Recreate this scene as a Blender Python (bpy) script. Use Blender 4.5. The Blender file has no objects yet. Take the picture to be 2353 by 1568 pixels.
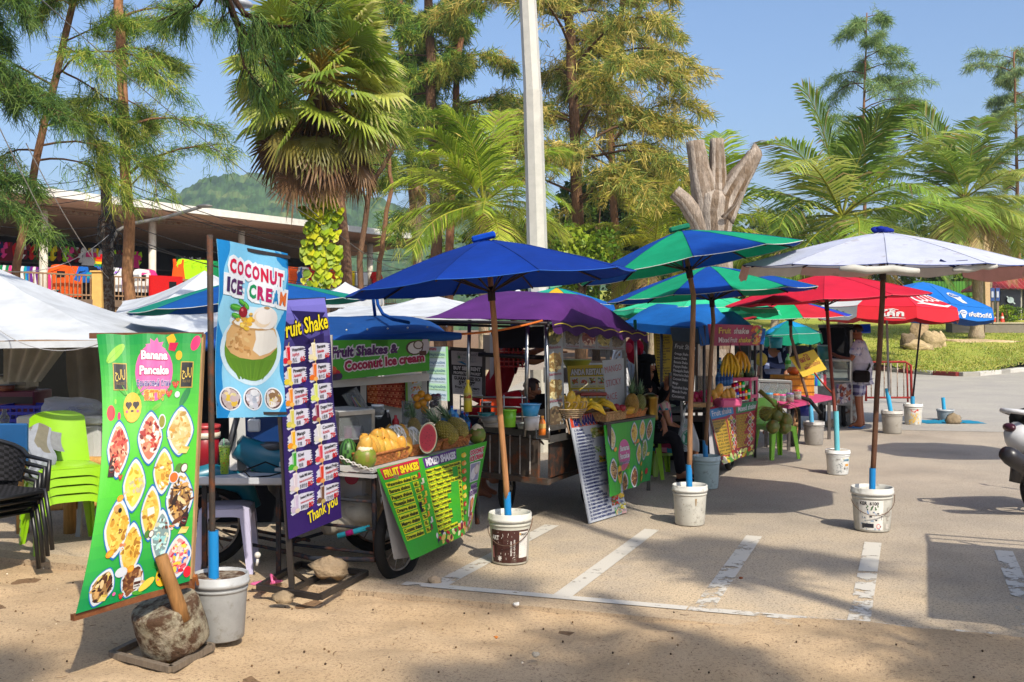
import bpy, math, random
import numpy as np
from mathutils import Vector, Matrix, Quaternion, noise
S = bpy.context.scene
COL = S.collection
R0 = random.Random(7)
F, CU, HV, EYE = 2400.0, 1176.5, 748.0, 1.69
V = Vector
def P(u, v, Y): return V(((u-CU)/F*Y, Y, EYE+(HV-v)/F*Y))
def G(u, v, z=0.0):
 Y = F*(EYE-z)/(v-HV); return P(u, v, Y)
g0 = lambda u, Y, z=0: V(((u-CU)/F*Y, Y, z))
def rad(a): return math.radians(a)
_lc = {}
def lin(c):
 if isinstance(c, str):
  if c not in _lc:
   h = c.lstrip('#')
   if len(h) == 3: h = ''.join(x*2 for x in h)
   o = []
   for i in (0, 2, 4):
    x = int(h[i:i+2], 16)/255
    o.append(x/12.92 if x <= .04045 else ((x+.055)/1.055)**2.4)
   _lc[c] = tuple(o)
  return _lc[c]
 return tuple(c[:3])
def mixc(a, b, t):
 a, b = lin(a), lin(b); return tuple(a[i]*(1-t)+b[i]*t for i in range(3))
def jit(c, a, rnd=R0):
 c = lin(c); k = 1+rnd.uniform(-a, a); return tuple(max(0, x*k*(1+rnd.uniform(-a, a)*.3)) for x in c)
def look(d, up=V((0, 0, 1))):
 """3x3 rotation whose Z axis is d"""
 d = V(d).normalized()
 x = up.cross(d)
 if x.length < 1e-5: x = V((1, 0, 0))
 x.normalize(); y = d.cross(x)
 return Matrix((x, y, d)).transposed()
MATS = {}
def nd(nt, t, **k):
 n = nt.nodes.new(t)
 for a, b in k.items():
  if a in n.inputs: n.inputs[a].default_value = b
  else: setattr(n, a, b)
 return n
def lk(nt, a, b): nt.links.new(a, b)
def pmat(name, rough=.6, metal=0., spec=.4, nz=None, bump=None, trans=0., dirt=None, stretch=(1, 1, 1), coat=0., alpha=None, col=None):
 m = bpy.data.materials.new(name); m.use_nodes = True
 nt = m.node_tree; nt.nodes.clear()
 out = nd(nt, 'ShaderNodeOutputMaterial'); b = nd(nt, 'ShaderNodeBsdfPrincipled')
 b.inputs['Roughness'].default_value = rough; b.inputs['Metallic'].default_value = metal
 b.inputs['Specular IOR Level'].default_value = spec; b.inputs['Coat Weight'].default_value = coat
 if col is None:
  at = nd(nt, 'ShaderNodeAttribute', attribute_name='Col'); c = at.outputs['Color']
 else:
  at = nd(nt, 'ShaderNodeRGB'); at.outputs[0].default_value = (*lin(col), 1); c = at.outputs[0]
 tc = nd(nt, 'ShaderNodeTexCoord'); mp = nd(nt, 'ShaderNodeMapping'); mp.inputs['Scale'].default_value = stretch
 lk(nt, tc.outputs['Object'], mp.inputs['Vector']); vec = mp.outputs['Vector']
 if nz:
  n = nd(nt, 'ShaderNodeTexNoise', Scale=nz[0], Detail=5.0, Roughness=.65); lk(nt, vec, n.inputs['Vector'])
  r = nd(nt, 'ShaderNodeMapRange'); r.inputs['From Min'].default_value = .3; r.inputs['From Max'].default_value = .7
  r.inputs['To Min'].default_value = 1-nz[1]; r.inputs['To Max'].default_value = 1+nz[1]
  lk(nt, n.outputs[0], r.inputs['Value'])
  mx = nd(nt, 'ShaderNodeVectorMath', operation='SCALE'); lk(nt, c, mx.inputs[0]); lk(nt, r.outputs[0], mx.inputs['Scale']); c = mx.outputs[0]
 if dirt:  # (colour, scale, threshold, amount)
  n = nd(nt, 'ShaderNodeTexNoise', Scale=dirt[1], Detail=8.0, Roughness=.7); lk(nt, vec, n.inputs['Vector'])
  r = nd(nt, 'ShaderNodeMapRange'); r.inputs['From Min'].default_value = dirt[2]; r.inputs['From Max'].default_value = dirt[2]+.12
  r.inputs['To Max'].default_value = dirt[3]; lk(nt, n.outputs[0], r.inputs['Value'])
  mx = nd(nt, 'ShaderNodeMix', data_type='RGBA'); lk(nt, r.outputs[0], mx.inputs[0]); lk(nt, c, mx.inputs[6]); mx.inputs[7].default_value = (*lin(dirt[0]), 1); c = mx.outputs[2]
 lk(nt, c, b.inputs['Base Color'])
 if bump:
  n = nd(nt, 'ShaderNodeTexNoise', Scale=bump[0], Detail=6.0, Roughness=.6); lk(nt, vec, n.inputs['Vector'])
  bp = nd(nt, 'ShaderNodeBump', Strength=bump[1], Distance=bump[2] if len(bump) > 2 else .01); lk(nt, n.outputs[0], bp.inputs['Height']); lk(nt, bp.outputs[0], b.inputs['Normal'])
 sh = b.outputs[0]
 if trans:
  t = nd(nt, 'ShaderNodeBsdfTranslucent'); lk(nt, c, t.inputs['Color'])
  mx = nd(nt, 'ShaderNodeMixShader'); mx.inputs[0].default_value = trans; lk(nt, sh, mx.inputs[1]); lk(nt, t.outputs[0], mx.inputs[2]); sh = mx.outputs[0]
 if alpha is not None:
  t = nd(nt, 'ShaderNodeBsdfTransparent'); lk(nt, c, t.inputs['Color']) if alpha < .2 else None
  lw = nd(nt, 'ShaderNodeLayerWeight', Blend=.35)
  r = nd(nt, 'ShaderNodeMapRange'); r.inputs['To Min'].default_value = alpha; r.inputs['To Max'].default_value = min(1, alpha+.5); lk(nt, lw.outputs['Facing'], r.inputs['Value'])
  mx = nd(nt, 'ShaderNodeMixShader'); lk(nt, r.outputs[0], mx.inputs[0]); lk(nt, t.outputs[0], mx.inputs[1]); lk(nt, sh, mx.inputs[2]); sh = mx.outputs[0]
 lk(nt, sh, out.inputs['Surface'])
 MATS[name] = m
 return m
pmat('vinyl', .5, spec=.3, nz=(3, .05), bump=(4, .25, .02))
pmat('canvas', .75, spec=.2, nz=(2.6, .2), trans=.13, bump=(6, .3, .02), dirt=('#8f8a78', 7, .66, .25))
pmat('canvas_dirty', .75, spec=.2, nz=(5, .12), trans=.15, bump=(6, .3, .02), dirt=('#7a6a50', 5, .58, .6))
pmat('cloth', .9, spec=.1, nz=(18, .12), bump=(40, .3, .01))
pmat('plastic', .35, spec=.5, nz=(6, .06))
pmat('oldplastic', .5, spec=.4, nz=(9, .12), dirt=('#6f675a', 11, .56, .7))
pmat('chrome', .28, metal=1., nz=(12, .15))
pmat('steel', .5, metal=.6, nz=(14, .22), dirt=('#4a3426', 17, .62, .6))
pmat('rusty', .75, metal=.2, nz=(14, .3), dirt=('#6a3a1c', 8, .5, .85), bump=(60, .3, .005))
pmat('paint', .45, spec=.45, nz=(7, .1), dirt=('#5b5146', 13, .63, .5))
pmat('wood', .7, spec=.25, nz=(9, .3), stretch=(6, 6, .7), bump=(14, .3, .005))
pmat('wicker', .75, spec=.2, nz=(30, .3), bump=(50, .6, .01))
pmat('concrete', .9, spec=.2, nz=(12, .25), bump=(35, .7, .02), dirt=('#402514', 9, .43, .9))
pmat('plaster', .9, spec=.2, nz=(4, .12), bump=(20, .2, .01), dirt=('#6b5f50', 3, .6, .4))
pmat('stone', .9, spec=.2, nz=(5, .3), bump=(9, .9, .06))
pmat('skin', .55, spec=.35, nz=(9, .05))
pmat('hair', .5, spec=.4, nz=(40, .25))
pmat('leaf', .45, spec=.35, trans=.4)
pmat('needle', .6, spec=.2, trans=.45)
pmat('bark', .95, spec=.1, nz=(7, .35), stretch=(3, 3, .8), bump=(9, .9, .05))
pmat('fruit', .42, spec=.4, nz=(14, .14), bump=(25, .15, .01), dirt=('#5a4420', 16, .64, .5))
pmat('rubber', .8, spec=.2, nz=(12, .2), col='#1a1918')
pmat('wire', .6, spec=.3)
pmat('clear', .08, spec=.5, alpha=.12)
pmat('bag', .3, spec=.5, alpha=.35, bump=(14, .8, .03))
pmat('darkwall', .9, spec=.1, nz=(2, .2))
class MB:
 def __init__(s, col='#808080', smooth=False):
  s.v = []; s.f = []; s.c = []; s.s = []; s.m = []; s.col = lin(col); s.sm = smooth; s.mat = 0; s.jit = 0
 def add(s, vs, fs, col=None, sm=None):
  b = len(s.v); s.v.extend(tuple(x) for x in vs)
  c = lin(col) if col is not None else s.col
  sm = s.sm if sm is None else sm
  for f in fs:
   s.f.append([b+i for i in f]); s.c.append(jit(c, s.jit) if s.jit else c); s.s.append(sm); s.m.append(s.mat)
 def box(s, c, d, M=None, col=None, sm=False, bev=0.):
  x, y, z = d[0]/2, d[1]/2, d[2]/2
  c = V(c)
  if bev:
   b = min(bev, x*.49, y*.49, z*.49); vs = []; fs = []
   for k, sg in ((0, x), (1, y), (2, z)): pass
   pts = {}
   for sx in (-1, 1):
    for sy in (-1, 1):
     for sz in (-1, 1):
      for ax, p in ((0, V((sx*x, sy*(y-b), sz*(z-b)))), (1, V((sx*(x-b), sy*y, sz*(z-b)))), (2, V((sx*(x-b), sy*(y-b), sz*z)))):
       pts[(sx, sy, sz, ax)] = len(vs); vs.append(p)
   q = pts
   for sg in (-1, 1):
    fs += [[q[(sg, -1, -1, 0)], q[(sg, 1, -1, 0)], q[(sg, 1, 1, 0)], q[(sg, -1, 1, 0)]][::sg], [q[(-1, sg, -1, 1)], q[(-1, sg, 1, 1)], q[(1, sg, 1, 1)], q[(1, sg, -1, 1)]][::sg], [q[(-1, -1, sg, 2)], q[(1, -1, sg, 2)], q[(1, 1, sg, 2)], q[(-1, 1, sg, 2)]][::sg]]
   for a in (-1, 1):
    for e in (-1, 1):
     fs += [[q[(a, e, -1, 0)], q[(a, e, 1, 0)], q[(a, e, 1, 1)], q[(a, e, -1, 1)]], [q[(a, -1, e, 0)], q[(a, 1, e, 0)], q[(a, 1, e, 2)], q[(a, -1, e, 2)]], [q[(-1, a, e, 1)], q[(1, a, e, 1)], q[(1, a, e, 2)], q[(-1, a, e, 2)]]]
     for g in (-1, 1): fs.append([q[(a, e, g, 0)], q[(a, e, g, 1)], q[(a, e, g, 2)]])
  else:
   vs = [V((sx*x, sy*y, sz*z)) for sx in (-1, 1) for sy in (-1, 1) for sz in (-1, 1)]
   fs = [[0, 1, 3, 2], [4, 6, 7, 5], [0, 4, 5, 1], [2, 3, 7, 6], [0, 2, 6, 4], [1, 5, 7, 3]]
  if M is not None: vs = [M @ p for p in vs]
  s.add([p+c for p in vs], fs, col, sm)
  return s
 def bar(s, a, b, w, h=None, col=None, up=V((0, 0, 1)), bev=0.):
  a, b = V(a), V(b); d = b-a
  if d.length < 1e-6: return s
  u = up if abs(d.normalized().dot(up)) < .98 else V((0, 1, 0))
  s.box((a+b)/2, (w, h or w, d.length), look(d, u), col, bev=bev); return s
 def tube(s, pts, r, n=8, col=None, cap=True, sm=True, close=False):
  pts = [V(p) for p in pts]; k = len(pts)
  rs = r if isinstance(r, (list, tuple)) else [r]*k
  vs = []; t0 = None; x = None
  for i, p in enumerate(pts):
   if close: t = pts[(i+1) % k]-pts[i-1]
   else: t = pts[min(i+1, k-1)]-pts[max(i-1, 0)]
   t = t.normalized() if t.length > 1e-9 else V((0, 0, 1))
   if x is None:
    x = t.orthogonal().normalized()
   else:
    x = (x-t*x.dot(t)); x = x.normalized() if x.length > 1e-6 else t.orthogonal().normalized()
   y = t.cross(x)
   for j in range(n):
    a = 2*math.pi*j/n; vs.append(p+(x*math.cos(a)+y*math.sin(a))*rs[i])
  fs = [[i*n+j, i*n+(j+1) % n, (i+1)*n+(j+1) % n, (i+1)*n+j] for i in range(k-1) for j in range(n)]
  if close: fs += [[(k-1)*n+j, (k-1)*n+(j+1) % n, (j+1) % n, j] for j in range(n)]
  elif cap: fs += [list(range(n))[::-1], [(k-1)*n+j for j in range(n)]]
  s.add(vs, fs, col, sm); return s
 def lathe(s, c, prof, n=16, M=None, col=None, sm=True, cols=None):
  vs = []; c = V(c)
  for r, z in prof:
   for j in range(n):
    a = 2*math.pi*j/n; p = V((r*math.cos(a), r*math.sin(a), z)); vs.append((M @ p if M is not None else p)+c)
  b = len(s.v); s.v.extend(tuple(x) for x in vs)
  for i in range(len(prof)-1):
   cc = lin(cols[i]) if cols else (lin(col) if col is not None else s.col)
   for j in range(n):
    s.f.append([b+i*n+j, b+i*n+(j+1) % n, b+(i+1)*n+(j+1) % n, b+(i+1)*n+j]); s.c.append(cc); s.s.append(sm); s.m.append(s.mat)
  return s
 def ball(s, c, r, n=12, m=8, M=None, col=None, colf=None, wob=0, seed=0):
  if not isinstance(r, (tuple, list, Vector)): r = (r, r, r)
  c = V(c); vs = []; fs = []; cs = []
  for i in range(m+1):
   ph = math.pi*i/m
   for j in range(n):
    a = 2*math.pi*j/n; d = V((math.sin(ph)*math.cos(a), math.sin(ph)*math.sin(a), math.cos(ph)))
    k = 1+(noise.noise(d*1.7+V((seed*7.3, seed, 0)))*wob if wob else 0)
    p = V((d.x*r[0]*k, d.y*r[1]*k, d.z*r[2]*k)); vs.append((M @ p if M is not None else p)+c)
  b = len(s.v); s.v.extend(tuple(x) for x in vs); cc = lin(col) if col is not None else s.col
  for i in range(m):
   for j in range(n):
    s.f.append([b+i*n+j, b+(i+1)*n+j, b+(i+1)*n+(j+1) % n, b+i*n+(j+1) % n])
    s.c.append(lin(colf((i+.5)/m, (j+.5)/n)) if colf else cc); s.s.append(True); s.m.append(s.mat)
  return s
 def grid(s, fn, nu, nv, col=None, sm=True, colf=None, thick=0.):
  vs = [fn(i/nu, j/nv) for j in range(nv+1) for i in range(nu+1)]
  b = len(s.v); s.v.extend(tuple(x) for x in vs); cc = lin(col) if col is not None else s.col
  for j in range(nv):
   for i in range(nu):
    a = b+j*(nu+1)+i; s.f.append([a, a+1, a+nu+2, a+nu+1])
    s.c.append(lin(colf((i+.5)/nu, (j+.5)/nv)) if colf else cc); s.s.append(sm); s.m.append(s.mat)
  return s
 def poly(s, pts, col=None): s.add(pts, [list(range(len(pts)))], col, False); return s
 def plate(s, pts, th, col=None):
  pts = [V(p) for p in pts]; n = V((0, 0, 0)); k = len(pts)
  for i in range(k): n += (pts[i]-pts[0]).cross(pts[(i+1) % k]-pts[0])
  n = n.normalized()*th/2
  vs = [p+n for p in pts]+[p-n for p in pts]
  s.add(vs, [list(range(k)), list(range(k, 2*k))[::-1]]+[[i, k+i, k+(i+1) % k, (i+1) % k] for i in range(k)], col, False); return s
def mk(name, mb, mat, parent=None, origin=None):
 """link the collected faces as one mesh object; mat: one name or a list of names"""
 vs = np.array(mb.v, dtype=np.float64).reshape(-1, 3)
 if parent is not None:
  o0 = WORLD[parent.name] if parent.name in WORLD else V((0, 0, 0))
 else:
  if origin is None: origin = ((vs[:, 0].min()+vs[:, 0].max())/2, (vs[:, 1].min()+vs[:, 1].max())/2, vs[:, 2].min())
  o0 = V(origin)
 me = bpy.data.meshes.new(name)
 me.from_pydata((vs-np.array(o0)).tolist(), [], mb.f)
 a = me.attributes.new('Col', 'FLOAT_COLOR', 'FACE')
 arr = np.ones((len(mb.f), 4), dtype=np.float32); arr[:, :3] = np.array(mb.c, dtype=np.float32).reshape(-1, 3)*(.74 if mat == 'vinyl' else 1)
 a.data.foreach_set('color', arr.ravel())
 me.polygons.foreach_set('use_smooth', mb.s)
 for m in ([mat] if isinstance(mat, str) else mat): me.materials.append(MATS[m])
 if any(mb.m): me.polygons.foreach_set('material_index', mb.m)
 ob = bpy.data.objects.new(name, me); COL.objects.link(ob)
 if parent is not None: ob.parent = parent; WORLD[ob.name] = o0
 else: ob.location = o0; WORLD[ob.name] = o0
 return ob
WORLD = {}
def tag(o, label=None, cat=None, group=None, kind=None):
 if label: o['label'] = label
 if cat: o['category'] = cat
 if group: o['group'] = group
 if kind: o['kind'] = kind
 return o
def thing(name, label, cat, loc=(0, 0, 0), group=None):
 o = bpy.data.objects.new(name, None); COL.objects.link(o); o.location = loc; WORLD[o.name] = V(loc); o.empty_display_size = .1
 return tag(o, label, cat, group)
def one(name, mb, mat, label, cat, group=None): return tag(mk(name, mb, mat), label, cat, group)
def struct(name, mb, mat): return tag(mk(name, mb, mat, origin=(0, 0, 0)), kind='structure')
def dup(root, loc, label=None, rotz=None, scale=None, group=None):
 """a copy of a thing with copies of its parts and sub-parts"""
 def cp(o, par):
  c = o.copy(); COL.objects.link(c); c.parent = par
  for ch in list(o.children): cp(ch, c)
  return c
 c = cp(root, None); c.location = loc; WORLD[c.name] = V(loc)
 if rotz is not None: c.rotation_euler.z = rotz
 if scale is not None: c.scale = (scale, scale, scale)
 if label: c['label'] = label
 if group: c['group'] = group
 return c
def quads(name, Q, C, mat, parent=None, origin=(0, 0, 0), k=4):
 """foliage: Q (n,k,3) corner array, C (n,3) colours"""
 Q = np.asarray(Q, dtype=np.float64); n = len(Q)
 o0 = WORLD[parent.name] if parent is not None else V(origin)
 me = bpy.data.meshes.new(name)
 co = (Q.reshape(-1, 3)-np.array(o0)).astype(np.float32)
 me.vertices.add(n*k); me.vertices.foreach_set('co', co.ravel())
 me.loops.add(n*k); me.loops.foreach_set('vertex_index', np.arange(n*k, dtype=np.int32))
 me.polygons.add(n); me.polygons.foreach_set('loop_start', np.arange(0, n*k, k, dtype=np.int32))
 me.update(calc_edges=True)
 a = me.attributes.new('Col', 'FLOAT_COLOR', 'FACE')
 arr = np.ones((n, 4), dtype=np.float32); arr[:, :3] = C; a.data.foreach_set('color', arr.ravel())
 me.materials.append(MATS[mat])
 ob = bpy.data.objects.new(name, me); COL.objects.link(ob); WORLD[ob.name] = V(o0)
 if parent is not None: ob.parent = parent
 else: ob.location = o0
 return ob
def arc(a, b, sag, n=8):
 a, b = V(a), V(b); return [a.lerp(b, i/n)-V((0, 0, sag*4*(i/n)*(1-i/n))) for i in range(n+1)]
_tx = {}
def glyphs(t, off=0., shear=0., res=2):
 k = (t, round(off, 3), shear, res)
 if k not in _tx:
  c = bpy.data.curves.new('t', 'FONT'); c.body = t; c.offset = off; c.shear = shear; c.resolution_u = res
  o = bpy.data.objects.new('t', c); COL.objects.link(o)
  dg = bpy.context.evaluated_depsgraph_get(); m = bpy.data.meshes.new_from_object(o.evaluated_get(dg))
  _tx[k] = ([(v.co.x, v.co.y) for v in m.vertices], [list(p.vertices) for p in m.polygons])
  bpy.data.objects.remove(o); bpy.data.curves.remove(c); bpy.data.meshes.remove(m)
 return _tx[k]
class Art:
 """flat print in its own units: x to the right, y DOWN, w x h"""
 def __init__(s, w, h): s.w = w; s.h = h; s.it = []; s.rnd = random.Random(int(w*31+h))
 def poly(s, pts, col, l=1): s.it.append((pts, [list(range(len(pts)))], lin(col), l)); return s
 def rect(s, x, y, w, h, col, l=1, n=1):
  for i in range(n):
   for j in range(n):
    a, b, c, d = x+w*i/n, y+h*j/n, x+w*(i+1)/n, y+h*(j+1)/n
    s.poly([(a, b), (c, b), (c, d), (a, d)], col, l)
  return s
 def ell(s, cx, cy, rx, ry, col, l=1, n=14, rot=0.):
  ca, sa = math.cos(rot), math.sin(rot); pts = []
  for i in range(n):
   a = 2*math.pi*i/n; x, y = rx*math.cos(a), ry*math.sin(a); pts.append((cx+x*ca-y*sa, cy+x*sa+y*ca))
  return s.poly(pts, col, l)
 def star(s, cx, cy, r1, r2, n, col, l=1, rot=0.):
  return s.poly([(cx+(r1 if i % 2 else r2)*math.cos(rot+math.pi*i/n), cy+(r1 if i % 2 else r2)*math.sin(rot+math.pi*i/n)) for i in range(2*n)], col, l)
 def text(s, t, x, y, h, col, l=2, al='L', bold=0., shear=0., sx=1., fit=None, rot=0., out=None, res=2):
  vs, fs = glyphs(t, bold, shear, res)
  if not vs: return s
  x0 = min(v[0] for v in vs); x1 = max(v[0] for v in vs); k = h/.72
  w = (x1-x0)*k*sx
  if fit: sx = sx*fit/max(w, 1e-6); w = fit
  ox = x-{'L': 0, 'C': w/2, 'R': w}[al]; ca, sa = math.cos(rot), math.sin(rot)
  def tr(p):
   px = ox+(p[0]-x0)*k*sx-x; py = -p[1]*k; return (x+px*ca-py*sa, y+px*sa+py*ca)
  s.it.append(([tr(v) for v in vs], fs, lin(col), l))
  if out:
   v2, f2 = glyphs(t, bold+out[1], shear, res); s.it.append(([tr(v) for v in v2], f2, lin(out[0]), l-1.3))
  return s
 def blobs(s, inside, cols, n, r, l=2, el=1.6):
  rr = s.rnd; xs = [p[0] for p in inside]; ys = [p[1] for p in inside]; k = 0; t = 0
  while k < n and t < n*8:
   t += 1; x, y = rr.uniform(min(xs), max(xs)), rr.uniform(min(ys), max(ys))
   if not inpoly(x, y, inside): continue
   k += 1; a = r*rr.uniform(.6, 1.3)
   s.ell(x, y, a*rr.uniform(1, el), a/rr.uniform(1, el), jit(rr.choice(cols), .12, rr), l+.02*k*min(1, 20/n), n=7, rot=rr.uniform(0, 3.1))
  return s
 def draw(s, mb, fn, step=.0015, grid=None):
  if grid:
   nu, nv = grid; G_ = [[fn(i/nu, j/nv) for i in range(nu+1)] for j in range(nv+1)]; N_ = (fn(.5, .5, .01)-fn(.5, .5, 0)).normalized()
   def ff(x, y, o):
    i = min(nu-1, max(0, int(x*nu))); j = min(nv-1, max(0, int(y*nv))); a, b = x*nu-i, y*nv-j
    return (G_[j][i]*(1-a)+G_[j][i+1]*a)*(1-b)+(G_[j+1][i]*(1-a)+G_[j+1][i+1]*a)*b+N_*o
  for pts, fs, c, l in s.it:
   if not grid:
    mb.add([fn(p[0]/s.w, p[1]/s.h, l*step) for p in pts], fs, c, False); continue
   q = [(p[0]/s.w, p[1]/s.h) for p in pts]
   if len(fs) > 1:
    mb.add([ff(x, y, l*step) for x, y in q], fs, c, False); continue
   i0, i1 = max(0, int(min(x for x, y in q)*nu)), min(nu-1, int(max(x for x, y in q)*nu))
   j0, j1 = max(0, int(min(y for x, y in q)*nv)), min(nv-1, int(max(y for x, y in q)*nv))
   for i in range(i0, i1+1):
    col = clip(clip(q, 0, i/nu, 1), 0, (i+1)/nu, -1)
    if len(col) < 3: continue
    for j in range(j0, j1+1):
     r = clip(clip(col, 1, j/nv, 1), 1, (j+1)/nv, -1)
     if len(r) > 2 and abs(sum(r[k-1][0]*r[k][1]-r[k][0]*r[k-1][1] for k in range(len(r)))) > 1e-9: mb.add([ff(min(x, (i+1)/nu-1e-9), min(y, (j+1)/nv-1e-9), l*step) for x, y in r], [list(range(len(r)))], c, False)
def clip(p, ax, v, sg):
 o = []
 for k in range(len(p)):
  a, b = p[k-1], p[k]; da, db = (a[ax]-v)*sg, (b[ax]-v)*sg
  if (da >= 0) != (db >= 0): t = da/(da-db); o.append((a[0]+(b[0]-a[0])*t, a[1]+(b[1]-a[1])*t))
  if db >= 0: o.append(b)
 return o
def inpoly(x, y, p):
 k = False; j = len(p)-1
 for i in range(len(p)):
  if (p[i][1] > y) != (p[j][1] > y) and x < (p[j][0]-p[i][0])*(y-p[i][1])/(p[j][1]-p[i][1])+p[i][0]: k = not k
  j = i
 return k
def sheet(TL, TR, BL, BR, warp=None):
 """mapping of a print onto a hung sheet; warp(x, y) -> metres out of the plane"""
 TL, TR, BL, BR = V(TL), V(TR), V(BL), V(BR)
 n = ((BL+BR)-(TL+TR)).cross((TR+BR)-(TL+BL)).normalized()
 if n.dot((TL+TR+BL+BR)/4-V((0, 0, EYE))) > 0: n = -n
 def fn(x, y, o=0.):
  p = (TL*(1-x)+TR*x)*(1-y)+(BL*(1-x)+BR*x)*y
  return p+n*(o+(warp(x, y) if warp else 0))
 return fn
def signmesh(art, fn, col, nu=12, nv=16, back='#9a968e', th=.003, colf=None):
 mb = MB(col)
 mb.grid(lambda x, y: fn(x, y, 0), nu, nv, col, colf=colf)
 mb.grid(lambda x, y: fn(1-x, y, -th), nu, nv, back)
 for i in range(nv):
  for x in (0, 1): mb.add([fn(x, i/nv, 0), fn(x, (i+1)/nv, 0), fn(x, (i+1)/nv, -th), fn(x, i/nv, -th)], [[0, 1, 2, 3]], col)
 if art: art.draw(mb, fn, grid=(nu, nv))
 return mb
cam = bpy.data.cameras.new('camera'); camo = bpy.data.objects.new('camera', cam); COL.objects.link(camo); S.camera = camo
camo.location = (0, 0, EYE); camo.rotation_euler = (rad(90), 0, 0)
cam.sensor_width = 36; cam.lens = F/2353*36; cam.shift_y = -(784-HV)/2353; cam.clip_end = 5000; cam.clip_start = .05
SUN = V((.45, -.89, 1.0)).normalized()
sl = bpy.data.lights.new('sun', 'SUN'); sl.energy = 4.1; sl.angle = rad(.53); sl.color = (1, .93, .80)
so = bpy.data.objects.new('sun', sl); COL.objects.link(so); so.rotation_euler = SUN.to_track_quat('Z', 'Y').to_euler(); so.location = (10, -20, 30)
w = bpy.data.worlds.new('World'); S.world = w; w.use_nodes = True; nt = w.node_tree
bg = nt.nodes['Background']; sky = nt.nodes.new('ShaderNodeTexSky'); sky.sky_type = 'NISHITA'; sky.sun_disc = False
sky.sun_elevation = rad(45); sky.sun_rotation = math.atan2(SUN.x, SUN.y); sky.air_density = 1.0; sky.dust_density = 3.8; sky.ozone_density = 6
nt.links.new(sky.outputs[0], bg.inputs[0]); bg.inputs[1].default_value = .15
S.view_settings.view_transform = 'Standard'; S.view_settings.look = 'None'; S.view_settings.exposure = .48; S.view_settings.gamma = 1
try:
 S.cycles.max_bounces = 6; S.cycles.diffuse_bounces = 3; S.cycles.transparent_max_bounces = 12; S.cycles.use_denoising = True
except Exception: pass
K0 = V((-.96, 6.85, 0)); KD = V((.9457, -.325, 0)); KN = V((.325, .9457, 0))
def kp(s, t, z=0.): return K0+KD*s+KN*t+V((0, 0, z))
def gmat(name, c1, c2, c3, dust=None, sc=1., bump=.8, rough=.95):
 """ground: two mixed tones, fine dark specks, optional drifted sand near the kerb"""
 m = bpy.data.materials.new(name); m.use_nodes = True; nt = m.node_tree; b = nt.nodes['Principled BSDF']
 b.inputs['Roughness'].default_value = rough; b.inputs['Specular IOR Level'].default_value = .15
 tc = nd(nt, 'ShaderNodeTexCoord'); vec = tc.outputs['Object']
 def no(s, d=6., r=.6):
  n = nd(nt, 'ShaderNodeTexNoise', Scale=s*sc, Detail=d, Roughness=r); lk(nt, vec, n.inputs['Vector']); return n.outputs[0]
 def rng(v, a, b_, c=0., d=1.):
  r = nd(nt, 'ShaderNodeMapRange'); r.inputs[1].default_value = a; r.inputs[2].default_value = b_; r.inputs[3].default_value = c; r.inputs[4].default_value = d; lk(nt, v, r.inputs[0]); return r.outputs[0]
 def mix(f, a, b_):
  x = nd(nt, 'ShaderNodeMix', data_type='RGBA')
  lk(nt, f, x.inputs[0])
  for i, q in ((6, a), (7, b_)):
   if isinstance(q, str): x.inputs[i].default_value = (*lin(q), 1)
   else: lk(nt, q, x.inputs[i])
  return x.outputs[2]
 c = mix(rng(no(1.1), .35, .65), c1, c2)
 if dust:
  dt = nd(nt, 'ShaderNodeVectorMath', operation='DOT_PRODUCT'); lk(nt, vec, dt.inputs[0]); dt.inputs[1].default_value = KN
  d0 = rng(dt.outputs['Value'], K0.dot(KN)-.2, K0.dot(KN)+3.6, .95, .06)
  ad = nd(nt, 'ShaderNodeMath', operation='MULTIPLY'); lk(nt, d0, ad.inputs[0]); lk(nt, rng(no(2.2), .3, .62, .45, 1.25), ad.inputs[1]); ad.use_clamp = True
  c = mix(ad.outputs[0], c, dust)
 if dust: c = mix(rng(no(.45, 5., .6), .52, .68, 0, .42), c, '#7d7368')
 c = mix(rng(no(60, 4., .7), .53, .66, 0, .85), c, c3)
 c = mix(rng(no(210, 2.), .5, .7, 0, .5), c, c3)
 lk(nt, c, b.inputs['Base Color'])
 bp = nd(nt, 'ShaderNodeBump', Strength=bump, Distance=.012); lk(nt, no(75, 6., .7), bp.inputs['Height']); lk(nt, bp.outputs[0], b.inputs['Normal'])
 MATS[name] = m
gmat('asphalt', '#a3998c', '#b0a494', '#463e36', dust='#cfb898')
gmat('roadtar', '#9c9790', '#aaa498', '#6a6560', sc=.7, bump=.3)
gmat('sand', '#c6ab88', '#b99d79', '#806750', bump=.9)
gmat('kerbstone', '#bfa88a', '#af997c', '#6b5946', bump=.6)
gmat('lawn', '#8a9638', '#a8a04c', '#62742a', sc=.5, bump=1.)
gmat('earth', '#8c6f52', '#7a6048', '#4a3a2c', sc=.6, bump=1.)
mb = MB(); mb.grid(lambda x, y: V((-60+160*x, 4+31*y, 0)), 8, 8);
def clip_lot():
 m = MB(); n = 24
 for i in range(n):
  s0, s1 = -30+90*i/n, -30+90*(i+1)/n
  for j in range(10):
   t0, t1 = 0+3.6*j, 3.6*(j+1); m.add([kp(s0, t0), kp(s1, t0), kp(s1, t1), kp(s0, t1)], [[0, 1, 2, 3]])
 return m
struct('parking_lot', clip_lot(), 'asphalt')
m = MB(); m.poly([(-300, 4, -.06), (400, -40, -.06), (700, 900, -.06), (-700, 900, -.06)]); struct('ground', m, 'earth')
m = MB(); m.poly([V((3.2, 17.5, .004)), V((40, 9.5, .004)), V((75, 9, .004)), V((75, 47, .004)), V((2, 47, .004)), V((-.5, 24, .004))]); struct('road', m, 'roadtar')
m = MB()
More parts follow.
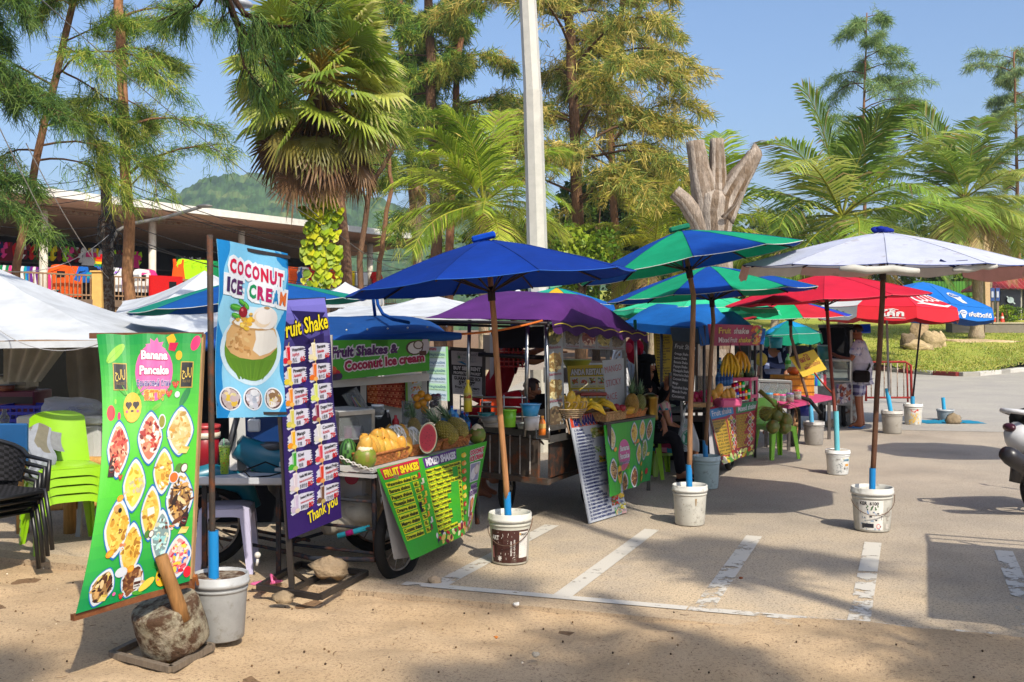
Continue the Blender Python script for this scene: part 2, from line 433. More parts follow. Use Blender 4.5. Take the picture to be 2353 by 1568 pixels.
for i in range(60):
 s0, s1 = -9+20*i/60, -9+20*(i+1)/60
 e = [noise.noise(V((q*1.7, 3.3, 0)))*.012+noise.noise(V((q*9, 1.3, 0)))*.006 for q in (s0, s1)]
 d = [.0-.06*max(0, min(1, (q-2)/2)) for q in (s0, s1)]
 m.add([kp(s0, -.19+e[0], .002+d[0]*.1), kp(s1, -.19+e[1], .002+d[1]*.1), kp(s1, .012, .004), kp(s0, .012, .004), kp(s0, -.19+e[0], -.14), kp(s1, -.19+e[1], -.14)], [[0, 1, 2, 3], [4, 5, 1, 0]])
struct('kerb', m, 'kerbstone')
m = MB()
def sandz(s, t):
 p = V((s, t, 0)); d = max(0, min(1, (s-.8)/2.2))
 far = max(0, min(1, (t+14)/6))
 return -.045+.052*d*max(0, 1+t/1.2 if t > -1.2 else 0)+(noise.noise(p*1.1)*.04+noise.noise(p*3.1+V((5, 0, 0)))*.03+noise.noise(p*7)*.018+abs(noise.noise(p*14))*.010)*min(1, .35-t*1.5)*far+.01*far
def sandpt(x, y):
 t = .03-(y**1.5)*9; s = -9+18*x; return kp(s, t, sandz(s, t))
m.grid(sandpt, 260, 110); m.grid(lambda x, y: kp(-40+90*x, -8.9-60*y, -.06), 4, 4); struct('sand', m, 'sand')
def wear_paint():
 m = bpy.data.materials.new('linepaint'); m.use_nodes = True; nt = m.node_tree; b = nt.nodes['Principled BSDF']; out = nt.nodes['Material Output']
 b.inputs['Base Color'].default_value = (.52, .48, .41, 1); b.inputs['Roughness'].default_value = .8
 tc = nd(nt, 'ShaderNodeTexCoord'); n = nd(nt, 'ShaderNodeTexNoise', Scale=6.0, Detail=12.0, Roughness=.72); lk(nt, tc.outputs['Object'], n.inputs['Vector'])
 at = nd(nt, 'ShaderNodeAttribute', attribute_name='Col')
 a = nd(nt, 'ShaderNodeMath', operation='SUBTRACT'); lk(nt, n.outputs[0], a.inputs[0]); lk(nt, at.outputs['Fac'], a.inputs[1])
 r = nd(nt, 'ShaderNodeMapRange'); r.inputs[1].default_value = -.03; r.inputs[2].default_value = .03; lk(nt, a.outputs[0], r.inputs[0])
 t = nd(nt, 'ShaderNodeBsdfTransparent'); mx = nd(nt, 'ShaderNodeMixShader'); lk(nt, r.outputs[0], mx.inputs[0]); lk(nt, t.outputs[0], mx.inputs[1]); lk(nt, b.outputs[0], mx.inputs[2]); lk(nt, mx.outputs[0], out.inputs[0]); MATS['linepaint'] = m
wear_paint()
def bayline(a, b, wd, w0, w1, name='parking_line'):
 m = MB(); n = 26; a, b = V(a), V(b); sd = (b-a).cross(V((0, 0, 1))).normalized()*wd/2
 for i in range(n):
  p, q = a.lerp(b, i/n), a.lerp(b, (i+1)/n); z = V((0, 0, .005 if name == 'parking_line' else .009)); k = w0+(w1-w0)*i/n
  m.add([p-sd+z, q-sd+z, q+sd+z, p+sd+z], [[0, 1, 2, 3]], (k, k, k))
 struct(name, m, 'linepaint')
for a, b, w0, w1 in (((1008, 1346), (1268, 1208), .43, .42), ((1288, 1374), (1498, 1218), .38, .42), ((1616, 1399), (1733, 1233), .50, .38), ((1972, 1437), (2006, 1248), .52, .38), ((2376, 1440), (2306, 1267), .55, .42)):
 bayline(G(*a), G(*b), .125, w0, w1)
bayline(kp(.25, .05), kp(2.1, .05), .09, .42, .36, 'kerb_line'); bayline(kp(2.11, .05), kp(4.6, .05), .09, .45, .60, 'kerb_line')
rr = random.Random(3); m = MB()
for i in range(900):
 s, t = rr.uniform(-5, 5), -rr.random()**1.3*5.5-.05; p = kp(s, t); z = sandz(s, t)+.006; p.z = z; a = rr.uniform(0, 6.28); L = rr.choice((.008, .012, .018, .02, .035, .05)) if i % 25 else rr.uniform(.06, .12)
 d = V((math.cos(a), math.sin(a), 0))*L/2; c = V((-math.sin(a), math.cos(a), 0))*rr.uniform(.2, .6)*L*.3
 if L < .03: m.ball(p, L*.35, 5, 3, col=rr.choice(('#4a3826', '#6b5236', '#d8c8ae', '#8a7358', '#3a2c20')))
 else: m.tube([p-d, p+c, p+d], .0014, 4, rr.choice(('#4a3524', '#6a4a2c', '#7d5f3f')))
tag(mk('leaf_litter', m, 'wood', origin=(0, 0, 0)), kind='stuff')
for i, (u, v, c, lb, r) in enumerate((((1187), 1391, '#e4ded2', 'white shell fragment on the sand by the kerb', .022), (1231, 1507, '#b9ab95', 'pale flat pebble on the bare sand', .022), (1703, 1330, '#8a4a2c', 'small reddish pebble on the asphalt between bay lines', .014), (1140, 1466, '#c8793a', 'tiny orange scrap on the sand', .012), (650, 1382, '#8f7c62', 'flat grey stone wedged under the black stand', .07), (1000, 1340, '#b0987a', 'worn flat stone lying on the kerb edge', .05))):
 m = MB(); p = G(u, v); m.ball((p.x, p.y, r*.3), (r, r*.8, r*.55), 8, 6, col=c, wob=.6, seed=i); one('pebble' if r < .05 else 'stone_slab', m, 'stone', lb, 'stone')
def hz(Y): return max(0, .07*(Y-35.5))
def GL(u, v):
 """where the pixel's ray meets the rising lawn"""
 Y = 34.0
 for i in range(3000):
  if EYE+(HV-v)/F*Y <= hz(Y): break
  Y += .03
 return P(u, v, Y)
KP = [V((7, 50, 0)), V((10.2, 46, 0)), G(1880, 838), G(2005, 850), G(2098, 859), G(2170, 864), G(2225, 866), G(2290, 860), G(2353, 853), V((24, 42.5, 0)), V((30, 46, 0))]
def along(pts, d):
 for a, b in zip(pts, pts[1:]):
  L = (b-a).length
  if d <= L: return a.lerp(b, d/L)
  d -= L
 return pts[-1]
tot = sum((b-a).length for a, b in zip(KP, KP[1:]))
m = MB(); n = 60; edge = [along(KP, tot*i/n) for i in range(n+1)]
for i in range(n):
 for j in range(14):
  q = []
  for e, k in ((edge[i], j), (edge[i+1], j), (edge[i+1], j+1), (edge[i], j+1)):
   y = e.y+.28+(k/14)**1.6*(110-e.y); q.append(V((e.x+(e.x-12)*.9*(k/14)**1.6, y, hz(y)+.12+.05*noise.noise(V((e.x, y, 0))*.5))))
  m.add(q, [[0, 1, 2, 3]], sm=True)
struct('lawn', m, 'lawn')
d = 0; i = 0
base = None
while d < tot-1:
 a, b = along(KP, d), along(KP, d+.96); c = ('#6e2420', '#a8a39a')[i % 2] if a.x < 14.6 else ('#bdb8ae', '#8f8a80', '#b9b4aa')[i % 3]
 m = MB(); m.bar(V((a.x, a.y, .06)), V((b.x, b.y, .06)), .28, .17, c, bev=.02); m.jit = .1
 one('kerb_block', m, 'paint', 'kerb stone painted %s edging the lawn' % ('dark red' if c == '#6e2420' else 'white and worn' if c != '#8f8a80' else 'grey and bare'), 'kerb stone', 'painted kerb stones round the lawn'); d += 1.0; i += 1
rr = random.Random(5); Q = []; C = []
for i in range(30000):
 e = along(KP, rr.uniform(.25, .97)*tot); k = rr.random()**1.5*16; y = e.y+.35+k; x = e.x+rr.uniform(-.6, .6); z = hz(y)+.1; a = rr.uniform(0, 3.14); ww = .025; h = rr.uniform(.03, .09)
 dx, dy = math.cos(a)*ww, math.sin(a)*ww; lx, ly = rr.uniform(-.08, .08), rr.uniform(-.08, .08)
 Q.append(((x-dx, y-dy, z), (x+dx, y+dy, z), (x+lx+dx*.3, y+ly, z+h), (x+lx-dx*.3, y+ly, z+h))); C.append(jit(rr.choice(('#8a9a3a', '#a3a04c', '#768a34', '#b0a858')), .15, rr))
tag(quads('grass', Q, C, 'leaf'), kind='stuff')
def rock(name, u, v, w, h, label, seed, col='#a8936f', Y=None, dz=.6):
 p = GL(u, v); s = p.y/F; m = MB(); m.jit = .08
 m.ball((p.x, p.y, p.z+h*s*.42), (w*s/2, w*s*.4, h*s*.6), 16, 12, col=col, wob=.5, seed=seed); return one(name, m, 'stone', label, 'rock', 'boulders grouped on the lawn')
rock('boulder', 2111, 790, 40, 62, 'tall pointed boulder standing upright on the lawn', 1, '#9a8264')
rock('boulder', 2086, 808, 34, 40, 'dark boulder beside the upright one', 2, '#6f604c')  # darker stone tone than the rest of the group
rock('boulder', 2145, 805, 50, 42, 'rounded sandy boulder in the middle of the group', 3)
rock('boulder', 2160, 803, 26, 38, 'slanted pale boulder at the sunny end of the group', 4, '#b8a27c')
rock('boulder', 2108, 810, 60, 26, 'low wide boulder lying in front of the group', 5)
prof = [(-700, 470), (-300, 425), (0, 416), (60, 414), (110, 424), (180, 432), (300, 470), (390, 462), (430, 440), (480, 412), (530, 400), (570, 398), (640, 402), (700, 412), (800, 436), (900, 462), (1000, 480), (1150, 500), (1300, 535), (1600, 600), (1900, 650), (2400, 700)]
def ridge(u):
 for (a, b), (c, d) in zip(prof, prof[1:]):
  if u <= c: return b+(d-b)*max(0, (u-a)/(c-a))
 return 720
m = MB('#3f5a24', True); HY = 620.
vs = []; nu, nv = 800, 100
def hillp(x, y):
 u = -500+2600*x; zt = EYE+(HV-ridge(u))/F*HY; f = y**.8; Yy = HY-260*(1-y); X = (u-CU)/F*HY*(.62+.38*y)
 vd = noise.voronoi(V((X/6.5, Yy/6.5, 0)))[0]
 return V((X, Yy, (zt+4)*f*(Yy/HY)+6*noise.noise(V((X/40, Yy/40, 2)))*f+(1-vd[0])*5+1.5*noise.noise(V((X/2, Yy/2, 0)))-6))
rr = random.Random(11); pal = [lin(c) for c in ('#2f4a24', '#3d5a2c', '#466430', '#52703a', '#64783e', '#7d8a4c')]
def hillc(x, y):
 u = -500+2600*x; X = (u-CU)/F*HY; k = noise.noise(V((X/14, (HY-260*(1-y))/14, 0)))+noise.noise(V((X/5, (HY-260*(1-y))/5, 4)))*.7
 return jit(pal[min(5, max(0, int(2.6+k*3.4)))], .22, rr)
m.grid(hillp, nu, nv, colf=hillc)
struct('hill', m, 'needle')
A0, A1 = V((-19.5, 39.7, 0)), V((-6.3, 61, 0)); AD = (A1-A0).normalized(); AN = V((-AD.y, AD.x, 0)); AL = (A1-A0).length
def fa(t, d, z): return A0+AD*(t*AL)+AN*d+V((0, 0, z))
def fa_u(u, d, z):
 """point at depth d behind the eaves, height z, seen at column u"""
 k = (u-CU)/F; b = A0+AN*d; t = (k*b.y-b.x)/(AD.x-k*AD.y); q = b+AD*t; q.z = z; return q
hall = thing('market_hall', 'long open market hall with white fascia and brown soffit', 'building', fa(.4, 4, 2.8))
T0, T1 = -.35, 1.12
m = MB('#d9d5cc'); m.plate([fa(T0, 0, 6.80), fa(T1, 0, 6.80), fa(T1, 0, 7.12), fa(T0, 0, 7.12)], .12)
m.plate([fa(T0, .06, 7.12), fa(T1, .06, 7.12), fa(T1, 9, 7.4), fa(T0, 9, 7.4)], .05, '#b9b6ae'); mk('roof', m, 'plaster', hall)
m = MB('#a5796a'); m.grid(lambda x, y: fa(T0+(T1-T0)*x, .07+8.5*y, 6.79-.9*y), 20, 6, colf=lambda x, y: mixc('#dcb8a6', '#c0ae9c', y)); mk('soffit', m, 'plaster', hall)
m = MB('#8a7868'); m.bar(fa(T0, 1.5, 6.45), fa(T1, 1.5, 6.45), .16, .16); mk('beam', m, 'rusty', hall)
for u in (-130, 100, 350, 555, 850, 960):
 p = fa_u(u, 1.5, 2.8); m = MB('#cfc6b6'); m.tube([p-V((0, 0, 2)), p+V((0, 0, 3.6))], .17, 10); mk('column', m, 'plaster', hall)
m = MB('#6e5c4c'); m.plate([fa(T0, .4, 2.62), fa(T1, .4, 2.62), fa(T1, 9, 2.62), fa(T0, 9, 2.62)], .3); mk('floor_slab', m, 'plaster', hall)
m = MB('#2c2724'); m.plate([fa(T0, 8.6, 2.77), fa(T1, 8.6, 2.77), fa(T1, 8.6, 5.9), fa(T0, 8.6, 5.9)], .1); m.plate([fa(T0, 2.2, 4.25), fa(T1, 2.2, 4.25), fa(T1, 2.2, 4.3), fa(T0, 2.2, 4.3)], .05, '#3a3432'); mk('back_wall', m, 'darkwall', hall)  # back wall coloured near black for the darkness inside the hall
m = MB('#8b7257'); m.plate([fa(T0, .6, -.1), fa(T1, .6, -.1), fa(T1, .6, 2.46), fa(T0, .6, 2.46)], .2); mk('plinth', m, 'plaster', hall)
rl = thing('railing', 'brown wooden railing along the market terrace', 'railing', fa(.3, .5, 2.77))
m = MB('#8d6f52')
for z in (2.95, 3.78): m.bar(fa(T0, .5, z), fa(1.0, .5, z), .07, .07)
mk('rail', m, 'wood', rl)
m = MB('#8d6f52')
for i in range(170): m.bar(fa(T0+(1-T0)*i/170, .5, 2.77), fa(T0+(1-T0)*i/170, .5, 3.76), .035)
mk('baluster', m, 'wood', rl)['kind'] = 'stuff'
p = fa_u(226, .38, 2.4); m = MB('#caa25c'); m.box(p+V((0, 0, .75)), (.42, .42, 1.5), bev=.02); m.box(p+V((0, 0, 1.54)), (.54, .54, .08), bev=.02); one('terrace_post', m, 'plaster', 'yellow painted masonry post in the terrace railing', 'post')
def garment(kind, c, c2, hgt):
 m = MB(c)
 if kind == 'shirt': o = [(-.25, 0), (-.1, .03), (.1, .03), (.25, 0), (.42, -.22), (.32, -.3), (.25, -.2), (.26, -.75), (-.26, -.75), (-.25, -.2), (-.32, -.3), (-.42, -.22)]
 elif kind == 'vest': o = [(-.2, 0), (-.12, 0), (-.08, -.15), (.08, -.15), (.12, 0), (.2, 0), (.18, -.25), (.27, -.75), (-.27, -.75), (-.18, -.25)]
 elif kind == 'bikini': o = [(-.14, 0), (-.1, -.02), (0, -.16), (.1, -.02), (.14, 0), (.17, -.22), (.05, -.27), (.05, -.42), (.15, -.43), (.02, -.6), (-.02, -.6), (-.15, -.43), (-.05, -.42), (-.05, -.27), (-.17, -.22)]
 elif kind == 'shorts': o = [(-.24, 0), (.24, 0), (.32, -.5), (.05, -.5), (0, -.25), (-.05, -.5), (-.32, -.5)]
 else: o = [(-.4, 0), (.4, 0), (.42, -.95), (-.4, -.98)]
 k = hgt/.75
 for sgn in (1, -1):
  b = len(m.v); m.add([AD*(-x*k if False else x*k)+V((0, 0, z*k))-AN*(.04*sgn+.03*math.sin(x*9)) for x, z in o], [list(range(len(o)))[::sgn]], c)
 if c2: m.add([AD*(x*k*.7)+V((0, 0, z*k*.55-.17*k))-AN*.06 for x, z in ((-.2, 0), (.2, 0), (.2, -.35), (-.2, -.35))], [[0, 1, 2, 3]], c2)
 return m
CN = {'white': '#d8d6d2', 'black': '#1c1b1d', 'red': '#c01c1c', 'orange': '#e2571c', 'lime': '#a5d81e', 'green': '#167a4a', 'turquoise': '#1a98a8', 'blue': '#1f5fb0', 'purple': '#6a2a80', 'pink': '#d83a80', 'yellow': '#e0c21a', 'grey': '#8d8d90', 'navy': '#1e2550', 'violet': '#8a5ac0', 'maroon': '#6a1626'}
rr = random.Random(21); gcount = {}
def hang(kind, cn, u, d, z, hgt, c2=None, where='rail'):
 m = garment(kind, CN[cn], CN.get(c2), hgt); p = fa_u(u, d, z); m.v = [tuple(V(q)+p) for q in m.v]
 w_ = {'shirt': 't-shirt', 'vest': 'sleeveless top', 'bikini': 'bikini set', 'shorts': 'shorts', 'towel': 'beach towel'}[kind]
 one('garment', m, 'cloth', '%s %s%s hanging %s' % (cn, w_, ' with a %s print' % c2 if c2 else '', where), 'garment', 'garments hanging in the market hall')
ks = list(CN)
for i, u in enumerate(range(-20, 330, 13)):
 hang('bikini' if 30 < u < 190 else rr.choice(('vest', 'bikini')), rr.choice(('maroon', 'yellow', 'pink', 'white', 'black', 'lime', 'red', 'navy')), u+rr.uniform(-4, 4), 3.2, 5.15, .85, rr.choice((None, 'white', 'pink')) if u > 190 else None, 'from the ceiling bars of the market hall')
for u in range(410, 500, 9): hang('bikini', rr.choice(('black', 'white', 'green', 'maroon', 'red')), u, 3.4, 5.1, .6, None, 'from the ceiling bars of the market hall')
for i, u in enumerate(range(-10, 120, 7)): hang('vest', rr.choice(('turquoise', 'pink', 'blue', 'purple', 'white', 'green')), u, 1.9, 4.1, .95, None, 'close together on a rack')
for u, c, k, c2 in ((138, 'orange', 'shirt', 'black'), (162, 'orange', 'towel', None), (185, 'blue', 'shorts', None), (205, 'black', 'shirt', 'turquoise'), (225, 'navy', 'shirt', None), (243, 'white', 'shirt', 'grey'), (262, 'white', 'shirt', None), (277, 'violet', 'shirt', 'white'), (312, 'white', 'vest', 'grey'), (326, 'white', 'shirt', 'black'), (340, 'pink', 'shirt', 'white')):
 hang(k, c, u, .9, 4.15, 1.0, c2, 'over the terrace railing')
for u, c, k in ((245, 'red', 'vest'), (268, 'black', 'shirt'), (425, 'lime', 'shirt'), (446, 'lime', 'shirt'), (466, 'lime', 'shirt'), (410, 'orange', 'vest'), (490, 'green', 'shirt'), (520, 'blue', 'shirt'), (548, 'red', 'vest'), (585, 'white', 'shirt'), (610, 'purple', 'shirt'), (640, 'white', 'vest'), (668, 'orange', 'towel'), (684, 'blue', 'vest'), (697, 'white', 'shirt'), (710, 'red', 'shirt'), (735, 'turquoise', 'shirt'), (770, 'orange', 'shirt'), (800, 'yellow', 'towel'), (830, 'white', 'towel'), (865, 'red', 'shirt')):
 hang(k, c, u, 1.1, 4.75, 1.0, None, 'on the upper rail behind the palm and wires')
for u, c in ((368, 'red'), (395, 'red')): hang('towel', c, u, .3, 3.9, 1.1, 'black' if u == 395 else None, 'draped over the terrace railing')
m = MB(); p = fa_u(232, .85, 4.6)
for i, c in enumerate(('#c01c1c', '#e2571c', '#e0c21a', '#167a4a', '#1f5fb0', '#6a2a80', '#c01c1c', '#e2571c', '#e0c21a', '#1f5fb0')):
 w0, w1 = .22+.03*i, .22+.03*(i+1); z = p.z-.1*i; m.add([p+AD*a+V((0, 0, z-p.z-b)) for a, b in ((-w0, 0), (w0, 0), (w1, .1), (-w1, .1))], [[0, 1, 2, 3]], c)
one('garment', m, 'cloth', 'rainbow striped dress hanging at the terrace railing', 'garment', 'garments hanging in the market hall')
def needles(P0, D0, nper, Lr, wd, droop, pal, rs, spread=.75, clump=None):
 """drooping needle sprays: P0 (n,3) roots, D0 (n,3) directions -> quads, colours"""
 n = len(P0); P_ = np.repeat(P0, nper, 0); D = np.repeat(D0, nper, 0)
 D = D*.8+rs.normal(0, spread, D.shape); D[:, 2] -= droop*rs.uniform(.3, 1.3, len(D))
 D /= np.linalg.norm(D, axis=1)[:, None]+1e-9
 L = rs.uniform(Lr[0], Lr[1], len(D))[:, None]*.72; P_ = P_+rs.normal(0, Lr[0]*.25, P_.shape)
 W = np.cross(D, rs.normal(0, 1, D.shape)); W /= np.linalg.norm(W, axis=1)[:, None]+1e-9; W *= wd*.42
 E = P_+D*L; E[:, 2] -= (L[:, 0]**2)*.35
 Q = np.stack((P_-W, P_+W, E+W*.35, E-W*.35), 1)
 pal = np.array([lin(c) for c in pal]); ci = rs.integers(0, len(pal), n)
 C = np.repeat(pal[ci], nper, 0)*rs.uniform(.75, 1.25, (len(D), 1))
 return Q, C
def casuarina(label, trunk, r0, r1, seed, nb, bl, t0=.25, pal=('#5f7a2a', '#3f5f24', '#7f9438', '#2f4a22'), nper=7, Lr=(.22, .5), wd=.02, droop=.5, sub=6, bark='#7d5c43', group='casuarina trees round the market', up=(.05, .75), azr=None, name='casuarina_tree', tap=.62):
 rnd = random.Random(seed); rs = np.random.default_rng(seed)
 trunk = [V(p) for p in trunk]; base = trunk[0].copy(); t_ = thing(name, label, 'tree', base, group)
 def tp(t):
  f = t*(len(trunk)-1); i = min(int(f), len(trunk)-2); return trunk[i].lerp(trunk[i+1], f-i)
 m = MB(bark, True); m.jit = .1; n = 24
 tpts = [tp(i/n)+V((noise.noise(V((i*.5, seed, 0))), noise.noise(V((i*.5, seed, 5))), 0))*r0*.5 for i in range(n+1)]
 m.tube(tpts, [r0+(r1-r0)*i/n*(1+.12*noise.noise(V((i*1.3, seed, 2)))) for i in range(n+1)], 9)
 mk('trunk', m, 'bark', t_); m = MB(mixc(bark, '#4a3a2c', .5), True); PS = []; DS = []
 for i in range(nb):
  t = t0+(1-t0)*(i+rnd.random())/nb; p = tp(t); az = rnd.uniform(*azr) if azr else rnd.uniform(0, 6.28); L = bl*(1.05-tap*((t-t0)/(1-t0))**1.4)*rnd.uniform(.5 if tap > .5 else .25, 1.15); el = rnd.uniform(*up)
  d = V((math.cos(az), math.sin(az), el)).normalized(); q = p.copy(); pts = [p]; k = 7
  for j in range(k):
   d = (d+V((rnd.uniform(-.18, .18), rnd.uniform(-.18, .18), rnd.uniform(-.18, .1)-.05*j*droop))).normalized(); q = q+d*L/k; pts.append(q.copy())
   if j > 0:
    for s in range(sub+2 if j > 1 else 2):
     a = (d+V((rnd.uniform(-1, 1), rnd.uniform(-1, 1), rnd.uniform(-.5, .5)))).normalized(); l2 = L*.30*rnd.uniform(.4, 1.25)*(1.1-j/k*.5); e = q+a*l2
     if rnd.random() < .35: m.tube([q, q.lerp(e, .5)+V((0, 0, .02)), e], [.012, .009, .005], 4, cap=False)
     for x in (.35, .68, 1): PS.append(q.lerp(e, x)-V((0, 0, l2*.18*x*x))); DS.append(a)
  rb = max(.012, min(r0*.28, L*.016)); m.tube(pts, [rb*(1-.8*j/k) for j in range(k+1)], 5, cap=False)
 mk('branch', m, 'bark', t_)
 Q, C = needles(np.array(PS), np.array(DS), nper, Lr, wd, droop, pal, rs); quads('crown', Q, C, 'needle', t_)
 return t_
GREEN = ('#7d9a3c', '#62852f', '#a3b048', '#4f7030', '#b8bb58'); GOLD = ('#b0a648', '#c8b45c', '#8f9a4a', '#d0bc6a', '#7a8a40'); DARK = ('#4a6a34', '#5f7a3a', '#3a5a2c', '#7a904a')
casuarina('casuarina with a slender leaning trunk near the market hall', [g0(15, 25, 0), P(38, 610, 25), P(92, 330, 25), P(165, 20, 25), P(205, -230, 25)], .11, .07, 3, 24, 3.1, .42, GREEN, nper=9, droop=.8)
casuarina('straight casuarina with peeling brown trunk beside the utility pole', [g0(306, 28, 0), P(300, 690, 28), P(288, 330, 28), P(272, 20, 28), P(262, -260, 28)], .17, .11, 8, 22, 2.9, .42, GREEN, nper=7, sub=6, bark='#9a7050')
casuarina('tall casuarina whose foliage fills the corner by the leaning trunk', [g0(-130, 22, 0), P(-120, 300, 22), P(-100, -300, 22)], .2, .1, 12, 36, 2.6, .3, DARK+('#6f8a34',), nper=10, droop=.9)
casuarina('tall casuarina with two-tone trunk behind the coconut palm', [g0(1012, 46), P(1003, 560, 46), P(990, 180, 46), P(978, -180, 46)], .30, .17, 21, 30, 4.2, .36, GREEN, wd=.045, nper=9, Lr=(.3, .7), bark='#6e5340')
casuarina('casuarina with forked upper trunk between fan palm and coconut palm', [g0(965, 50), P(957, 560, 50), P(925, 160, 50), P(912, -150, 50)], .26, .13, 22, 26, 4.2, .42, GREEN+('#a8a548',), wd=.05, nper=9, Lr=(.3, .7))
casuarina('slim casuarina curving past the metal lamp post', [g0(1030, 48), P(1036, 420, 48), P(1052, 140, 48), P(1095, -120, 48)], .22, .11, 23, 26, 3.8, .42, GREEN+GOLD[:2], wd=.05, nper=9, Lr=(.3, .7), bark='#8a6247')
casuarina('broad golden casuarina spreading behind the metal lamp post', [g0(1335, 40), P(1330, 560, 40), P(1318, 240, 40), P(1300, -60, 40), P(1290, -300, 40)], .26, .14, 24, 38, 5.8, .3, GOLD+('#6f8038',), wd=.045, nper=10, Lr=(.3, .7), up=(.1, .8), bark='#6a4f3a')
casuarina('golden casuarina leaning towards the open sky', [g0(1420, 44), P(1410, 480, 44), P(1400, 200, 44), P(1440, -60, 44)], .2, .1, 25, 30, 5.0, .35, GOLD, wd=.045, nper=8, Lr=(.3, .65), up=(.2, .9), azr=(-1.4, 2.6))
casuarina('lone feathery casuarina rising above the two coconut palms', [g0(1992, 66), P(1988, 560, 66), P(1985, 250, 66), P(1992, 30, 66)], .16, .04, 26, 34, 3.6, .5, tap=.38, pal=('#7f9a5c', '#98ac66', '#6a8850'), wd=.04, nper=5, sub=4, Lr=(.35, .7), up=(.1, .7))
casuarina('bluish casuarina at the edge of the lawn behind the palms', [g0(2345, 66), P(2340, 560, 66), P(2335, 320, 66), P(2330, 120, 66)], .16, .05, 27, 32, 3.6, .45, tap=.38, pal=('#7a9468', '#8ea468', '#a0ac70'), wd=.04, nper=6, sub=4, Lr=(.35, .7))
casuarina('bare brown casuarina trunk close behind the fan palm', [g0(800, 26), P(795, 600, 26), P(775, 400, 26), P(768, 150, 26), P(790, -150, 26)], .15, .1, 28, 12, 2.0, .7, GREEN, nper=5, bark='#6f5442')
casuarina('thin crooked casuarina with sprawling lower branches', [g0(835, 30), P(826, 600, 30), P(850, 430, 30), P(905, 340, 30), P(925, 200, 30)], .1, .05, 29, 12, 1.8, .62, GREEN, nper=5, sub=4, bark='#6b5240')
casuarina('thin grey casuarina stem beside the crooked one', [g0(870, 34), P(872, 600, 34), P(900, 420, 34), P(880, 250, 34)], .1, .05, 30, 10, 1.8, .66, GREEN, nper=5, sub=4)
t = casuarina('big casuarina overhanging the lot with one dark bough', [V((-2.0, -3.6, 0)), V((-2.1, -3.4, 3)), V((-2.0, -3.0, 6)), V((-1.6, -2.6, 10))], .24, .12, 41, 20, 3.6, .45, DARK, nper=5, sub=4)
def bough(paths, seed, nper, wd, sub=8, spr=.5):
 rnd = random.Random(seed); rs = np.random.default_rng(seed); PS = []; DS = []; m = MB('#3b2c22', True)
 for pts, r in paths:
  m.tube(pts, [r*(1-.75*i/(len(pts)-1)) for i in range(len(pts))], 6)
  for a, b in list(zip(pts, pts[1:]))[1:]:
   for k in range(sub):
    q = V(a).lerp(V(b), rnd.random()); d = ((V(b)-V(a)).normalized()+V((rnd.uniform(-1, 1), rnd.uniform(-1, 1), rnd.uniform(-.9, .35)))).normalized(); l = spr*rnd.uniform(.3, 1)
    m.tube([q, q+d*l], [.008, .004], 4, cap=False)
    for x in (.3, .6, 1): PS.append(q+d*l*x); DS.append(d)
 mk('bough', m, 'bark', t); Q, C = needles(np.array(PS), np.array(DS), nper, (.12, .3), wd, 1.1, DARK+('#6f8a34',), rs, .5); quads('bough_needles', Q, C, 'needle', t)
bough([([V((-1.9, -2.8, 7.0)), V((-2.6, 3, 7.0)), P(500, -60, 9.4), P(545, 55, 9.6), P(590, 120, 9.7), P(640, 175, 9.8)], .055), ([P(500, -60, 9.4), P(560, 30, 9.2), P(620, 62, 9.2), P(690, 60, 9.2), P(740, 20, 9.2)], .03), ([P(500, -60, 9.4), P(455, 15, 9.5), P(430, 20, 9.6), P(400, 40, 9.7)], .018), ([P(545, 55, 9.6), P(560, 150, 9.6), P(600, 215, 9.6)], .018)], 43, 9, .009, 11, .34)
SHP = dict(nper=9, Lr=(.25, .55), wd=.045, sub=4, group='tall casuarinas shading the lot')
casuarina('tall casuarina behind the viewer shading the white buckets', [V((3.4, -8.5, 0)), V((3.2, -8, 5)), V((3.4, -8, 10)), V((3.2, -8, 14.5))], .26, .08, 44, 11, 4.0, .42, GREEN, **SHP)
casuarina('tall casuarina behind the viewer shading the sand', [V((6.6, -5.5, 0)), V((6.5, -5.2, 5)), V((6.3, -5, 9)), V((6.4, -5, 13))], .24, .08, 45, 13, 3.6, .45, GREEN, **SHP)
casuarina('casuarina behind the viewer shading the white tents', [V((0.4, -8.0, 0)), V((.2, -8, 6)), V((.3, -8, 11)), V((.1, -8, 17))], .24, .08, 46, 14, 3.6, .5, GREEN, **SHP)
casuarina('leaning casuarina behind the viewer shading the middle bays', [V((9.2, -6.4, 0)), V((7.6, -4, 4)), V((6, -1.5, 8)), V((5.2, -.4, 11))], .16, .06, 47, 5, 2.6, .55, GREEN, **SHP)
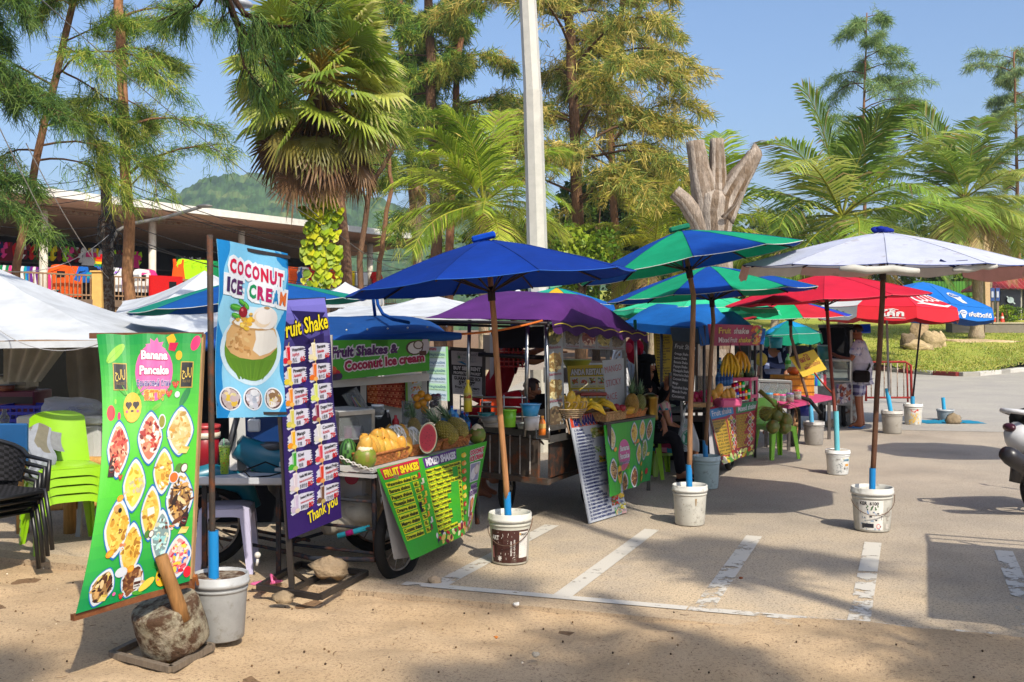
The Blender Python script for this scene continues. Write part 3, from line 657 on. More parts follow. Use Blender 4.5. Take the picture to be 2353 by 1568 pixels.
def frond(Q, C, m, p, az, el, L, rnd, pal, droop=1., lf=.38, wd=.06, n=60):
 d = V((math.cos(az)*math.cos(el), math.sin(az)*math.cos(el), math.sin(el))); q = V(p); pts = [q.copy()]; k = 12
 sw = rnd.uniform(-.05, .05)
 for i in range(k):
  d = (d+V((-math.sin(az)*sw, math.cos(az)*sw, -droop*.21*(.08+(i/k)**1.6)))).normalized(); q = q+d*L/k; pts.append(q.copy())
 m.tube(pts, [.035*(L/4)*(1-.85*i/k)+.004 for i in range(k+1)], 5, '#a8a838' if rnd.random() < .7 else '#8a8a3a', cap=False)
 c0 = rnd.choice(pal)
 for i in range(n):
  f = .16+.84*(i+.5)/n; x = f*k; j = min(int(x), k-1); b = pts[j].lerp(pts[j+1], x-j); tn = (pts[j+1]-pts[j]).normalized()
  sd = tn.cross(V((0, 0, 1)));  sd = sd.normalized() if sd.length > .05 else V((-math.sin(az), math.cos(az), 0))
  up = sd.cross(tn)
  for sg in (-1, 1):
   l = L*lf*math.sin(math.pi*(.12+.8*f))**.7*rnd.uniform(.8, 1.1)
   dd = (tn*(.55+.25*f)+sd*sg*.75+up*.12+V((0, 0, -.06-rnd.uniform(0, .2)))).normalized()
   e1 = b+dd*l*.55; d2 = (dd+V((0, 0, -.28-.3*rnd.random()))).normalized(); e2 = e1+d2*l*.45
   w_ = tn*wd*.5*(L/4); cc = jit(c0 if rnd.random() < .75 else rnd.choice(pal), .16, rnd)
   if rnd.random() < .05: cc = lin('#a08a5a')
   Q.append((b-w_*.6, b+w_*.6, e1+w_, e1-w_)); C.append(cc); Q.append((e1-w_, e1+w_, e2+w_*.15, e2-w_*.15)); C.append(cc)
def coconut_palm(label, crown, L, seed, nf, foot, r=.17, pal=('#94a82a', '#a8b83a', '#7f9826', '#bcc44c', '#6a8424'), nuts=0, wd=.055, el=(-.45, 1.5), lean=0, dead=3, group='coconut palms round the market', n=58):
 rnd = random.Random(seed); crown = V(crown); foot = V(foot); t = thing('coconut_palm', label, 'palm tree', foot, group)
 m = MB('#9a8a72', True); m.jit = .12; k = 26; pts = []; rs = []
 for i in range(k+1):
  f = i/k; pts.append(foot.lerp(crown, f)+V((lean*math.sin(f*math.pi), 0, 0))); rs.append(r*(1.5-.5*min(1, f*6))*(1-.3*f)*(1+(.05 if i % 2 else -.03)))
 m.tube(pts, rs, 10); mk('trunk', m, 'bark', t)
 Q = []; C = []; m = MB('#a8a838', True)
 for i in range(nf):
  f = (i+.5)/nf; e = el[1]+(el[0]-el[1])*f**.8+rnd.uniform(-.12, .12); frond(Q, C, m, crown+V((0, 0, .1)), i*2.4+rnd.uniform(-.3, .3), e, L*rnd.uniform(.82, 1.08), rnd, pal, rnd.uniform(.75, 1.2), wd=wd, n=n)
 for i in range(dead): frond(Q, C, m, crown-V((0, 0, .15)), rnd.uniform(0, 6.28), -.7, L*.75, rnd, ('#9a8050', '#8a7248', '#b09a64'), 1.6, wd=wd, n=n)
 for i in range(5): m.ball(crown+V((rnd.uniform(-.15, .15), rnd.uniform(-.15, .15), rnd.uniform(-.3, .1))), (.16, .16, .3), 7, 5, col=rnd.choice(('#8a6a44', '#a3804f', '#6f5338')))
 mk('frond_stem', m, 'leaf', t); quads('frond', np.array(Q), np.array(C), 'leaf', t)['kind'] = 'stuff'
 for i in range(nuts):
  m = MB('#8a8a2c', True); a = rnd.uniform(0, 6.28); m.ball(crown+V((.25*math.cos(a), .25*math.sin(a), -.25-rnd.random()*.2)), (.1, .1, .13), 10, 7); mk('coconut', m, 'fruit', t)
 return t
coconut_palm('coconut palm with bright arching fronds above the blue umbrella', P(1110, 478, 30), 3.0, 5, 26, g0(1112, 30), .16, nuts=3, wd=.06)
coconut_palm('big coconut palm with ragged fronds behind the white umbrella', P(1935, 505, 38), 5.2, 9, 23, g0(1938, 38, .1), .22, dead=5, wd=.07, pal=('#7f9a38', '#93a548', '#6a8430', '#a8ae56', '#567026'))
p = GL(2243, 784); coconut_palm('coconut palm with a ringed trunk rooted in the lawn', P(2216, 462, p.y), 5.0, 14, 22, p, .26, lean=.3, dead=5, wd=.075, pal=('#7f9838', '#98a850', '#688230', '#a8ae5a'))
coconut_palm('coconut palm half hidden behind the dead tree stump', P(1622, 520, 45), 4.2, 17, 18, g0(1622, 45, .3), .2, wd=.075)
coconut_palm('low coconut palm with yellow fronds beside the dead stump', P(1500, 590, 41), 3.2, 19, 15, g0(1502, 41, .2), .2, wd=.05, pal=('#a3a32c', '#8f9a2a', '#bdb444', '#75842a'))
coconut_palm('coconut palm standing dim beside the red roofed hut', P(2276, 560, 60), 3.6, 20, 18, g0(2266, 60, 1.6), .25, wd=.07, n=22)
coconut_palm('small dark palm beside the casuarina trunks', P(962, 440, 38), 2.1, 23, 16, g0(962, 38), .14, wd=.05, pal=('#3f5a24', '#526c2a', '#34481f'), n=24)
coconut_palm('coconut palm filling the gap between the stump and the big palm', P(1785, 590, 60), 3.6, 31, 16, g0(1780, 56, 1.2), .22, wd=.07, n=24, pal=('#8a8f34', '#75802c', '#a39a48'))
def fanleaf(Q, C, m, p, d, pet, R, rnd, pal, dead=0.):
 d = V(d).normalized(); e = p+d*pet-V((0, 0, pet*pet*(.1+.5*dead))); m.tube([p, p.lerp(e, .5)+V((0, 0, .05*pet)), e], [.03, .022, .016], 5, '#b09a3a' if not dead else '#7a5a38', cap=False)
 f = (e-p).normalized(); s = f.cross(V((0, 0, 1))); s = s.normalized() if s.length > .1 else V((1, 0, 0)); tw = rnd.uniform(-.8, .8); s = Quaternion(f, tw) @ s; nrm = s.cross(f); n = 26; c0 = rnd.choice(pal)
 for i in range(n):
  a = rad(-128+256*(i+.5)/n); h = rad(256/n/2); g = -V((0, 0, 1))*(.25+.35*dead)
  def dr(x): return f*math.cos(x)+s*math.sin(x)
  r1 = R*.55; r2 = R*rnd.uniform(.9, 1.08)*(.75+.25*math.cos(a/1.6))
  cup = nrm*.12*R*math.cos(a)
  b0 = e; p1, p2, pm = e+dr(a-h)*r1+cup*.6, e+dr(a+h)*r1+cup*.6, e+dr(a)*r1+cup*.6+nrm*.035*R
  tip = e+dr(a)*r2+g*R*.55*rnd.uniform(.5, 1.4)*(1 if rnd.random() < .8 else 1.6)
  q1, q2 = pm.lerp(tip, .55)+dr(a+1.57)*.028*R, pm.lerp(tip, .55)-dr(a+1.57)*.028*R
  cc = jit(c0, .14, rnd)
  Q.append((b0, b0, p1, pm)); C.append(cc); Q.append((b0, b0, pm, p2)); C.append(tuple(x*.9 for x in cc))
  ct = cc if rnd.random() > .35 or dead else mixc(cc, '#b3a078', .6)
  Q.append((p1, pm, q2, q2)); C.append(cc); Q.append((pm, p2, q1, q1)); C.append(cc); Q.append((q2, pm, q1, tip)); C.append(ct)
rnd = random.Random(77); FY = 22.; fp = thing('fan_palm', 'fan palm with a bushy crown over a brown skirt of dead leaves', 'palm tree', g0(742, FY))
m = MB('#6b5544', True); m.jit = .15; m.tube([g0(744, FY), P(742, 640, FY), P(738, 430, FY), P(736, 180, FY)], [.16, .14, .15, .2], 10); mk('trunk', m, 'bark', fp)
Q = []; C = []; m = MB(); cc = P(736, 172, FY)
for i in range(120):
 f = (i+.5)/120; el = 1.35-2.0*f**.85+rnd.uniform(-.15, .15); az = i*2.39996; fanleaf(Q, C, m, cc+V((0, 0, .55*(1-f)-.3*f)), V((math.cos(az)*math.cos(el), math.sin(az)*math.cos(el), math.sin(el))), rnd.uniform(.9, 1.5), rnd.uniform(.62, .88), rnd, ('#a0ac40', '#869838', '#b4b858', '#728a30', '#94a43a'))
mk('leaf_stalk', m, 'leaf', fp); quads('crown', np.array(Q), np.array(C), 'leaf', fp)
Q = []; C = []; m = MB()
for i in range(54):
 f = (i+.5)/54; el = -.55-.7*f+rnd.uniform(-.15, .15); az = i*2.39996; fanleaf(Q, C, m, cc+V((0, 0, -.22-.2*f)), V((math.cos(az)*math.cos(el), math.sin(az)*math.cos(el), math.sin(el))), rnd.uniform(.7, 1.3), rnd.uniform(.5, .72), rnd, ('#8a6a48', '#75583c', '#a8865c', '#5f4630', '#7d7038') if f > .3 else ('#75702c', '#8a7f3a', '#8a6a48'), .8)
mk('dead_stalk', m, 'leaf', fp); quads('dead_skirt', np.array(Q), np.array(C), 'leaf', fp)
rnd = random.Random(5); Q = []; C = []
for i in range(260):
 v = rnd.uniform(405, 655); wv = 44 if 470 < v < 640 else 30; u = 738+rnd.uniform(-wv, wv); p = P(u, v, FY-.18-.12*rnd.random()*(1-abs(u-738)/60)); s = rnd.uniform(.10, .19); a = rnd.uniform(-.6, .6); tl = rnd.uniform(.2, .9)
 ax = V((math.cos(a), -.3*rnd.uniform(-1, 1), math.sin(a))); dn = V((math.sin(a), -tl, -math.cos(a))).normalized()
 c = jit(rnd.choice(('#b8c020', '#8fa822', '#d0cc2c', '#6a861e', '#a8b824')), .1, rnd)
 o = [p-dn*s*.1, p+ax*s*.55+dn*s*.15, p+ax*s*.5+dn*s*.7, p+dn*s*1.25]; o2 = [p-dn*s*.1, p+dn*s*1.25, p-ax*s*.5+dn*s*.7, p-ax*s*.55+dn*s*.15]
 Q += [tuple(map(tuple, o)), tuple(map(tuple, o2))]; C += [c, tuple(x*.85 for x in c)]
vn = thing('climbing_vine', 'golden leaved climber wrapped round the fan palm trunk', 'vine', P(738, 660, FY)); quads('foliage', np.array(Q), np.array(C), 'leaf', vn)
m = MB('#7a6a48'); m.tube([P(748, 660, FY-.2), P(752, 560, FY-.24), P(740, 430, FY-.2)], .02, 6); mk('stem', m, 'bark', vn)
def leafy(name, label, c, r, n, seed, pal, s=.16, foot=None, cat='tree', nclump=26, group='broad-leaved trees behind the stalls'):
 rs = np.random.default_rng(seed); c = V(c); base = V(foot) if foot else V((c.x, c.y, 0)); t = thing(name, label, cat, base, group)
 if foot is not None or c.z-r[2] > .3:
  m = MB('#5c4836', True); m.tube([base, base.lerp(c, .6), c], [.2, .15, .06], 8)
  for i in range(7): m.tube([base.lerp(c, .6), c+V([float(x) for x in rs.normal(0, .4, 3)*np.array(r)])], [.08, .02], 5)
  mk('trunk', m, 'bark', t)
 D = rs.normal(0, 1, (nclump, 3)); D /= np.linalg.norm(D, axis=1)[:, None]; K = D*rs.uniform(.45, .95, (nclump, 1))*np.array(r); kr = rs.uniform(.22, .42, nclump)
 idx = rs.integers(0, nclump, n); X = rs.normal(0, 1, (n, 3)); X /= np.linalg.norm(X, axis=1)[:, None]; X *= rs.uniform(.5, 1, (n, 1))**.5
 Pp = K[idx]+X*kr[idx][:, None]*np.array(r)+np.array(c)
 A = rs.normal(0, 1, (n, 3)); A[:, 2] -= .3; A /= np.linalg.norm(A, axis=1)[:, None]; B = np.cross(A, rs.normal(0, 1, (n, 3))); B /= np.linalg.norm(B, axis=1)[:, None]; L = rs.uniform(.6, 1.3, (n, 1))*s
 Q = np.stack((Pp, Pp+A*L*.5+B*L*.3, Pp+A*L, Pp+A*L*.5-B*L*.3), 1)
 pal = np.array([lin(x) for x in pal]); C = pal[rs.integers(0, len(pal), nclump)[idx]]*rs.uniform(.7, 1.3, (n, 1))
 quads('crown', Q, C, 'leaf', t); return t
GB = ('#4a6a22', '#3a5620', '#5f7a2a', '#6f8430'); GD = ('#34501f', '#2c451c', '#45602a')
leafy('shade_tree', 'dark broad-leaved tree behind the golden casuarina', P(1480, 470, 54), (3.6, 2.5, 3.2), 9000, 1, GD+GB[:1], .3)
leafy('shade_tree', 'dense green tree next to the metal lamp post', P(1370, 520, 50), (2.6, 2, 2.4), 6000, 2, GB, .28)
leafy('shade_tree', 'olive tree crown seen between the stump and the coconut palms', P(1800, 600, 72), (6, 3, 4), 9000, 3, ('#6a7a34', '#56682c', '#808a40'), .36)
leafy('shade_tree', 'green tree mass behind the big coconut palm', P(2030, 610, 74), (6, 3, 4), 9000, 4, GB, .36)
leafy('shade_tree', 'sunlit tree crown behind the red roofed hut', P(2290, 590, 78), (6, 3, 4.4), 9000, 5, ('#7a8a3a', '#5f742e', '#90984a'), .36)
leafy('shade_tree', 'leafy tree with climbing stems beside the far utility pole', P(1335, 600, 38), (1.2, 1.2, 1.6), 4200, 6, ('#7f9a24', '#5f7f22', '#98a832'), .2)
leafy('shade_tree', 'low dark tree behind the striped umbrellas', P(1560, 640, 60), (5, 3, 2.6), 7000, 7, GD, .34)
leafy('shade_tree', 'dark green tree behind the blue umbrella', P(1180, 600, 58), (4, 2.5, 2.6), 6000, 9, GD+GB, .32)
m = MB('#94897c', True); SY = 25.
def limb(pts, rs, n=16):
 q = []; r = []
 for (a, b), (x, y) in zip(zip(pts, pts[1:]), zip(rs, rs[1:])):
  for i in range(5): q.append(V(a).lerp(V(b), i/5)); r.append(x+(y-x)*i/5)
 q.append(V(pts[-1])); r.append(rs[-1]); b0 = len(m.v); f0 = len(m.f); m.tube(q, r, n)
 for i in range(b0, len(m.v)):
  p = V(m.v[i]); k = (i-b0) % n; g = noise.noise(V((k*.9, 0, p.z*.25)))*.06+noise.noise(p*2.5)*.05; c = q[min((i-b0)//n, len(q)-1)]; d = (p-c); m.v[i] = tuple(p+d.normalized()*g*min(1, d.length*3))
 for i in range(f0, len(m.f)):
  p = V(m.v[m.f[i][0]]); k = (i-f0) % n; m.c[i] = mixc('#6a5846', '#a3978a', .5+.9*noise.noise(V((k*1.3, p.x, p.z*.35)))+.3*noise.noise(p*5)) if len(m.f[i]) == 4 else lin('#5f4c3a')
limb([g0(1643, SY), P(1643, 640, SY), P(1643, 545, SY), P(1640, 490, SY), P(1645, 455, SY), P(1650, 430, SY)], [.46, .40, .36, .43, .42, .12])
limb([P(1632, 505, SY), P(1618, 440, SY), P(1606, 390, SY), P(1598, 325, SY)], [.36, .30, .25, .20]); limb([P(1648, 450, SY), P(1648, 390, SY+.1), P(1648, 320, SY+.1)], [.26, .19, .165])
limb([P(1652, 500, SY), P(1682, 440, SY), P(1712, 392, SY), P(1735, 352, SY), P(1734, 331, SY)], [.36, .30, .23, .18, .03]); limb([P(1632, 560, SY), P(1605, 505, SY-.1), P(1575, 462, SY-.15), P(1550, 440, SY-.15)], [.28, .22, .18, .165]); limb([P(1660, 500, SY-.5), P(1690, 470, SY-.7), P(1705, 440, SY-.8)], [.05, .04, .02], 8)
one('dead_tree_stump', m, 'bark', 'pale dead trunk sawn off into four thick stubs', 'tree stump')
def bucket(u, v, dia, h, label, col, sl=None, slr=.026, slcol='#1478b4', handle=True, lid=False, fill='#8f8270', prints=None, tilt=0., mat='oldplastic', taper=.86, low=.06):
 c = G(u, v); t = thing('bucket', label, 'bucket', c, 'weighted buckets that hold the umbrellas'); r = dia/2
 m = MB(col, True); m.lathe(c, [(0, .006), (r*taper*.97, .006), (r*taper, .012), (r*.96, h*.74), (r*.965, h*.76), (r*1.0, h*.765), (r*1.0, h*.80), (r*.965, h*.805)], 28)
 m.lathe(c, [(r*.965, h*.805), (r*.98, h*.9), (r*.95, h*.9), (r*.94, h*.70)], 28); mk('body', m, mat, t)
 m = MB(mixc(col, '#ffffff', .12), True); m.lathe(c, [(r*.97, h*.84), (r*1.045, h*.845), (r*1.05, h*.9), (r*1.03, h*.905), (r*1.03, h*.985), (r*1.0, h), (r*.965, h*.995), (r*.955, h*.86)], 28); mk('rim', m, mat, t)
 zf = h*(.97 if lid else 1-low/h); m = MB(fill, False); m.grid(lambda x, y: c+V((r*.95*x*math.cos(6.2832*y), r*.95*x*math.sin(6.2832*y), zf+.012*noise.noise(V((x*6*math.cos(6.28*y), x*6*math.sin(6.28*y), u))))), 7, 24, sm=True); mk('filling', m, 'concrete' if not lid else mat, t)
 if handle:
  m = MB('#5a4636', True); a0 = rad(handle if handle is not True else -50); pts = []
  for i in range(15):
   f = i/14*math.pi; x, y, z = r*1.07*math.cos(f), -r*1.1*math.sin(f), h*.8-h*.42*math.sin(f)*.9
   pts.append(c+V((x*math.cos(a0*0+rad(8)), y, z+x*.18)))
  m.tube(pts, .003, 5); mk('handle', m, 'rusty', t)
 if sl:
  y = c.y-.02; a, b = P(*sl[0], y), P(*sl[1], y); m = MB(slcol, True); d = (b-a).normalized(); a = a-d*.08; m.tube([a, b], slr, 14, cap=False); m.tube([b, b-d*.1], slr*.86, 14, cap=False); m.lathe(b, [(slr*.86, 0), (slr, 0)], 14, look(d)); mk('pipe_sleeve', m, 'paint' if slcol != '#1478b4' else 'plastic', t)
 if prints:
  art, a0, a1, z0, z1 = prints
  def fn(x, y, o):
   a = rad(a0+(a1-a0)*x); z = h*(z1+(z0-z1)*y); rr_ = r*(taper+(.96-taper)*min(1, z/(h*.74)))+.0025+o; return c+V((rr_*math.cos(a), rr_*math.sin(a), z))
  m = MB(); art.draw(m, fn, .0006); mk('print', m, 'oldplastic', t)
 return t
def panelrect(a, x, y, w, h, col, l=1): a.rect(x, y, w, h, col, l, n=6); return a
pb = Art(100, 60); panelrect(pb, 0, 0, 100, 60, '#3f211b', 0); panelrect(pb, 72, 3, 26, 48, '#c9c4bc', 1)
pb.text('SMART', 75, 10, 4.5, '#2c2422', 2, bold=.03); pb.ell(74, 7, 1.6, 2.2, '#c8962a', 2)
for i in range(9): pb.rect(75, 15+3.6*i, 20 if i % 3 else 13, 1, '#8d9aa8', 2)
pb.text('ART', 2, 18, 8, '#d8d0c8', 1, bold=.04); pb.text('5 U.S. GALLON', 62, 50, 3.6, '#d8d0c8', 2, rot=-1.571, bold=.02)
for i in range(16): pb.rect(51, 20+1.7*i, 3.4, .9, '#d8d0c8', 2)
rr = random.Random(2)
for i in range(30):
 x, y = rr.uniform(20, 62), rr.uniform(3, 56); pb.ell(x, y, rr.uniform(.2, .7), rr.uniform(.5, 3.), '#cfc6bc', 1.5, 6, rr.uniform(-.4, .4))
pb.star(24, 52, 3, 6.5, 7, '#d8d0c8', 2); pb.rect(1, 30, 6, 22, '#b0706a', 1)
pe = Art(100, 60); panelrect(pe, 0, 0, 62, 58, '#d0ccc4', 0); pe.text('KER  6100', 4, 9, 6.5, '#25242a', 2, bold=.03, fit=46)
pe.poly([(4, 20), (58, 30), (58, 38), (4, 27)], '#1d2b5a', 1); pe.poly([(22, 20), (40, 22), (46, 30), (24, 26)], '#3f7fc0', 1.5)
for i in range(26):
 x, y = rr.uniform(4, 56), rr.uniform(22, 56); pe.rect(x, y, rr.uniform(2, 7), rr.uniform(1, 4), rr.choice(('#2a2c34', '#4a5a70', '#e0ddd6', '#8fa0b0', '#1f2530')), 1.2+.02*i)
panelrect(pe, 8, 45, 30, 8, '#1f1f2c', 2)
for i in range(12): pe.ell(30+rr.uniform(-12, 22), 10+rr.uniform(0, 8), 1.6, 1.8, rr.choice(('#3f6a3a', '#2f4f34')), 1.5, 7)
for a, b in ((78, 18), (78, 36), (71, 27), (85, 27), (78, 27)): pe.rect(a-3.2, b-4, 6.4, 8, '#8d857c', 1); pe.rect(a-2.4, b-3, 4.8, 6, '#a9a298', 1.5)
pe.ell(50, 50, 5, 5, '#d06a70', 2.2); pe.ell(50, 50, 3.6, 3.6, '#d8cfc8', 2.4); panelrect(pe, 70, 46, 14, 10, '#b0a99f', 1)
pf = Art(100, 60); pf.text('SUPREME', 60, 14, 7, '#1f6a8a', 1, bold=.03, fit=34); pf.rect(70, 24, 20, 8, '#c08a3a', 1); pf.rect(66, 36, 5, 8, '#444', 1); pf.rect(80, 36, 5, 8, '#444', 1); pf.rect(60, 2, 38, 8, '#d8d48a', .6)
for i in range(30): pf.ell(rr.uniform(28, 56), rr.uniform(6, 56), rr.uniform(.5, 1.8), rr.uniform(.5, 2.6), '#23404f', 1, 6, rr.uniform(0, 3))
pi = Art(100, 60); pi.poly([(20, 2), (60, 0), (62, 10), (48, 8), (44, 16), (24, 10)], '#b8342c', 1)
for i in range(34): pi.ell(rr.uniform(10, 85), rr.uniform(20, 58), rr.uniform(2, 7), rr.uniform(1.5, 5), rr.choice(('#d8a83a', '#c8b070', '#d8a83a', '#cfc9bd')), 1+.01*i, 8, rr.uniform(0, 3))
pc = Art(100, 60)
for i in range(26): pc.ell(rr.uniform(5, 95), rr.uniform(2, 58), rr.uniform(.3, 1.), rr.uniform(.4, 2.2), rr.choice(('#7a6240', '#55483c', '#8a7a60')), 1, 6)
pc.poly([(58, 2), (62, 2), (61, 18), (59, 18)], '#8a6a3a', 1.2); pc.text('G', 78, 30, 6, '#6f6a66', 1); pc.text('H', 86, 36, 5, '#8a8580', 1)
bk = {}
bk['A'] = bucket(505, 1466, .30, .35, 'grey cement-caked bucket behind the concrete block', '#8f8f8d', ((491, 1330), (490, 1220)), .028, handle=False, low=.02)
bk['B'] = bucket(1172, 1292, .30, .36, 'brown labelled paint bucket under the plain blue umbrella', '#b3b0a2', ((1168, 1200), (1165, 1131)), prints=(pb, -152, -28, .06, .70))
bk['C'] = bucket(1585, 1205, .29, .34, 'dirty white bucket without a label in front of the bluish one', '#b9b6ac', ((1584, 1130), (1583, 1068)), .026, handle=False, prints=(pc, -150, -30, .05, .72))
bk['D'] = bucket(1623, 1122, .28, .34, 'pale blue-grey bucket by the red fruit shake banner', '#9fb0b0', ((1622, 1070), (1620, 1012)), handle=False)
bk['E'] = bucket(2004, 1218, .33, .36, 'white paint bucket printed 6100 under the white umbrella', '#b3b0a6', ((2004, 1140), (2005, 1076)), prints=(pe, -150, -30, .04, .74))
bk['F'] = bucket(1925, 1090, .265, .28, 'lidded white bucket spattered with dark blue paint', '#c9cac8', ((1924, 1050), (1921, 945)), .03, '#5aa8b4', False, True, '#b0a692', prints=(pf, -150, -30, .05, .74))
bk['G'] = bucket(1870, 1022, .29, .33, 'grey cement-stained bucket beside the cart wheel', '#8d8882', ((1866, 985), (1862, 920)), .032, '#4f9cc0', False)
bk['H'] = bucket(2050, 996, .325, .36, 'grey-beige bucket next to the yellow printed one', '#9a948a', ((2049, 960), (2038, 893)), .034, '#2f9cc8', False)
bk['I'] = bucket(2098, 976, .31, .36, 'white bucket with peeling red and yellow print', '#c2beb4', ((2097, 940), (2097, 911)), .036, '#2f8cb8', False, prints=(pi, -150, -30, .05, .78))
bk['J'] = bucket(2172, 966, .29, .2, 'short cut-down grey bucket standing on a blue tarp', '#86898a', ((2170, 950), (2167, 914)), .032, '#2f9cc8', False)
c = G(2176, 971); m = MB('#1f7fa0'); m.grid(lambda x, y: c+V((-.48+1.05*x+.1*noise.noise(V((x*3, y*4, 7))), -.3+.6*y+.12*noise.noise(V((x*5, y*2, 1))), .008+.035*abs(noise.noise(V((x*9, y*7, 3))))*(1-(1-2*x)**4))), 26, 12); one('tarp', m, 'canvas', 'crumpled blue tarp on the asphalt under the short bucket', 'tarp')
m = MB('#8a7a62'); p = G(2187, 974); m.ball(p+V((0, -.05, .08)), (.14, .09, .1), 9, 7, wob=.5, seed=4); one('stone', m, 'stone', 'grey-brown stone leaning against the short bucket', 'stone')
def umbrella(label, apex, R, H, roll, pitch, cols, n=10, poleto=None, polecol='#5a3a28', pr=.02, val=0., valcols=None, hem='#cfd0c8', mat='canvas', group='market umbrellas on wooden poles', sag=.022, top=None, phase=0., ribs=True, prints=(), name='market_umbrella', split=None, valf=None):
 apex = V(apex); ax = V((math.sin(rad(roll)), math.sin(rad(pitch)), 1)).normalized()
 X = (V((1, 0, 0))-ax*ax.x).normalized(); Y_ = ax.cross(X)
 t = thing(name, label, 'umbrella', V((apex.x, apex.y, 0)) if poleto is None else V(poleto), group)
 def pt(k, x, y, o=0.):
  """panel k, x across 0..1, y from the top 0..1"""
  a0, a1 = 2*math.pi*(k+phase)/n, 2*math.pi*(k+1+phase)/n
  r = R*y; h = H*(y**1.25)
  p0, p1 = [X*math.cos(a)*r+Y_*math.sin(a)*r for a in (a0, a1)]
  q = p0.lerp(p1, x); s = 4*x*(1-x)*sag*R*y
  return apex+q*(1-.25*s/R*y)-ax*(h+s*.55*y-o)
 m = MB(); K = 5; J = 7
 for k in range(n):
  c = cols[k % len(cols)]
  for j in range(J):
   for i in range(K):
    cc = c if not split or (j+.5)/J < split[0] else split[1]
    m.add([pt(k, i/K, j/J), pt(k, (i+1)/K, j/J), pt(k, (i+1)/K, (j+1)/J), pt(k, i/K, (j+1)/J)], [[0, 1, 2, 3]], cc, True)
 mk('canopy', m, mat, t)
 m = MB(hem, True)
 for k in range(n): m.tube([pt(k, i/K, 1.0) for i in range(K+1)], .0035, 4, cap=False)
 for k in range(n): m.tube([pt(k, 0, y)+ax*.001 for y in (.05, .35, .65, .99)], .004, 4, mixc(cols[k % len(cols)], '#0a0a14', .3), cap=False)
 mk('hem', m, 'canvas', t)
 if val:
  m = MB()
  for k in range(n):
   hh = val if valf is None else valf(k)
   if not hh: continue
   c = (valcols or cols)[k % len(valcols or cols)]
   for i in range(K):
    q = []
    for x in (i/K, (i+1)/K):
     p = pt(k, x, 1.0); d = (p-apex); d.z = 0; d = d.normalized() if d.length > .01 else V((1, 0, 0)); sc = hh*(1 if abs(x-.5) < .35 else .86); q.append((p, p-V((0, 0, sc))+d*.03+V((0, 0, .01*math.sin(x*9+k)))))
    m.add([q[0][0], q[1][0], q[1][1], q[0][1]], [[0, 1, 2, 3]], c, True)
  mk('valance', m, mat, t)
 hub = apex-ax*(H*1.0+.16)
 if ribs:
  for k in range(n):
   m = MB('#3a2c24', True); m.tube([pt(k, 0, y)-ax*.012 for y in (.02, .35, .7, .99)], .007, 5); mk('rib', m, 'wood', t)
   m = MB('#3a2c24', True); m.tube([hub+ax*.1, pt(k, 0, .5)-ax*.015], .006, 5); mk('strut', m, 'wood', t)
 if poleto is not None:
  m = MB(polecol, True); a = V(poleto); b = apex-ax*.02; q = b-ax*(H+.25); pts = [a.lerp(q, i/8)+V((noise.noise(V((i*.4, apex.x, 0)))*.006, 0, 0)) for i in range(9)]+[b]; m.tube(pts, [pr]*9+[pr*.9], 10); mk('pole', m, 'wood', t)
  m = MB('#2c221c', True); m.tube([hub+ax*.04, hub+ax*.14], pr*1.3, 10); mk('hub', m, 'wood', t)
 if top:
  m = MB(top, True)
  if top == '#1a2a80':
   for k in range(7): m.ball(apex+V((.05*math.cos(k*.9)-.005*k, .04*math.sin(k*.9), .012+.014*(k % 2))), (.04, .032, .022), 8, 6)
  else: m.box(apex+V((-.02, 0, .02)), (.17, .10, .045), Matrix.Rotation(rad(-14), 3, 'Y'), bev=.02)
  mk('top_cap', m, 'cloth', t)
 for nm, art, fn in prints:
  m = MB(); art.draw(m, lambda x, y, o: fn(pt, x, y, o), .003); mk(nm, m, 'vinyl', t)
 return t
def polebase(u, v, key): return P(u, v, bk[key].location.y-.02)
BL, GR = '#083f8e', '#0d8a60'
umbrella('plain royal blue umbrella over the brown paint bucket', P(1118, 552, 7.35), 1.03, .31, -5.2, 1, ('#052c7c', '#063084'), 10, polebase(1166, 1165, 'B'), '#a0714a', .021, hem='#2a58a8', top='#0c3d9c')
umbrella('green and blue umbrella tilted high over the unlabelled white bucket', P(1566, 530, 8.85), .97, .29, -10.5, 1.4, (GR, BL), 10, polebase(1583, 1090, 'C'), '#8a6648', .023, top='#1f6a50', phase=.3)
umbrella('second green and blue umbrella, lower, over the bluish bucket', P(1630, 612, 10.7), 1.08, .30, -4, 1, (BL, GR), 12, polebase(1621, 1030, 'D'), '#7a5a42', .022)
def wv(k):
 return (.12 if k in (0, 4) else .08) if math.sin(2*math.pi*(k+.5)/10) > -.2 else 0
u4 = umbrella('faded white umbrella with rolled valance over the 6100 bucket', P(2030, 534, 8.6), 1.16, .27, 0, -2.6, ('#b9bccb', '#b3b7c8'), 10, polebase(2005, 1100, 'E'), '#5a3c2a', .022, val=.17, valcols=('#c08c80', '#c8beb2', '#c8a498', '#c8beb2', '#c09488'), hem='#3a4a88', mat='canvas_dirty', top='#1a2a80', valf=wv)
for a, b, r in (((1930, 618), (2112, 622), .028), ((2190, 622), (2290, 610), .025)):
 m = MB('#bdbab0', True); p, q = P(*a, 7.55), P(*b, 7.6)
 if r > .026 or r < .015: p, q = P(*a, 7.5), P(*b, 7.5)
 m.tube([p.lerp(q, i/6)+V((0, 0, .008*math.sin(i*2))) for i in range(7)], [r*.6]+[r]*5+[r*.7], 9); mk('rolled_flap', m, 'canvas_dirty', u4)
m = MB('#1c2350'); m.tube([P(2160, 598, 7.6), P(2190, 612, 7.58), P(2212, 624, 7.56)], .01, 5); m.tube([P(2196, 602, 7.6), P(2222, 600, 7.6), P(2238, 610, 7.6)], .009, 5); mk('tie_tape', m, 'cloth', u4)
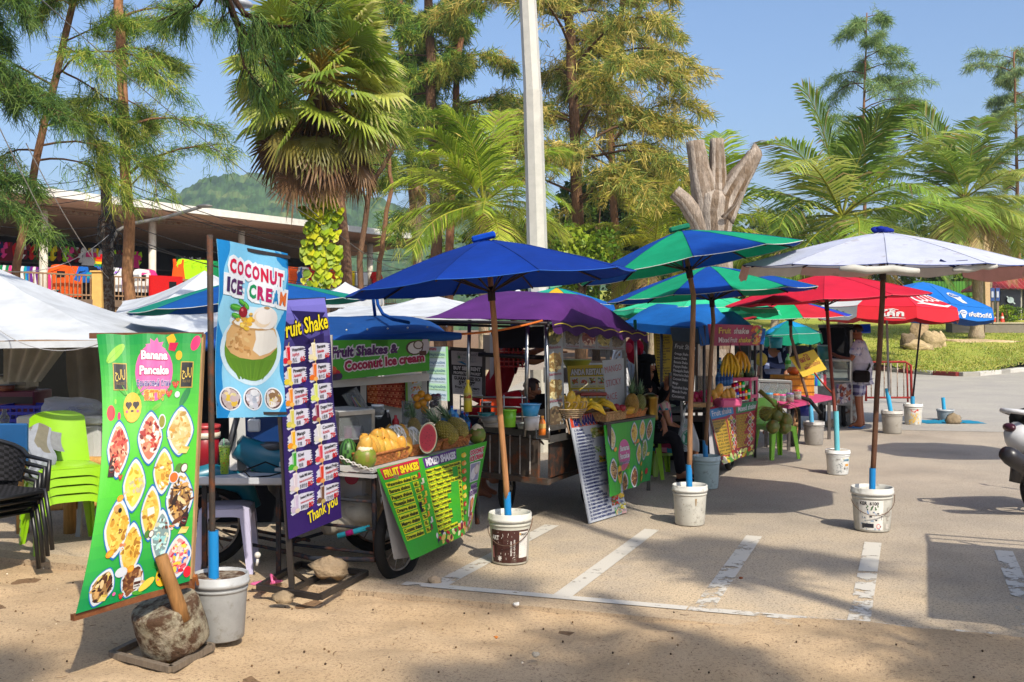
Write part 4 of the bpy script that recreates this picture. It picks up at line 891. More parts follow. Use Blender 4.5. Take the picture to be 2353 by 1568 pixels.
umbrella('plain red umbrella between the white and the striped ones', P(1895, 630, 11.9), 1.16, .30, -3.5, .5, ('#b5162e', '#bd1a34'), 10, polebase(1921, 985, 'F'), '#6a3226', .02, hem='#c8505a')
umbrella('small faded umbrella with red, green, blue and yellow panels', P(1815, 690, 14.7), .86, .24, -2, -1, ('#159a5f', '#2a35a0', '#c8a82a', '#b0202c', '#159a5f', '#b0202c', '#2a35a0', '#159a5f'), 8, polebase(1864, 945, 'G'), '#6a5444', .022, phase=.92)
cw = '#e6e2da'
def coke(pt, x, y, o):
 return pt(KC, min(.999, max(.001, x)), .12+.86*y, o*2)
def script(a, pts, w0, l=1, col=cw):
 for (p, wa), (q, wb) in zip(pts, pts[1:]):
  dx, dy = q[0]-p[0], q[1]-p[1]; L = math.hypot(dx, dy) or 1; nx, ny = -dy/L, dx/L
  a.poly([(p[0]+nx*wa, p[1]+ny*wa), (q[0]+nx*wb, q[1]+ny*wb), (q[0]-nx*wb, q[1]-ny*wb), (p[0]-nx*wa, p[1]-ny*wa)], col, l); a.ell(q[0], q[1], wb, wb, col, l, 8)
def arcp(cx, cy, rx, ry, a0, a1, w0, w1, n=12): return [((cx+rx*math.cos(rad(a0+(a1-a0)*i/n)), cy+ry*math.sin(rad(a0+(a1-a0)*i/n))), w0+(w1-w0)*math.sin(math.pi*i/n)) for i in range(n+1)]
ck = Art(100, 100)
script(ck, arcp(30, 62, 17, 20, -40, -320, 1., 4.4), 2); script(ck, arcp(50, 66, 9, 13, 0, 360, 1.2, 2.6), 2); script(ck, arcp(68, 66, 9, 13, -40, -330, 1., 2.6), 2); script(ck, arcp(86, 66, 8, 12, 0, 360, 1, 2.4), 2); script(ck, [((94, 54), 2.4), ((94, 74), 2.4), ((99, 80), 1)], 2)
script(ck, [((10, 92), .8), ((30, 88), 3), ((55, 92), 4), ((80, 97), 3), ((97, 93), 1)], 2); script(ck, [((20, 40), 1), ((40, 34), 2.6), ((60, 40), 1)], 2)
KC = 6
def on_val(k, x0=.15, x1=.85, y0=.1, y1=.9, hv=.2):
 def fn(pt, x, y, o):
  p = pt(k, x0+(x1-x0)*x, 1.0); c = pt(0, 0, 0); d = p-c; d.z = 0; d = d.normalized(); f = y0+(y1-y0)*y; return p-V((0, 0, hv*f))+d*(.03*f+.006+o)
 return fn
th = Art(100, 60); th.text('โค้ก', 50, 44, 30, cw, 1, al='C', bold=.04); script(th, [((18, 20), 1), ((14, 34), 2.4), ((22, 48), 1)], 2); script(th, [((30, 54), 1), ((55, 52), 2.4), ((84, 56), 1)], 2); script(th, [((30, 8), 1), ((50, 4), 2.4), ((66, 10), 1)], 2)
th2 = Art(100, 60); th2.text('โค้ก', 50, 44, 30, '#6a2a24', 1, al='C', bold=.04)
umbrella('red soft drink umbrella with white script lettering', P(2040, 650, 16.2), 1.06, .40, 1.5, 1, ('#c0121c', '#c0121c', '#c0121c', '#c0121c', '#c8c4bc', '#c0121c', '#c0121c', '#c0121c'), 8, polebase(2043, 925, 'H'), '#8a8886', .018, val=.2, valcols=('#c0121c', '#c0121c', '#c0121c', '#c0121c', '#c8c0b4', '#c0121c', '#c0121c', '#c0121c'), mat='plastic', hem='#c0121c', phase=.05,
  prints=[('script_print', ck, coke), ('thai_print', th, on_val(5, .3, .9)), ('thai_print', th, on_val(7, .2, .7)), ('thai_print', th2, on_val(4, .2, .8))], ribs=False)
wt = Art(100, 34); wt.text('เพื่อชีวิตที่ดี', 40, 25, 11, cw, 1, bold=.03, fit=56); wt.text('ดื่ม', 2, 25, 11, cw, 1, bold=.03, fit=14); wt.ell(27, 17, 9, 7, cw, 1); wt.poly([(21, 22), (33, 22), (30, 32), (24, 32)], cw, 1); wt.ell(27, 17, 7, 3.5, '#2a6ab8', 2); wt.rect(22, 15.5, 10, 2.6, cw, 3)
wl = Art(60, 60); wl.ell(30, 26, 20, 13, cw, 1, 20); wl.poly([(18, 34), (42, 34), (36, 56), (24, 56)], cw, 1); wl.ell(30, 26, 16, 8, '#1f66b8', 2, 18); wl.text('น้ำดื่ม', 30, 30, 7, cw, 3, al='C', bold=.03)
def on_pan(k, x0, x1, y0, y1):
 return lambda pt, x, y, o: pt(k, x0+(x1-x0)*x, y0+(y1-y0)*y, o*2)
umbrella('bright blue drinking water umbrella with white bottle emblems', P(2122, 648, 17.7), 1.16, .42, 4.5, 1.5, ('#0a62b0', '#0b66b6'), 8, polebase(2097, 920, 'I'), '#2a2624', .016, val=.22, hem='#0a62b0', mat='plastic', phase=.0, ribs=False,
  prints=[('thai_print', wt, on_val(6, .04, .98, .05, .95, .22)), ('thai_print', wt, on_val(7, .1, .95, .05, .95, .22)), ('emblem_print', wl, on_pan(6, .15, .75, .45, .95)), ('emblem_print', wl, on_pan(7, .2, .8, .45, .95))])
umbrella('yellow, green and blue umbrella peeping over the purple canopy', P(1280, 662, 14), .78, .20, 2, 0, ('#c89a1a', '#11907a', '#12509a', '#11907a'), 12, V((P(1280, 662, 14).x, 14, 0)), '#7a5a42', val=.1, ribs=False, phase=.4, top='#5f9a7a')
umbrella('blue and green striped umbrella behind the coconut ice cream sign', P(570, 642, 9.2), 1.04, .24, -4, 0, ('#0d4a8e', '#107a68'), 12, V((P(570, 642, 9.2).x, 9.2, 0)), '#5a4232', .02, ribs=False)
umbrella('light green umbrella with worn edge behind the second striped one', P(1600, 672, 13.6), 1.08, .24, 0, 2, ('#2fae7c', '#35b886'), 10, V((P(1600, 672, 13.6).x, 13.6, 0)), '#6a5444', val=.06, ribs=False)
umbrella('teal umbrella hanging low on a white pole over the pink table', P(1812, 737, 16.3), .50, .22, -3, 2, ('#1480b0', '#1480b0', '#0f7a6a'), 8, P(1768, 930, 16.3), '#c8c4bc', .022, val=.16, valcols=('#0f8068', '#13906c'), ribs=False, split=(.55, '#0f7468'))
umbrella('white umbrella whose rim just enters beside the sloping lawn', P(2548, 556, 12), 1.0, .3, 0, 0, ('#c6c3ba', '#bcb9b0'), 10, V((P(2548, 556, 12).x, 12, 0)), '#5a3c2a')
WH, BK = '#cdd0d4', '#17161a'
def food(a, cx, cy, rx, ry, cols, l=2, rot=0., border='#1f6aa8', n=46, plate='#cfd2d0', br=1.9):
 """a rounded diamond photo of a pancake: blue rim, white ground, mottled filling"""
 def dia(k):
  pts = []
  for i in range(28):
   t = 2*math.pi*i/28; c, s = math.cos(t), math.sin(t); x = rx*k*math.copysign(abs(c)**1.35, c); y = ry*k*math.copysign(abs(s)**1.35, s); pts.append((cx+x*math.cos(rot)-y*math.sin(rot), cy+x*math.sin(rot)+y*math.cos(rot)))
  return pts
 a.poly(dia(1.0), border, l); a.poly(dia(.93), plate, l+.4); a.poly(dia(.78), mixc(cols[0], cols[min(2, len(cols)-1)], .5), l+.6); a.blobs(dia(.74), cols, n, rx*.15, l+.8, br)
FO = {'choc': ('#4a2a18', '#2c1810', '#c89a5a', '#e0c08a', '#6a3c20'), 'red': ('#a8201c', '#c8483a', '#e0a078', '#7a1410'), 'gold': ('#d8a83a', '#c8902a', '#e8c860', '#a87424'), 'pale': ('#d8c890', '#e0d4a8', '#c8a860', '#b89048'), 'brown': ('#7a4a28', '#9a6a3a', '#5a3018', '#c8a070'), 'pink': ('#c81a3a', '#e05a6a', '#d8c0b0', '#f0d0c0', '#3a6ac0', '#e0c040'), 'green': ('#9aa84a', '#c8c07a', '#7a8a30', '#d8d0a0'), 'yel': ('#e0c030', '#d0a820', '#e8d870', '#c8b890')}
def pineapple(a, cx, cy, s, l=3):
 for i in range(7): a.poly([(cx+s*.12*(i-3)-s*.06, cy-s*.45), (cx+s*.12*(i-3)+s*.06, cy-s*.45), (cx+s*.3*(i-3), cy-s*(1.25-abs(i-3)*.14))], ('#3f9a2a', '#6abf3a')[i % 2], l)
 a.ell(cx, cy+s*.15, s*.5, s*.72, '#e0b020', l+.5, 18)
 for q in (-1, 1):
  a.ell(cx+q*s*.2-s*.07, cy, s*.11, s*.12, BK, l+1); a.ell(cx+q*s*.2+s*.07, cy, s*.11, s*.12, BK, l+1); a.poly([(cx+q*s*.2-s*.17, cy+.04*s), (cx+q*s*.2+s*.17, cy+.04*s), (cx+q*s*.2, cy+s*.26)], BK, l+1); a.ell(cx+q*s*.3, cy+s*.34, s*.07, s*.07, '#e05a80', l+1)
 a.ell(cx, cy+s*.32, s*.09, s*.05, BK, l+1)
def berry(a, cx, cy, s, l=3):
 a.poly([(cx-s*.5, cy-s*.3), (cx, cy-s*.5), (cx+s*.5, cy-s*.3), (cx+s*.3, cy+s*.25), (cx, cy+s*.6), (cx-s*.3, cy+s*.25)], '#c41a22', l); a.star(cx, cy-s*.42, s*.14, s*.42, 5, '#3a8a2a', l+.5)
 for i in range(6): a.ell(cx+s*.22*((i % 3)-1), cy-s*.1+s*.25*(i//3), s*.04, s*.06, '#f0d080', l+.6, 5)
def bottle(a, cx, cy, s, rot=0., l=4):
 def T(p): return (cx+p[0]*s*math.cos(rot)-p[1]*s*math.sin(rot), cy+p[0]*s*math.sin(rot)+p[1]*s*math.cos(rot))
 a.poly([T(p) for p in ((-.1, -1), (.1, -1), (.12, -.6), (.34, -.3), (.36, .9), (-.36, .9), (-.34, -.3), (-.12, -.6))], '#2c1410', l); a.ell(*T((0, .25)), s*.3, s*.34, '#7a1a1a', l+.4); a.ell(*T((0, .25)), s*.24, s*.27, '#1c1212', l+.7); a.text("HERSHEY'S", *T((0, .36)), s*.14, '#d8d0c8', l+1.2, 'C', fit=s*.46, rot=rot)
def jar(a, cx, cy, s, l=4):
 a.poly([(cx-s*.5, cy-s*.4), (cx+s*.5, cy-s*.5), (cx+s*.55, cy+s*.55), (cx-s*.45, cy+s*.6)], '#d8d4cc', l); a.rect(cx-s*.45, cy-s*.2, s*.92, s*.32, '#4a2414', l+.4); a.rect(cx-s*.42, cy-s*.62, s*.86, s*.2, WH, l+.5); a.text('nutella', cx, cy+s*.42, s*.26, '#3a1c14', l+1, 'C', bold=.03, fit=s*.8)
def coco(a, cx, cy, s, l=3): a.ell(cx-s*.25, cy, s*.42, s*.5, '#4f7a2a', l, rot=.4); a.ell(cx+s*.3, cy+.05*s, s*.4, s*.5, '#5a3a20', l+.4, rot=.3); a.ell(cx+s*.32, cy+.05*s, s*.3, s*.4, '#d8d4cc', l+.8, rot=.3)
def mangoes(a, cx, cy, s, l=3): a.ell(cx, cy, s*.6, s*.45, '#e09020', l, rot=-.4); a.ell(cx+.08*s, cy, s*.42, s*.28, '#f0a830', l+.4, rot=-.4)
def eggs(a, cx, cy, s, l=3):
 for x, y, c in ((-.3, -.2, '#c8784a'), (.25, -.15, '#d08858'), (0, .3, WH)): a.ell(cx+x*s, cy+y*s, s*.3, s*.24, c, l)
 a.ell(cx, cy+.32*s, s*.14, s*.12, '#e0a020', l+.5)
def cheese(a, cx, cy, s, l=3): a.poly([(cx-s*.7, cy+s*.3), (cx-s*.2, cy-s*.5), (cx+s*.8, cy-s*.3), (cx+s*.4, cy+s*.4)], '#e0c870', l); a.poly([(cx-s*.2, cy-s*.5), (cx+s*.8, cy-s*.3), (cx+s*.5, cy-s*.05), (cx-s*.1, cy-.2*s)], '#c8a848', l+.4)
def leaf(a, cx, cy, s, rot, col='#8fc43a', l=1):
 a.ell(cx, cy, s, s*.34, col, l, 16, rot); c_, s_ = math.cos(rot), math.sin(rot); a.poly([(cx-c_*s-s_*.03*s, cy-s_*s), (cx+c_*s, cy+s_*s), (cx-c_*s+s_*.03*s, cy-s_*s)], '#3f8a3a', l+.4)
def pancake_art(wide=False):
 a = Art(100, 230)
 for i in range(24):
  y = i*230/24; d = abs(i-11)/12; panelrect(a, 0, y, 100, 230/24+.01, mixc('#4fc02a', '#0f8f42', max(0, d*1.4-.35)), .2)
 leaf(a, 16, 18, 13, -.75, '#8fc43a'); leaf(a, 86, 60, 10, -1.1, '#1a7a3e'); leaf(a, 58, 68, 6, -.6, '#6fb43a')
 a.star(55, 14, 7, 11, 9, '#d860a0', 1); a.ell(54, 36, 19, 27, '#d860a0', 1.4, 22); a.ell(94, 9, 4.6, 8, '#d82a6a', 1, rot=.4); a.ell(78, 21, 3, 4.5, '#e0b020', 1); a.ell(9, 72, 4.5, 7, '#d81a2c', 1); a.ell(18, 75, 1.8, 3.6, '#d82a6a', 1); a.ell(14, 62, 1.2, 2.4, '#8fc43a', 1)
 a.poly([(66, 3), (72, -1), (75, 6), (70, 14)], '#e0b020', 1.6); a.poly([(69, 8), (77, 9), (74, 17), (68, 15)], '#c81a4a', 1.8)
 a.text('Banana', 54, 24, 8, '#e8e4e8', 4, 'C', bold=.04, fit=27, out=('#b81a5a', .05)); a.text('Pancake', 54, 38, 8, '#e8e4e8', 4, 'C', bold=.04, fit=30, out=('#b81a5a', .05)); a.text('Банановый блин', 54, 49, 6, '#5a4a8a', 4, 'C', bold=.02, fit=35, out=('#d8d0e0', .04)); a.text('香蕉飞饼', 55, 61, 7, '#d8781a', 4, 'C', bold=.04, fit=23, out=('#e8d870', .05))
 for x, w_ in ((12, 15), (80, 13)):
  a.rect(x, 27, w_, 25, '#b8983a', 2); a.rect(x+1, 28, w_-2, 23, BK, 2.5); a.text('حلال', x+w_/2, 40, 7, '#d8b84a', 3, 'C', fit=w_*.72, bold=.02); a.text('HALAL FOOD', x+w_/2, 47, 2.6, '#8a7030', 3, 'C', fit=w_*.6)
 pineapple(a, 32, 65, 19); berry(a, 76, 48, 7); berry(a, 70, 56, 7); a.ell(78, 58, 2.5, 3, WH, 4)
 food(a, 18, 104, 13, 26, FO['red']+('#e0c0a0',), 3); bottle(a, 12, 118, 10, .05); berry(a, 22, 128, 5, 5)
 food(a, 52, 96, 14, 25, FO['red']+('#e8d8c8', '#e8d8c8'), 3); a.ell(64, 82, 4, 7, WH, 4); a.ell(64, 82, 3, 5.6, '#8a8420', 4.5)
 food(a, 83, 92, 14, 24, FO['pale']+('#d8902a',), 3); cheese(a, 87, 110, 8, 5)
 food(a, 38, 136, 13, 24, FO['yel'], 3, n=36); mangoes(a, 24, 146, 6, 5); a.ell(22, 154, 4, 3, '#c89a5a', 5); a.ell(25, 156, 2, 2, BK, 5.5)
 food(a, 68, 127, 11, 22, FO['gold']+('#e0dcd0',), 3); coco(a, 86, 126, 9, 5); a.ell(79, 134, 5, 5.5, WH, 5.5); a.ell(79, 134, 4, 4.5, '#d86a1a', 6)
 food(a, 24, 170, 14, 26, FO['gold']+FO['brown'][:1], 3); eggs(a, 32, 186, 6, 5); mangoes(a, 20, 190, 7, 5)
 food(a, 58, 162, 11, 25, FO['gold'], 3); a.poly([(54, 158), (61, 157), (62, 163), (55, 165)], '#e0dcc8', 5); coco(a, 58, 180, 7, 5)
 food(a, 86, 154, 14, 27, FO['choc']+('#d8a048', '#c8d0e0'), 3, n=60, br=3.2); bottle(a, 92, 172, 9, .3, 5)
 food(a, 41, 190, 12, 24, FO['gold'], 3); a.ell(34, 207, 6, 4, WH, 5); mangoes(a, 43, 206, 6, 5)
 food(a, 70, 184, 10, 25, ('#8ac0c0', '#b8d8d0', '#6a3a28', '#c8c8a8'), 3); eggs(a, 80, 178, 5, 5); cheese(a, 91, 183, 7, 5)
 food(a, 88, 205, 13, 20, FO['pink'], 3, n=60); food(a, 18, 215, 12, 15, FO['choc']+('#e0c060',), 3, rot=.35); cheese(a, 20, 224, 6, 5); food(a, 46, 216, 12, 14, FO['brown'], 3, rot=.35); jar(a, 51, 219, 7, 5); a.ell(60, 222, 8, 3.4, '#e0c848', 5, rot=-.5)
 pineapple(a, 74, 217, 12, 5); berry(a, 37, 226, 5, 5); leaf(a, 52, 227, 5, .2, '#4a9a2a', 4); a.ell(97, 221, 3.6, 5, '#d81a2c', 4); a.ell(30, 223, 1.5, 1.5, '#d860a0', 5)
 return a
TL, TR, BR, BL_ = P(222, 769, 5.5), P(465, 767, 5.62), P(434, 1336, 5.36), P(172, 1412, 4.83)
ban = thing('banner_stand', 'green banana pancake banner on a rusty frame, its lower corner swinging free', 'banner stand', G(430, 1478))
def pwarp(x, y): return .012*math.sin(x*17)*(1-y)**3+.02*math.sin(x*6+1)*y*y
sf = sheet(TL, TR, BL_, BR, pwarp)
def sf2(x, y, o=0.):
 p = sf(x, y, o); x = min(1, max(0, x)); k = (1-x)**1.5*4*y*(1-y); return p+V((.10*k*.8, .04*k, 0))+V((.10*(y**2-y)*(1-x), 0, .0))
mk('cloth', signmesh(pancake_art(), sf2, '#1ea53a', 26, 40, '#8a9a7a'), 'vinyl', ban)
m = MB('#6a4630'); m.bar(P(206, 772, 5.53), P(468, 770, 5.65), .03); mk('top_tube', m, 'rusty', ban)
m = MB('#7a4a2a'); m.bar(P(166, 1420, 4.83), P(438, 1340, 5.40), .028); mk('bottom_tube', m, 'rusty', ban)
m = MB('#a5825a'); m.bar(P(464, 768, 5.66), P(437, 1330, 5.46), .03, .045); mk('side_pole', m, 'wood', ban)
m = MB('#8a5226'); m.bar(P(437, 1322, 5.46), G(424, 1470), .05, .04); m.bar(P(450, 1320, 5.5), P(455, 1345, 5.5), .012); mk('rusty_foot', m, 'rusty', ban)
m = MB('#7a6148'); m.col = lin('#6f6253'); q = [G(256, 1505), G(393, 1540), G(488, 1488), G(345, 1462)]; q[0].z = q[1].z = q[2].z = q[3].z = .0
for a, b in zip(q, q[1:]+q[:1]): m.bar(a+V((0, 0, .004)), b+V((0, 0, .004)), .035, .03)
mk('base_frame', m, 'wood', ban)
cb = thing('concrete_block', 'heavy rust-stained concrete block with a short timber handle', 'concrete weight', G(405, 1512)); m = MB('#8f8570', True); m.jit = .09; c = G(408, 1497); ax = V((-.20, -.26, .94)).normalized(); M = look(ax)
def cbp(k, a):
 r, z = k; wv_ = 1+.03*noise.noise(V((math.cos(a)*1.5, math.sin(a)*1.5, z*5)))+.02*noise.noise(V((math.cos(a)*5, math.sin(a)*5, z*14))); return r*wv_, z
prof_ = [(0, 0), (.155, 0), (.172, .012), (.178, .03), (.182, .08), (.182, .13), (.18, .18), (.178, .225), (.172, .243), (.158, .252), (.08, .256), (0, .256)]
vs = []; n = 30
for k in prof_:
 for j in range(n): r, z = cbp(k, 6.2832*j/n); vs.append(M @ V((r*math.cos(6.2832*j/n), r*math.sin(6.2832*j/n)*.95, z+.008*noise.noise(V((j*.5, r*20, z*9)))))+c+V((0, 0, .03)))
m.add(vs, [[i*n+j, i*n+(j+1) % n, (i+1)*n+(j+1) % n, (i+1)*n+j] for i in range(len(prof_)-1) for j in range(n)]); mk('block', m, 'concrete', cb)
m = MB('#8a6238', True); a = P(411, 1392, 5.26); b = P(370, 1278, 5.22); m.tube([a+(a-b)*.3, a, a.lerp(b, .5), b], [.036, .036, .033, .032], 14); mk('handle', m, 'wood', cb)
a = Art(100, 250)
for i in range(25): panelrect(a, 0, i*10, 100, 10.01, mixc('#74bce0', '#8fcbe6', math.sin(i/25*3.1)), .2)
def wavy(x0, sgn, l, col, ph, amp, bs):
 pts = [(0 if sgn > 0 else 100, 0)]
 for i in range(41): y = 250*i/40; pts.append((x0+sgn*(amp*math.sin(y/bs+ph)+amp*.5*math.sin(y/bs*2.3+ph)), y))
 pts.append((0 if sgn > 0 else 100, 250)); a.poly(pts, col, l)
wavy(7, 1, .6, '#1580c2', 1.2, 6, 26); wavy(93, -1, .6, '#1580c2', 2.6, 6, 24); a.poly([(80, 0), (100, 8), (100, 24), (90, 22), (82, 14)], '#1580c2', .6); a.poly([(14, 250), (22, 232), (20, 218), (0, 214), (0, 250)], '#1580c2', .6)
def bubble(t, cols, x0, y0, h, adv, sl, l=4):
 x = x0
 for i, ch in enumerate(t):
  w_ = adv[i]
  if ch != ' ': a.text(ch, x, y0+sl*i, h, cols[i], l, bold=.05, fit=w_*.86, out=('#dfe4ea', .2), rot=.03)
  x += w_
bubble('COCONUT', ['#c8123c', '#c0124a', '#c01258', '#c0124a', '#c8123c', '#c01250', '#c8123c'], 13, 43, 19, [11, 11.5, 11, 11.5, 11.5, 11.5, 10], 1.5)
bubble('ICE CREAM', ['#3a2458', '#4a2458', '#5a245a', '#000', '#128a52', '#b01a5a', '#b01a60', '#1a80bc', '#d86a2a'], 9, 70, 19, [5, 10, 10, 8, 11, 11, 10, 11, 13], 1.3)
ha = [(12+2*math.sin(i*.9), 0) for i in range(2)]
def egg(cx, cy, rx, ry, n=30, f=1.): return [(cx+rx*math.cos(6.2832*i/n)*(1 if math.sin(6.2832*i/n) < 0 else 1-.16*math.sin(6.2832*i/n)**2), cy+ry*math.sin(6.2832*i/n)) for i in range(n)]
a.ell(51, 112, 34, 24, '#c4dce8', 1); a.poly(egg(51, 152, 45, 52), '#c4dce8', 1)
a.poly(egg(51, 152, 38.5, 45), '#5f8a22', 2)
for i in range(9): a.poly([(20+7*i, 165), (27+7*i, 165), (34+4*i, 194), (32+4*i, 195)], jit('#55801e', .12), 2.2)
a.poly([(14, 130), (14, 148), (22, 158), (34, 164), (50, 166), (64, 164), (78, 157), (88, 146), (88, 132), (82, 118), (66, 112), (34, 112), (20, 118)], '#c8a06a', 2.6); a.poly([(52, 118), (80, 120), (88, 132), (88, 145), (76, 154), (60, 160), (50, 152), (54, 136)], '#d8d4cc', 2.8); a.blobs([(16, 124), (46, 120), (46, 160), (20, 150)], ('#b88a52', '#d0ac78', '#a87c48'), 26, 3, 3)
a.ell(50, 114, 30, 9, '#b08a58', 3.2); a.ell(50, 113, 27, 7, '#e0dcd4', 3.5); a.ell(66, 103, 18, 17, '#dcd8d4', 4, 20); a.ell(61, 105, 12, 13, '#d8c4a8', 4.2, rot=.3); a.ell(63, 102, 11, 11, '#e0dad4', 4.4); a.ell(66, 88, 4, 2.2, '#b08a5a', 4.8)
a.blobs([(28, 106), (48, 98), (52, 112), (42, 122), (28, 120)], ('#d8b030', '#c89a38', '#e0c868', '#c8a04a'), 26, 3.2, 4.6, 1.2); a.ell(35, 98, 6, 8, '#8a1424', 5.2); a.ell(33.5, 95, 1.6, 2.2, '#d86a70', 5.6); a.poly([(35.5, 90), (36.5, 82), (37.3, 82), (36.6, 90)], '#6a2a1a', 5)
for x, y, s, r in ((24, 92, 9, .1), (39, 88, 6, 1.0), (25, 104, 7, .25), (33, 84, 6, .6)): a.ell(x, y, s, s*.5, '#3f9a2c', 4.8, 12, r); a.ell(x, y-.6, s*.8, s*.16, '#6fc04a', 5, 8, r)
for x, cs in ((19, ('#d8c890', '#cfc6c0', '#b8a8a8', '#d8b840')), (50, ('#c4c8d0', '#a8b0c0', '#d8d8dc')), (82, ('#cfc4bc', '#8a6a4a', '#d8d0cc', '#c8b050'))):
 a.ell(x, 223, 14.5, 17, '#dfe4ea', 1.4, 22); a.ell(x, 223, 12.6, 15, '#5a4040', 1.8, 22); a.ell(x, 222, 11, 13, '#b8a8a8', 2.1, 20); a.blobs([(x+10*math.cos(i), 223+12*math.sin(i)) for i in (0, .9, 1.8, 2.7, 3.6, 4.5, 5.4)], cs, 24, 4, 2.4, 1.2)
cs = thing('sign_pole', 'blue coconut ice cream sign hung from a dark iron pole', 'sign', P(491, 1300, 5.62))
m = MB('#3c332c', True); m.tube([P(492, 1330, 5.64), P(488, 1220, 5.64), P(485, 900, 5.64), P(482, 540, 5.64)], .0165, 10); mk('pole', m, 'rusty', cs)
m = MB('#2c2622'); m.bar(P(484, 560, 5.64), P(664, 592, 6.16), .02); m.bar(P(486, 950, 5.64), P(658, 950, 6.16), .016); mk('arm', m, 'paint', cs)
fn = sheet(P(498, 549, 5.64), P(660, 583, 6.16), P(498, 961, 5.64), P(655, 957, 6.16), lambda x, y: .012*math.sin(y*7)+.008*math.sin(x*9+y*4)); mk('sign_panel', signmesh(a, fn, '#7cc0e0', 14, 30), 'vinyl', cs)
a = Art(100, 350)
for i in range(35):
 f = i/35; panelrect(a, 0, i*10, 100, 10.01, mixc('#7a74c8', '#241858', min(1, f*5)) if f < .2 else mixc('#241858', '#321a5c', (f-.2)), .2)
for i in range(14): a.poly([(a.rnd.uniform(0, 100), a.rnd.uniform(0, 340)) for _ in range(3)], a.rnd.choice(('#2c1c6a', '#1f144c', '#3a2470')), .5)
a.text('Fruit Shake', 52, 52, 24, '#e0cc18', 4, 'C', bold=.02, shear=.25, fit=92, rot=-.10, out=(BK, .06)); a.text('Thank you', 66, 332, 17, '#e0cc18', 4, 'C', bold=.02, shear=.25, fit=58, rot=-.22, out=('#241858', .05))
rows = [(('Watermelon', 'Арбуз', '西瓜', 60, '#c81a2a'), ('Banana', 'Банан', '香蕉', 60, '#d8ccA8')), (('Pineapple', 'Ананас', '菠蘿', 60, '#d8c030'), ('Papaya', 'Папайя', '番木瓜', 60, '#d86a1a')), (('Orange', 'оранжевый', '橙子', 70, '#e08a1a'), ('Lemon', 'Лимон', '檸檬', 70, '#c8d060')), (('Apple', 'яблоко', '蘋果', 70, '#c8bc50'), ('Dragon Fruit', 'Драконий фрукт', '火龍果', 70, '#7a1a3a')), (('Mango', 'манго', '芒果', 70, '#e0a818'), ('Coconut', 'Кокос', '椰子', 70, '#c8c4c0')), (('Kiwi', 'киви', '鬼桃', 80, '#3a9a2a'), ('Strawberry', 'клубника', '草莓', 80, '#c83a4a')), (('Vanilla Milk shake', 'Ванильный молочный коктейль', '香草奶昔', 80, '#c8b8c0'), ('Mixed Fruit', 'Смешанные фрукты', '混合水果', 80, '#c8381a')), (('Strawberry Milk shake', 'Клубничный молочный коктейль', '草莓奶昔', 80, '#b8a8c0'), ('Chocolate Milk shake', 'Шоколадный молочный коктейль', '巧克力奶昔', 80, '#6a4a38'))]
rr = random.Random(9)
for r_, pr in enumerate(rows):
 for c_, (en, ru, zh, pc_, col) in enumerate(pr):
  x, y = 5+48*c_, 68+31.5*r_
  pts = [(x+2, y+9), (x+10, y+4), (x+20, y+2), (x+34, y+3)]+[(x+41+(4 if k % 2 else 0)+rr.uniform(-1, 1), y+4+k*1.7) for k in range(13)]+[(x+30, y+28), (x+18, y+27), (x+4, y+30)]+[(x+1+(3 if k % 2 else 0), y+27-k*2) for k in range(8)]
  a.poly(pts, '#c8c6d4', 1)
  a.poly([(x+8, y+1), (x+16, y+1), (x+15, y+26), (x+9.5, y+26)], col, 2); a.poly([(x+8.6, y+2), (x+10, y+2), (x+10.6, y+24), (x+10, y+24)], mixc(col, '#ffffff', .4), 2.4); a.ell(x+12, y+1.5, 4.4, 1.3, mixc(col, '#ffffff', .35), 2.3, 10); a.poly([(x+13, y+1), (x+15, y-5), (x+15.7, y-5), (x+14, y+1)], '#d8c030', 2)
  a.ell(x+6, y+22, 5, 4.5, col if r_ != 4 or c_ else '#e0901a', 2.6, 12); a.ell(x+13, y+25, 4.5, 3.4, mixc(col, '#e8d880', .4), 2.9, 10); a.ell(x+2.5, y+24, 2, 1.5, '#3a8a2a', 2.5, 8)
  lg = len(en) > 12
  a.text(en, x+19, y+10, 5.2 if not lg else 4.2, BK, 3, bold=.025, fit=min(22, 3.1*len(en)) if len(en) > 6 else None, sx=.8, rot=-.05); a.text(ru, x+19, y+17, 4.4 if not lg else 3, '#c01a2a', 3, bold=.02, fit=min(23, 2.6*len(ru)), rot=-.05); a.text(zh, x+19, y+25.5, 5.2, BK, 3, sx=.8, fit=min(13, 4*len(zh))); a.text(str(pc_), x+33, y+26, 7.4, '#b8101c', 3, bold=.04, sx=.85)
st = thing('sign_stand', 'purple fruit shake price banner on a black steel stand', 'sign', G(700, 1372))
fn = sheet(P(628, 692, 6.55), P(746, 685, 6.98), P(667, 1240, 6.5), P(791, 1190, 6.94), lambda x, y: .010*math.sin(y*11)*x+.012*math.sin(y*5)); mk('sign_panel', signmesh(a, fn, '#281a5a', 12, 40), 'vinyl', st)
m = MB('#2c2622'); m.bar(P(628, 700, 6.58), G(672, 1368), .034); m.bar(P(630, 692, 6.58), P(746, 687, 7.0), .02); mk('upright', m, 'paint', st)
q = [G(594, 1360), G(735, 1384), G(842, 1327), G(690, 1306)]; m = MB('#2a2522')
for i_ in range(4): m.bar(q[i_]+V((0, 0, .03)), q[(i_+1) % 4]+V((0, 0, .03)), .034)
m.bar(G(660, 1371)+V((0, 0, .03)), G(770, 1318)+V((0, 0, .03)), .034); m.bar(P(668, 1310, 6.56), G(705, 1350)+V((0, 0, .04)), .025); mk('base_frame', m, 'paint', st)
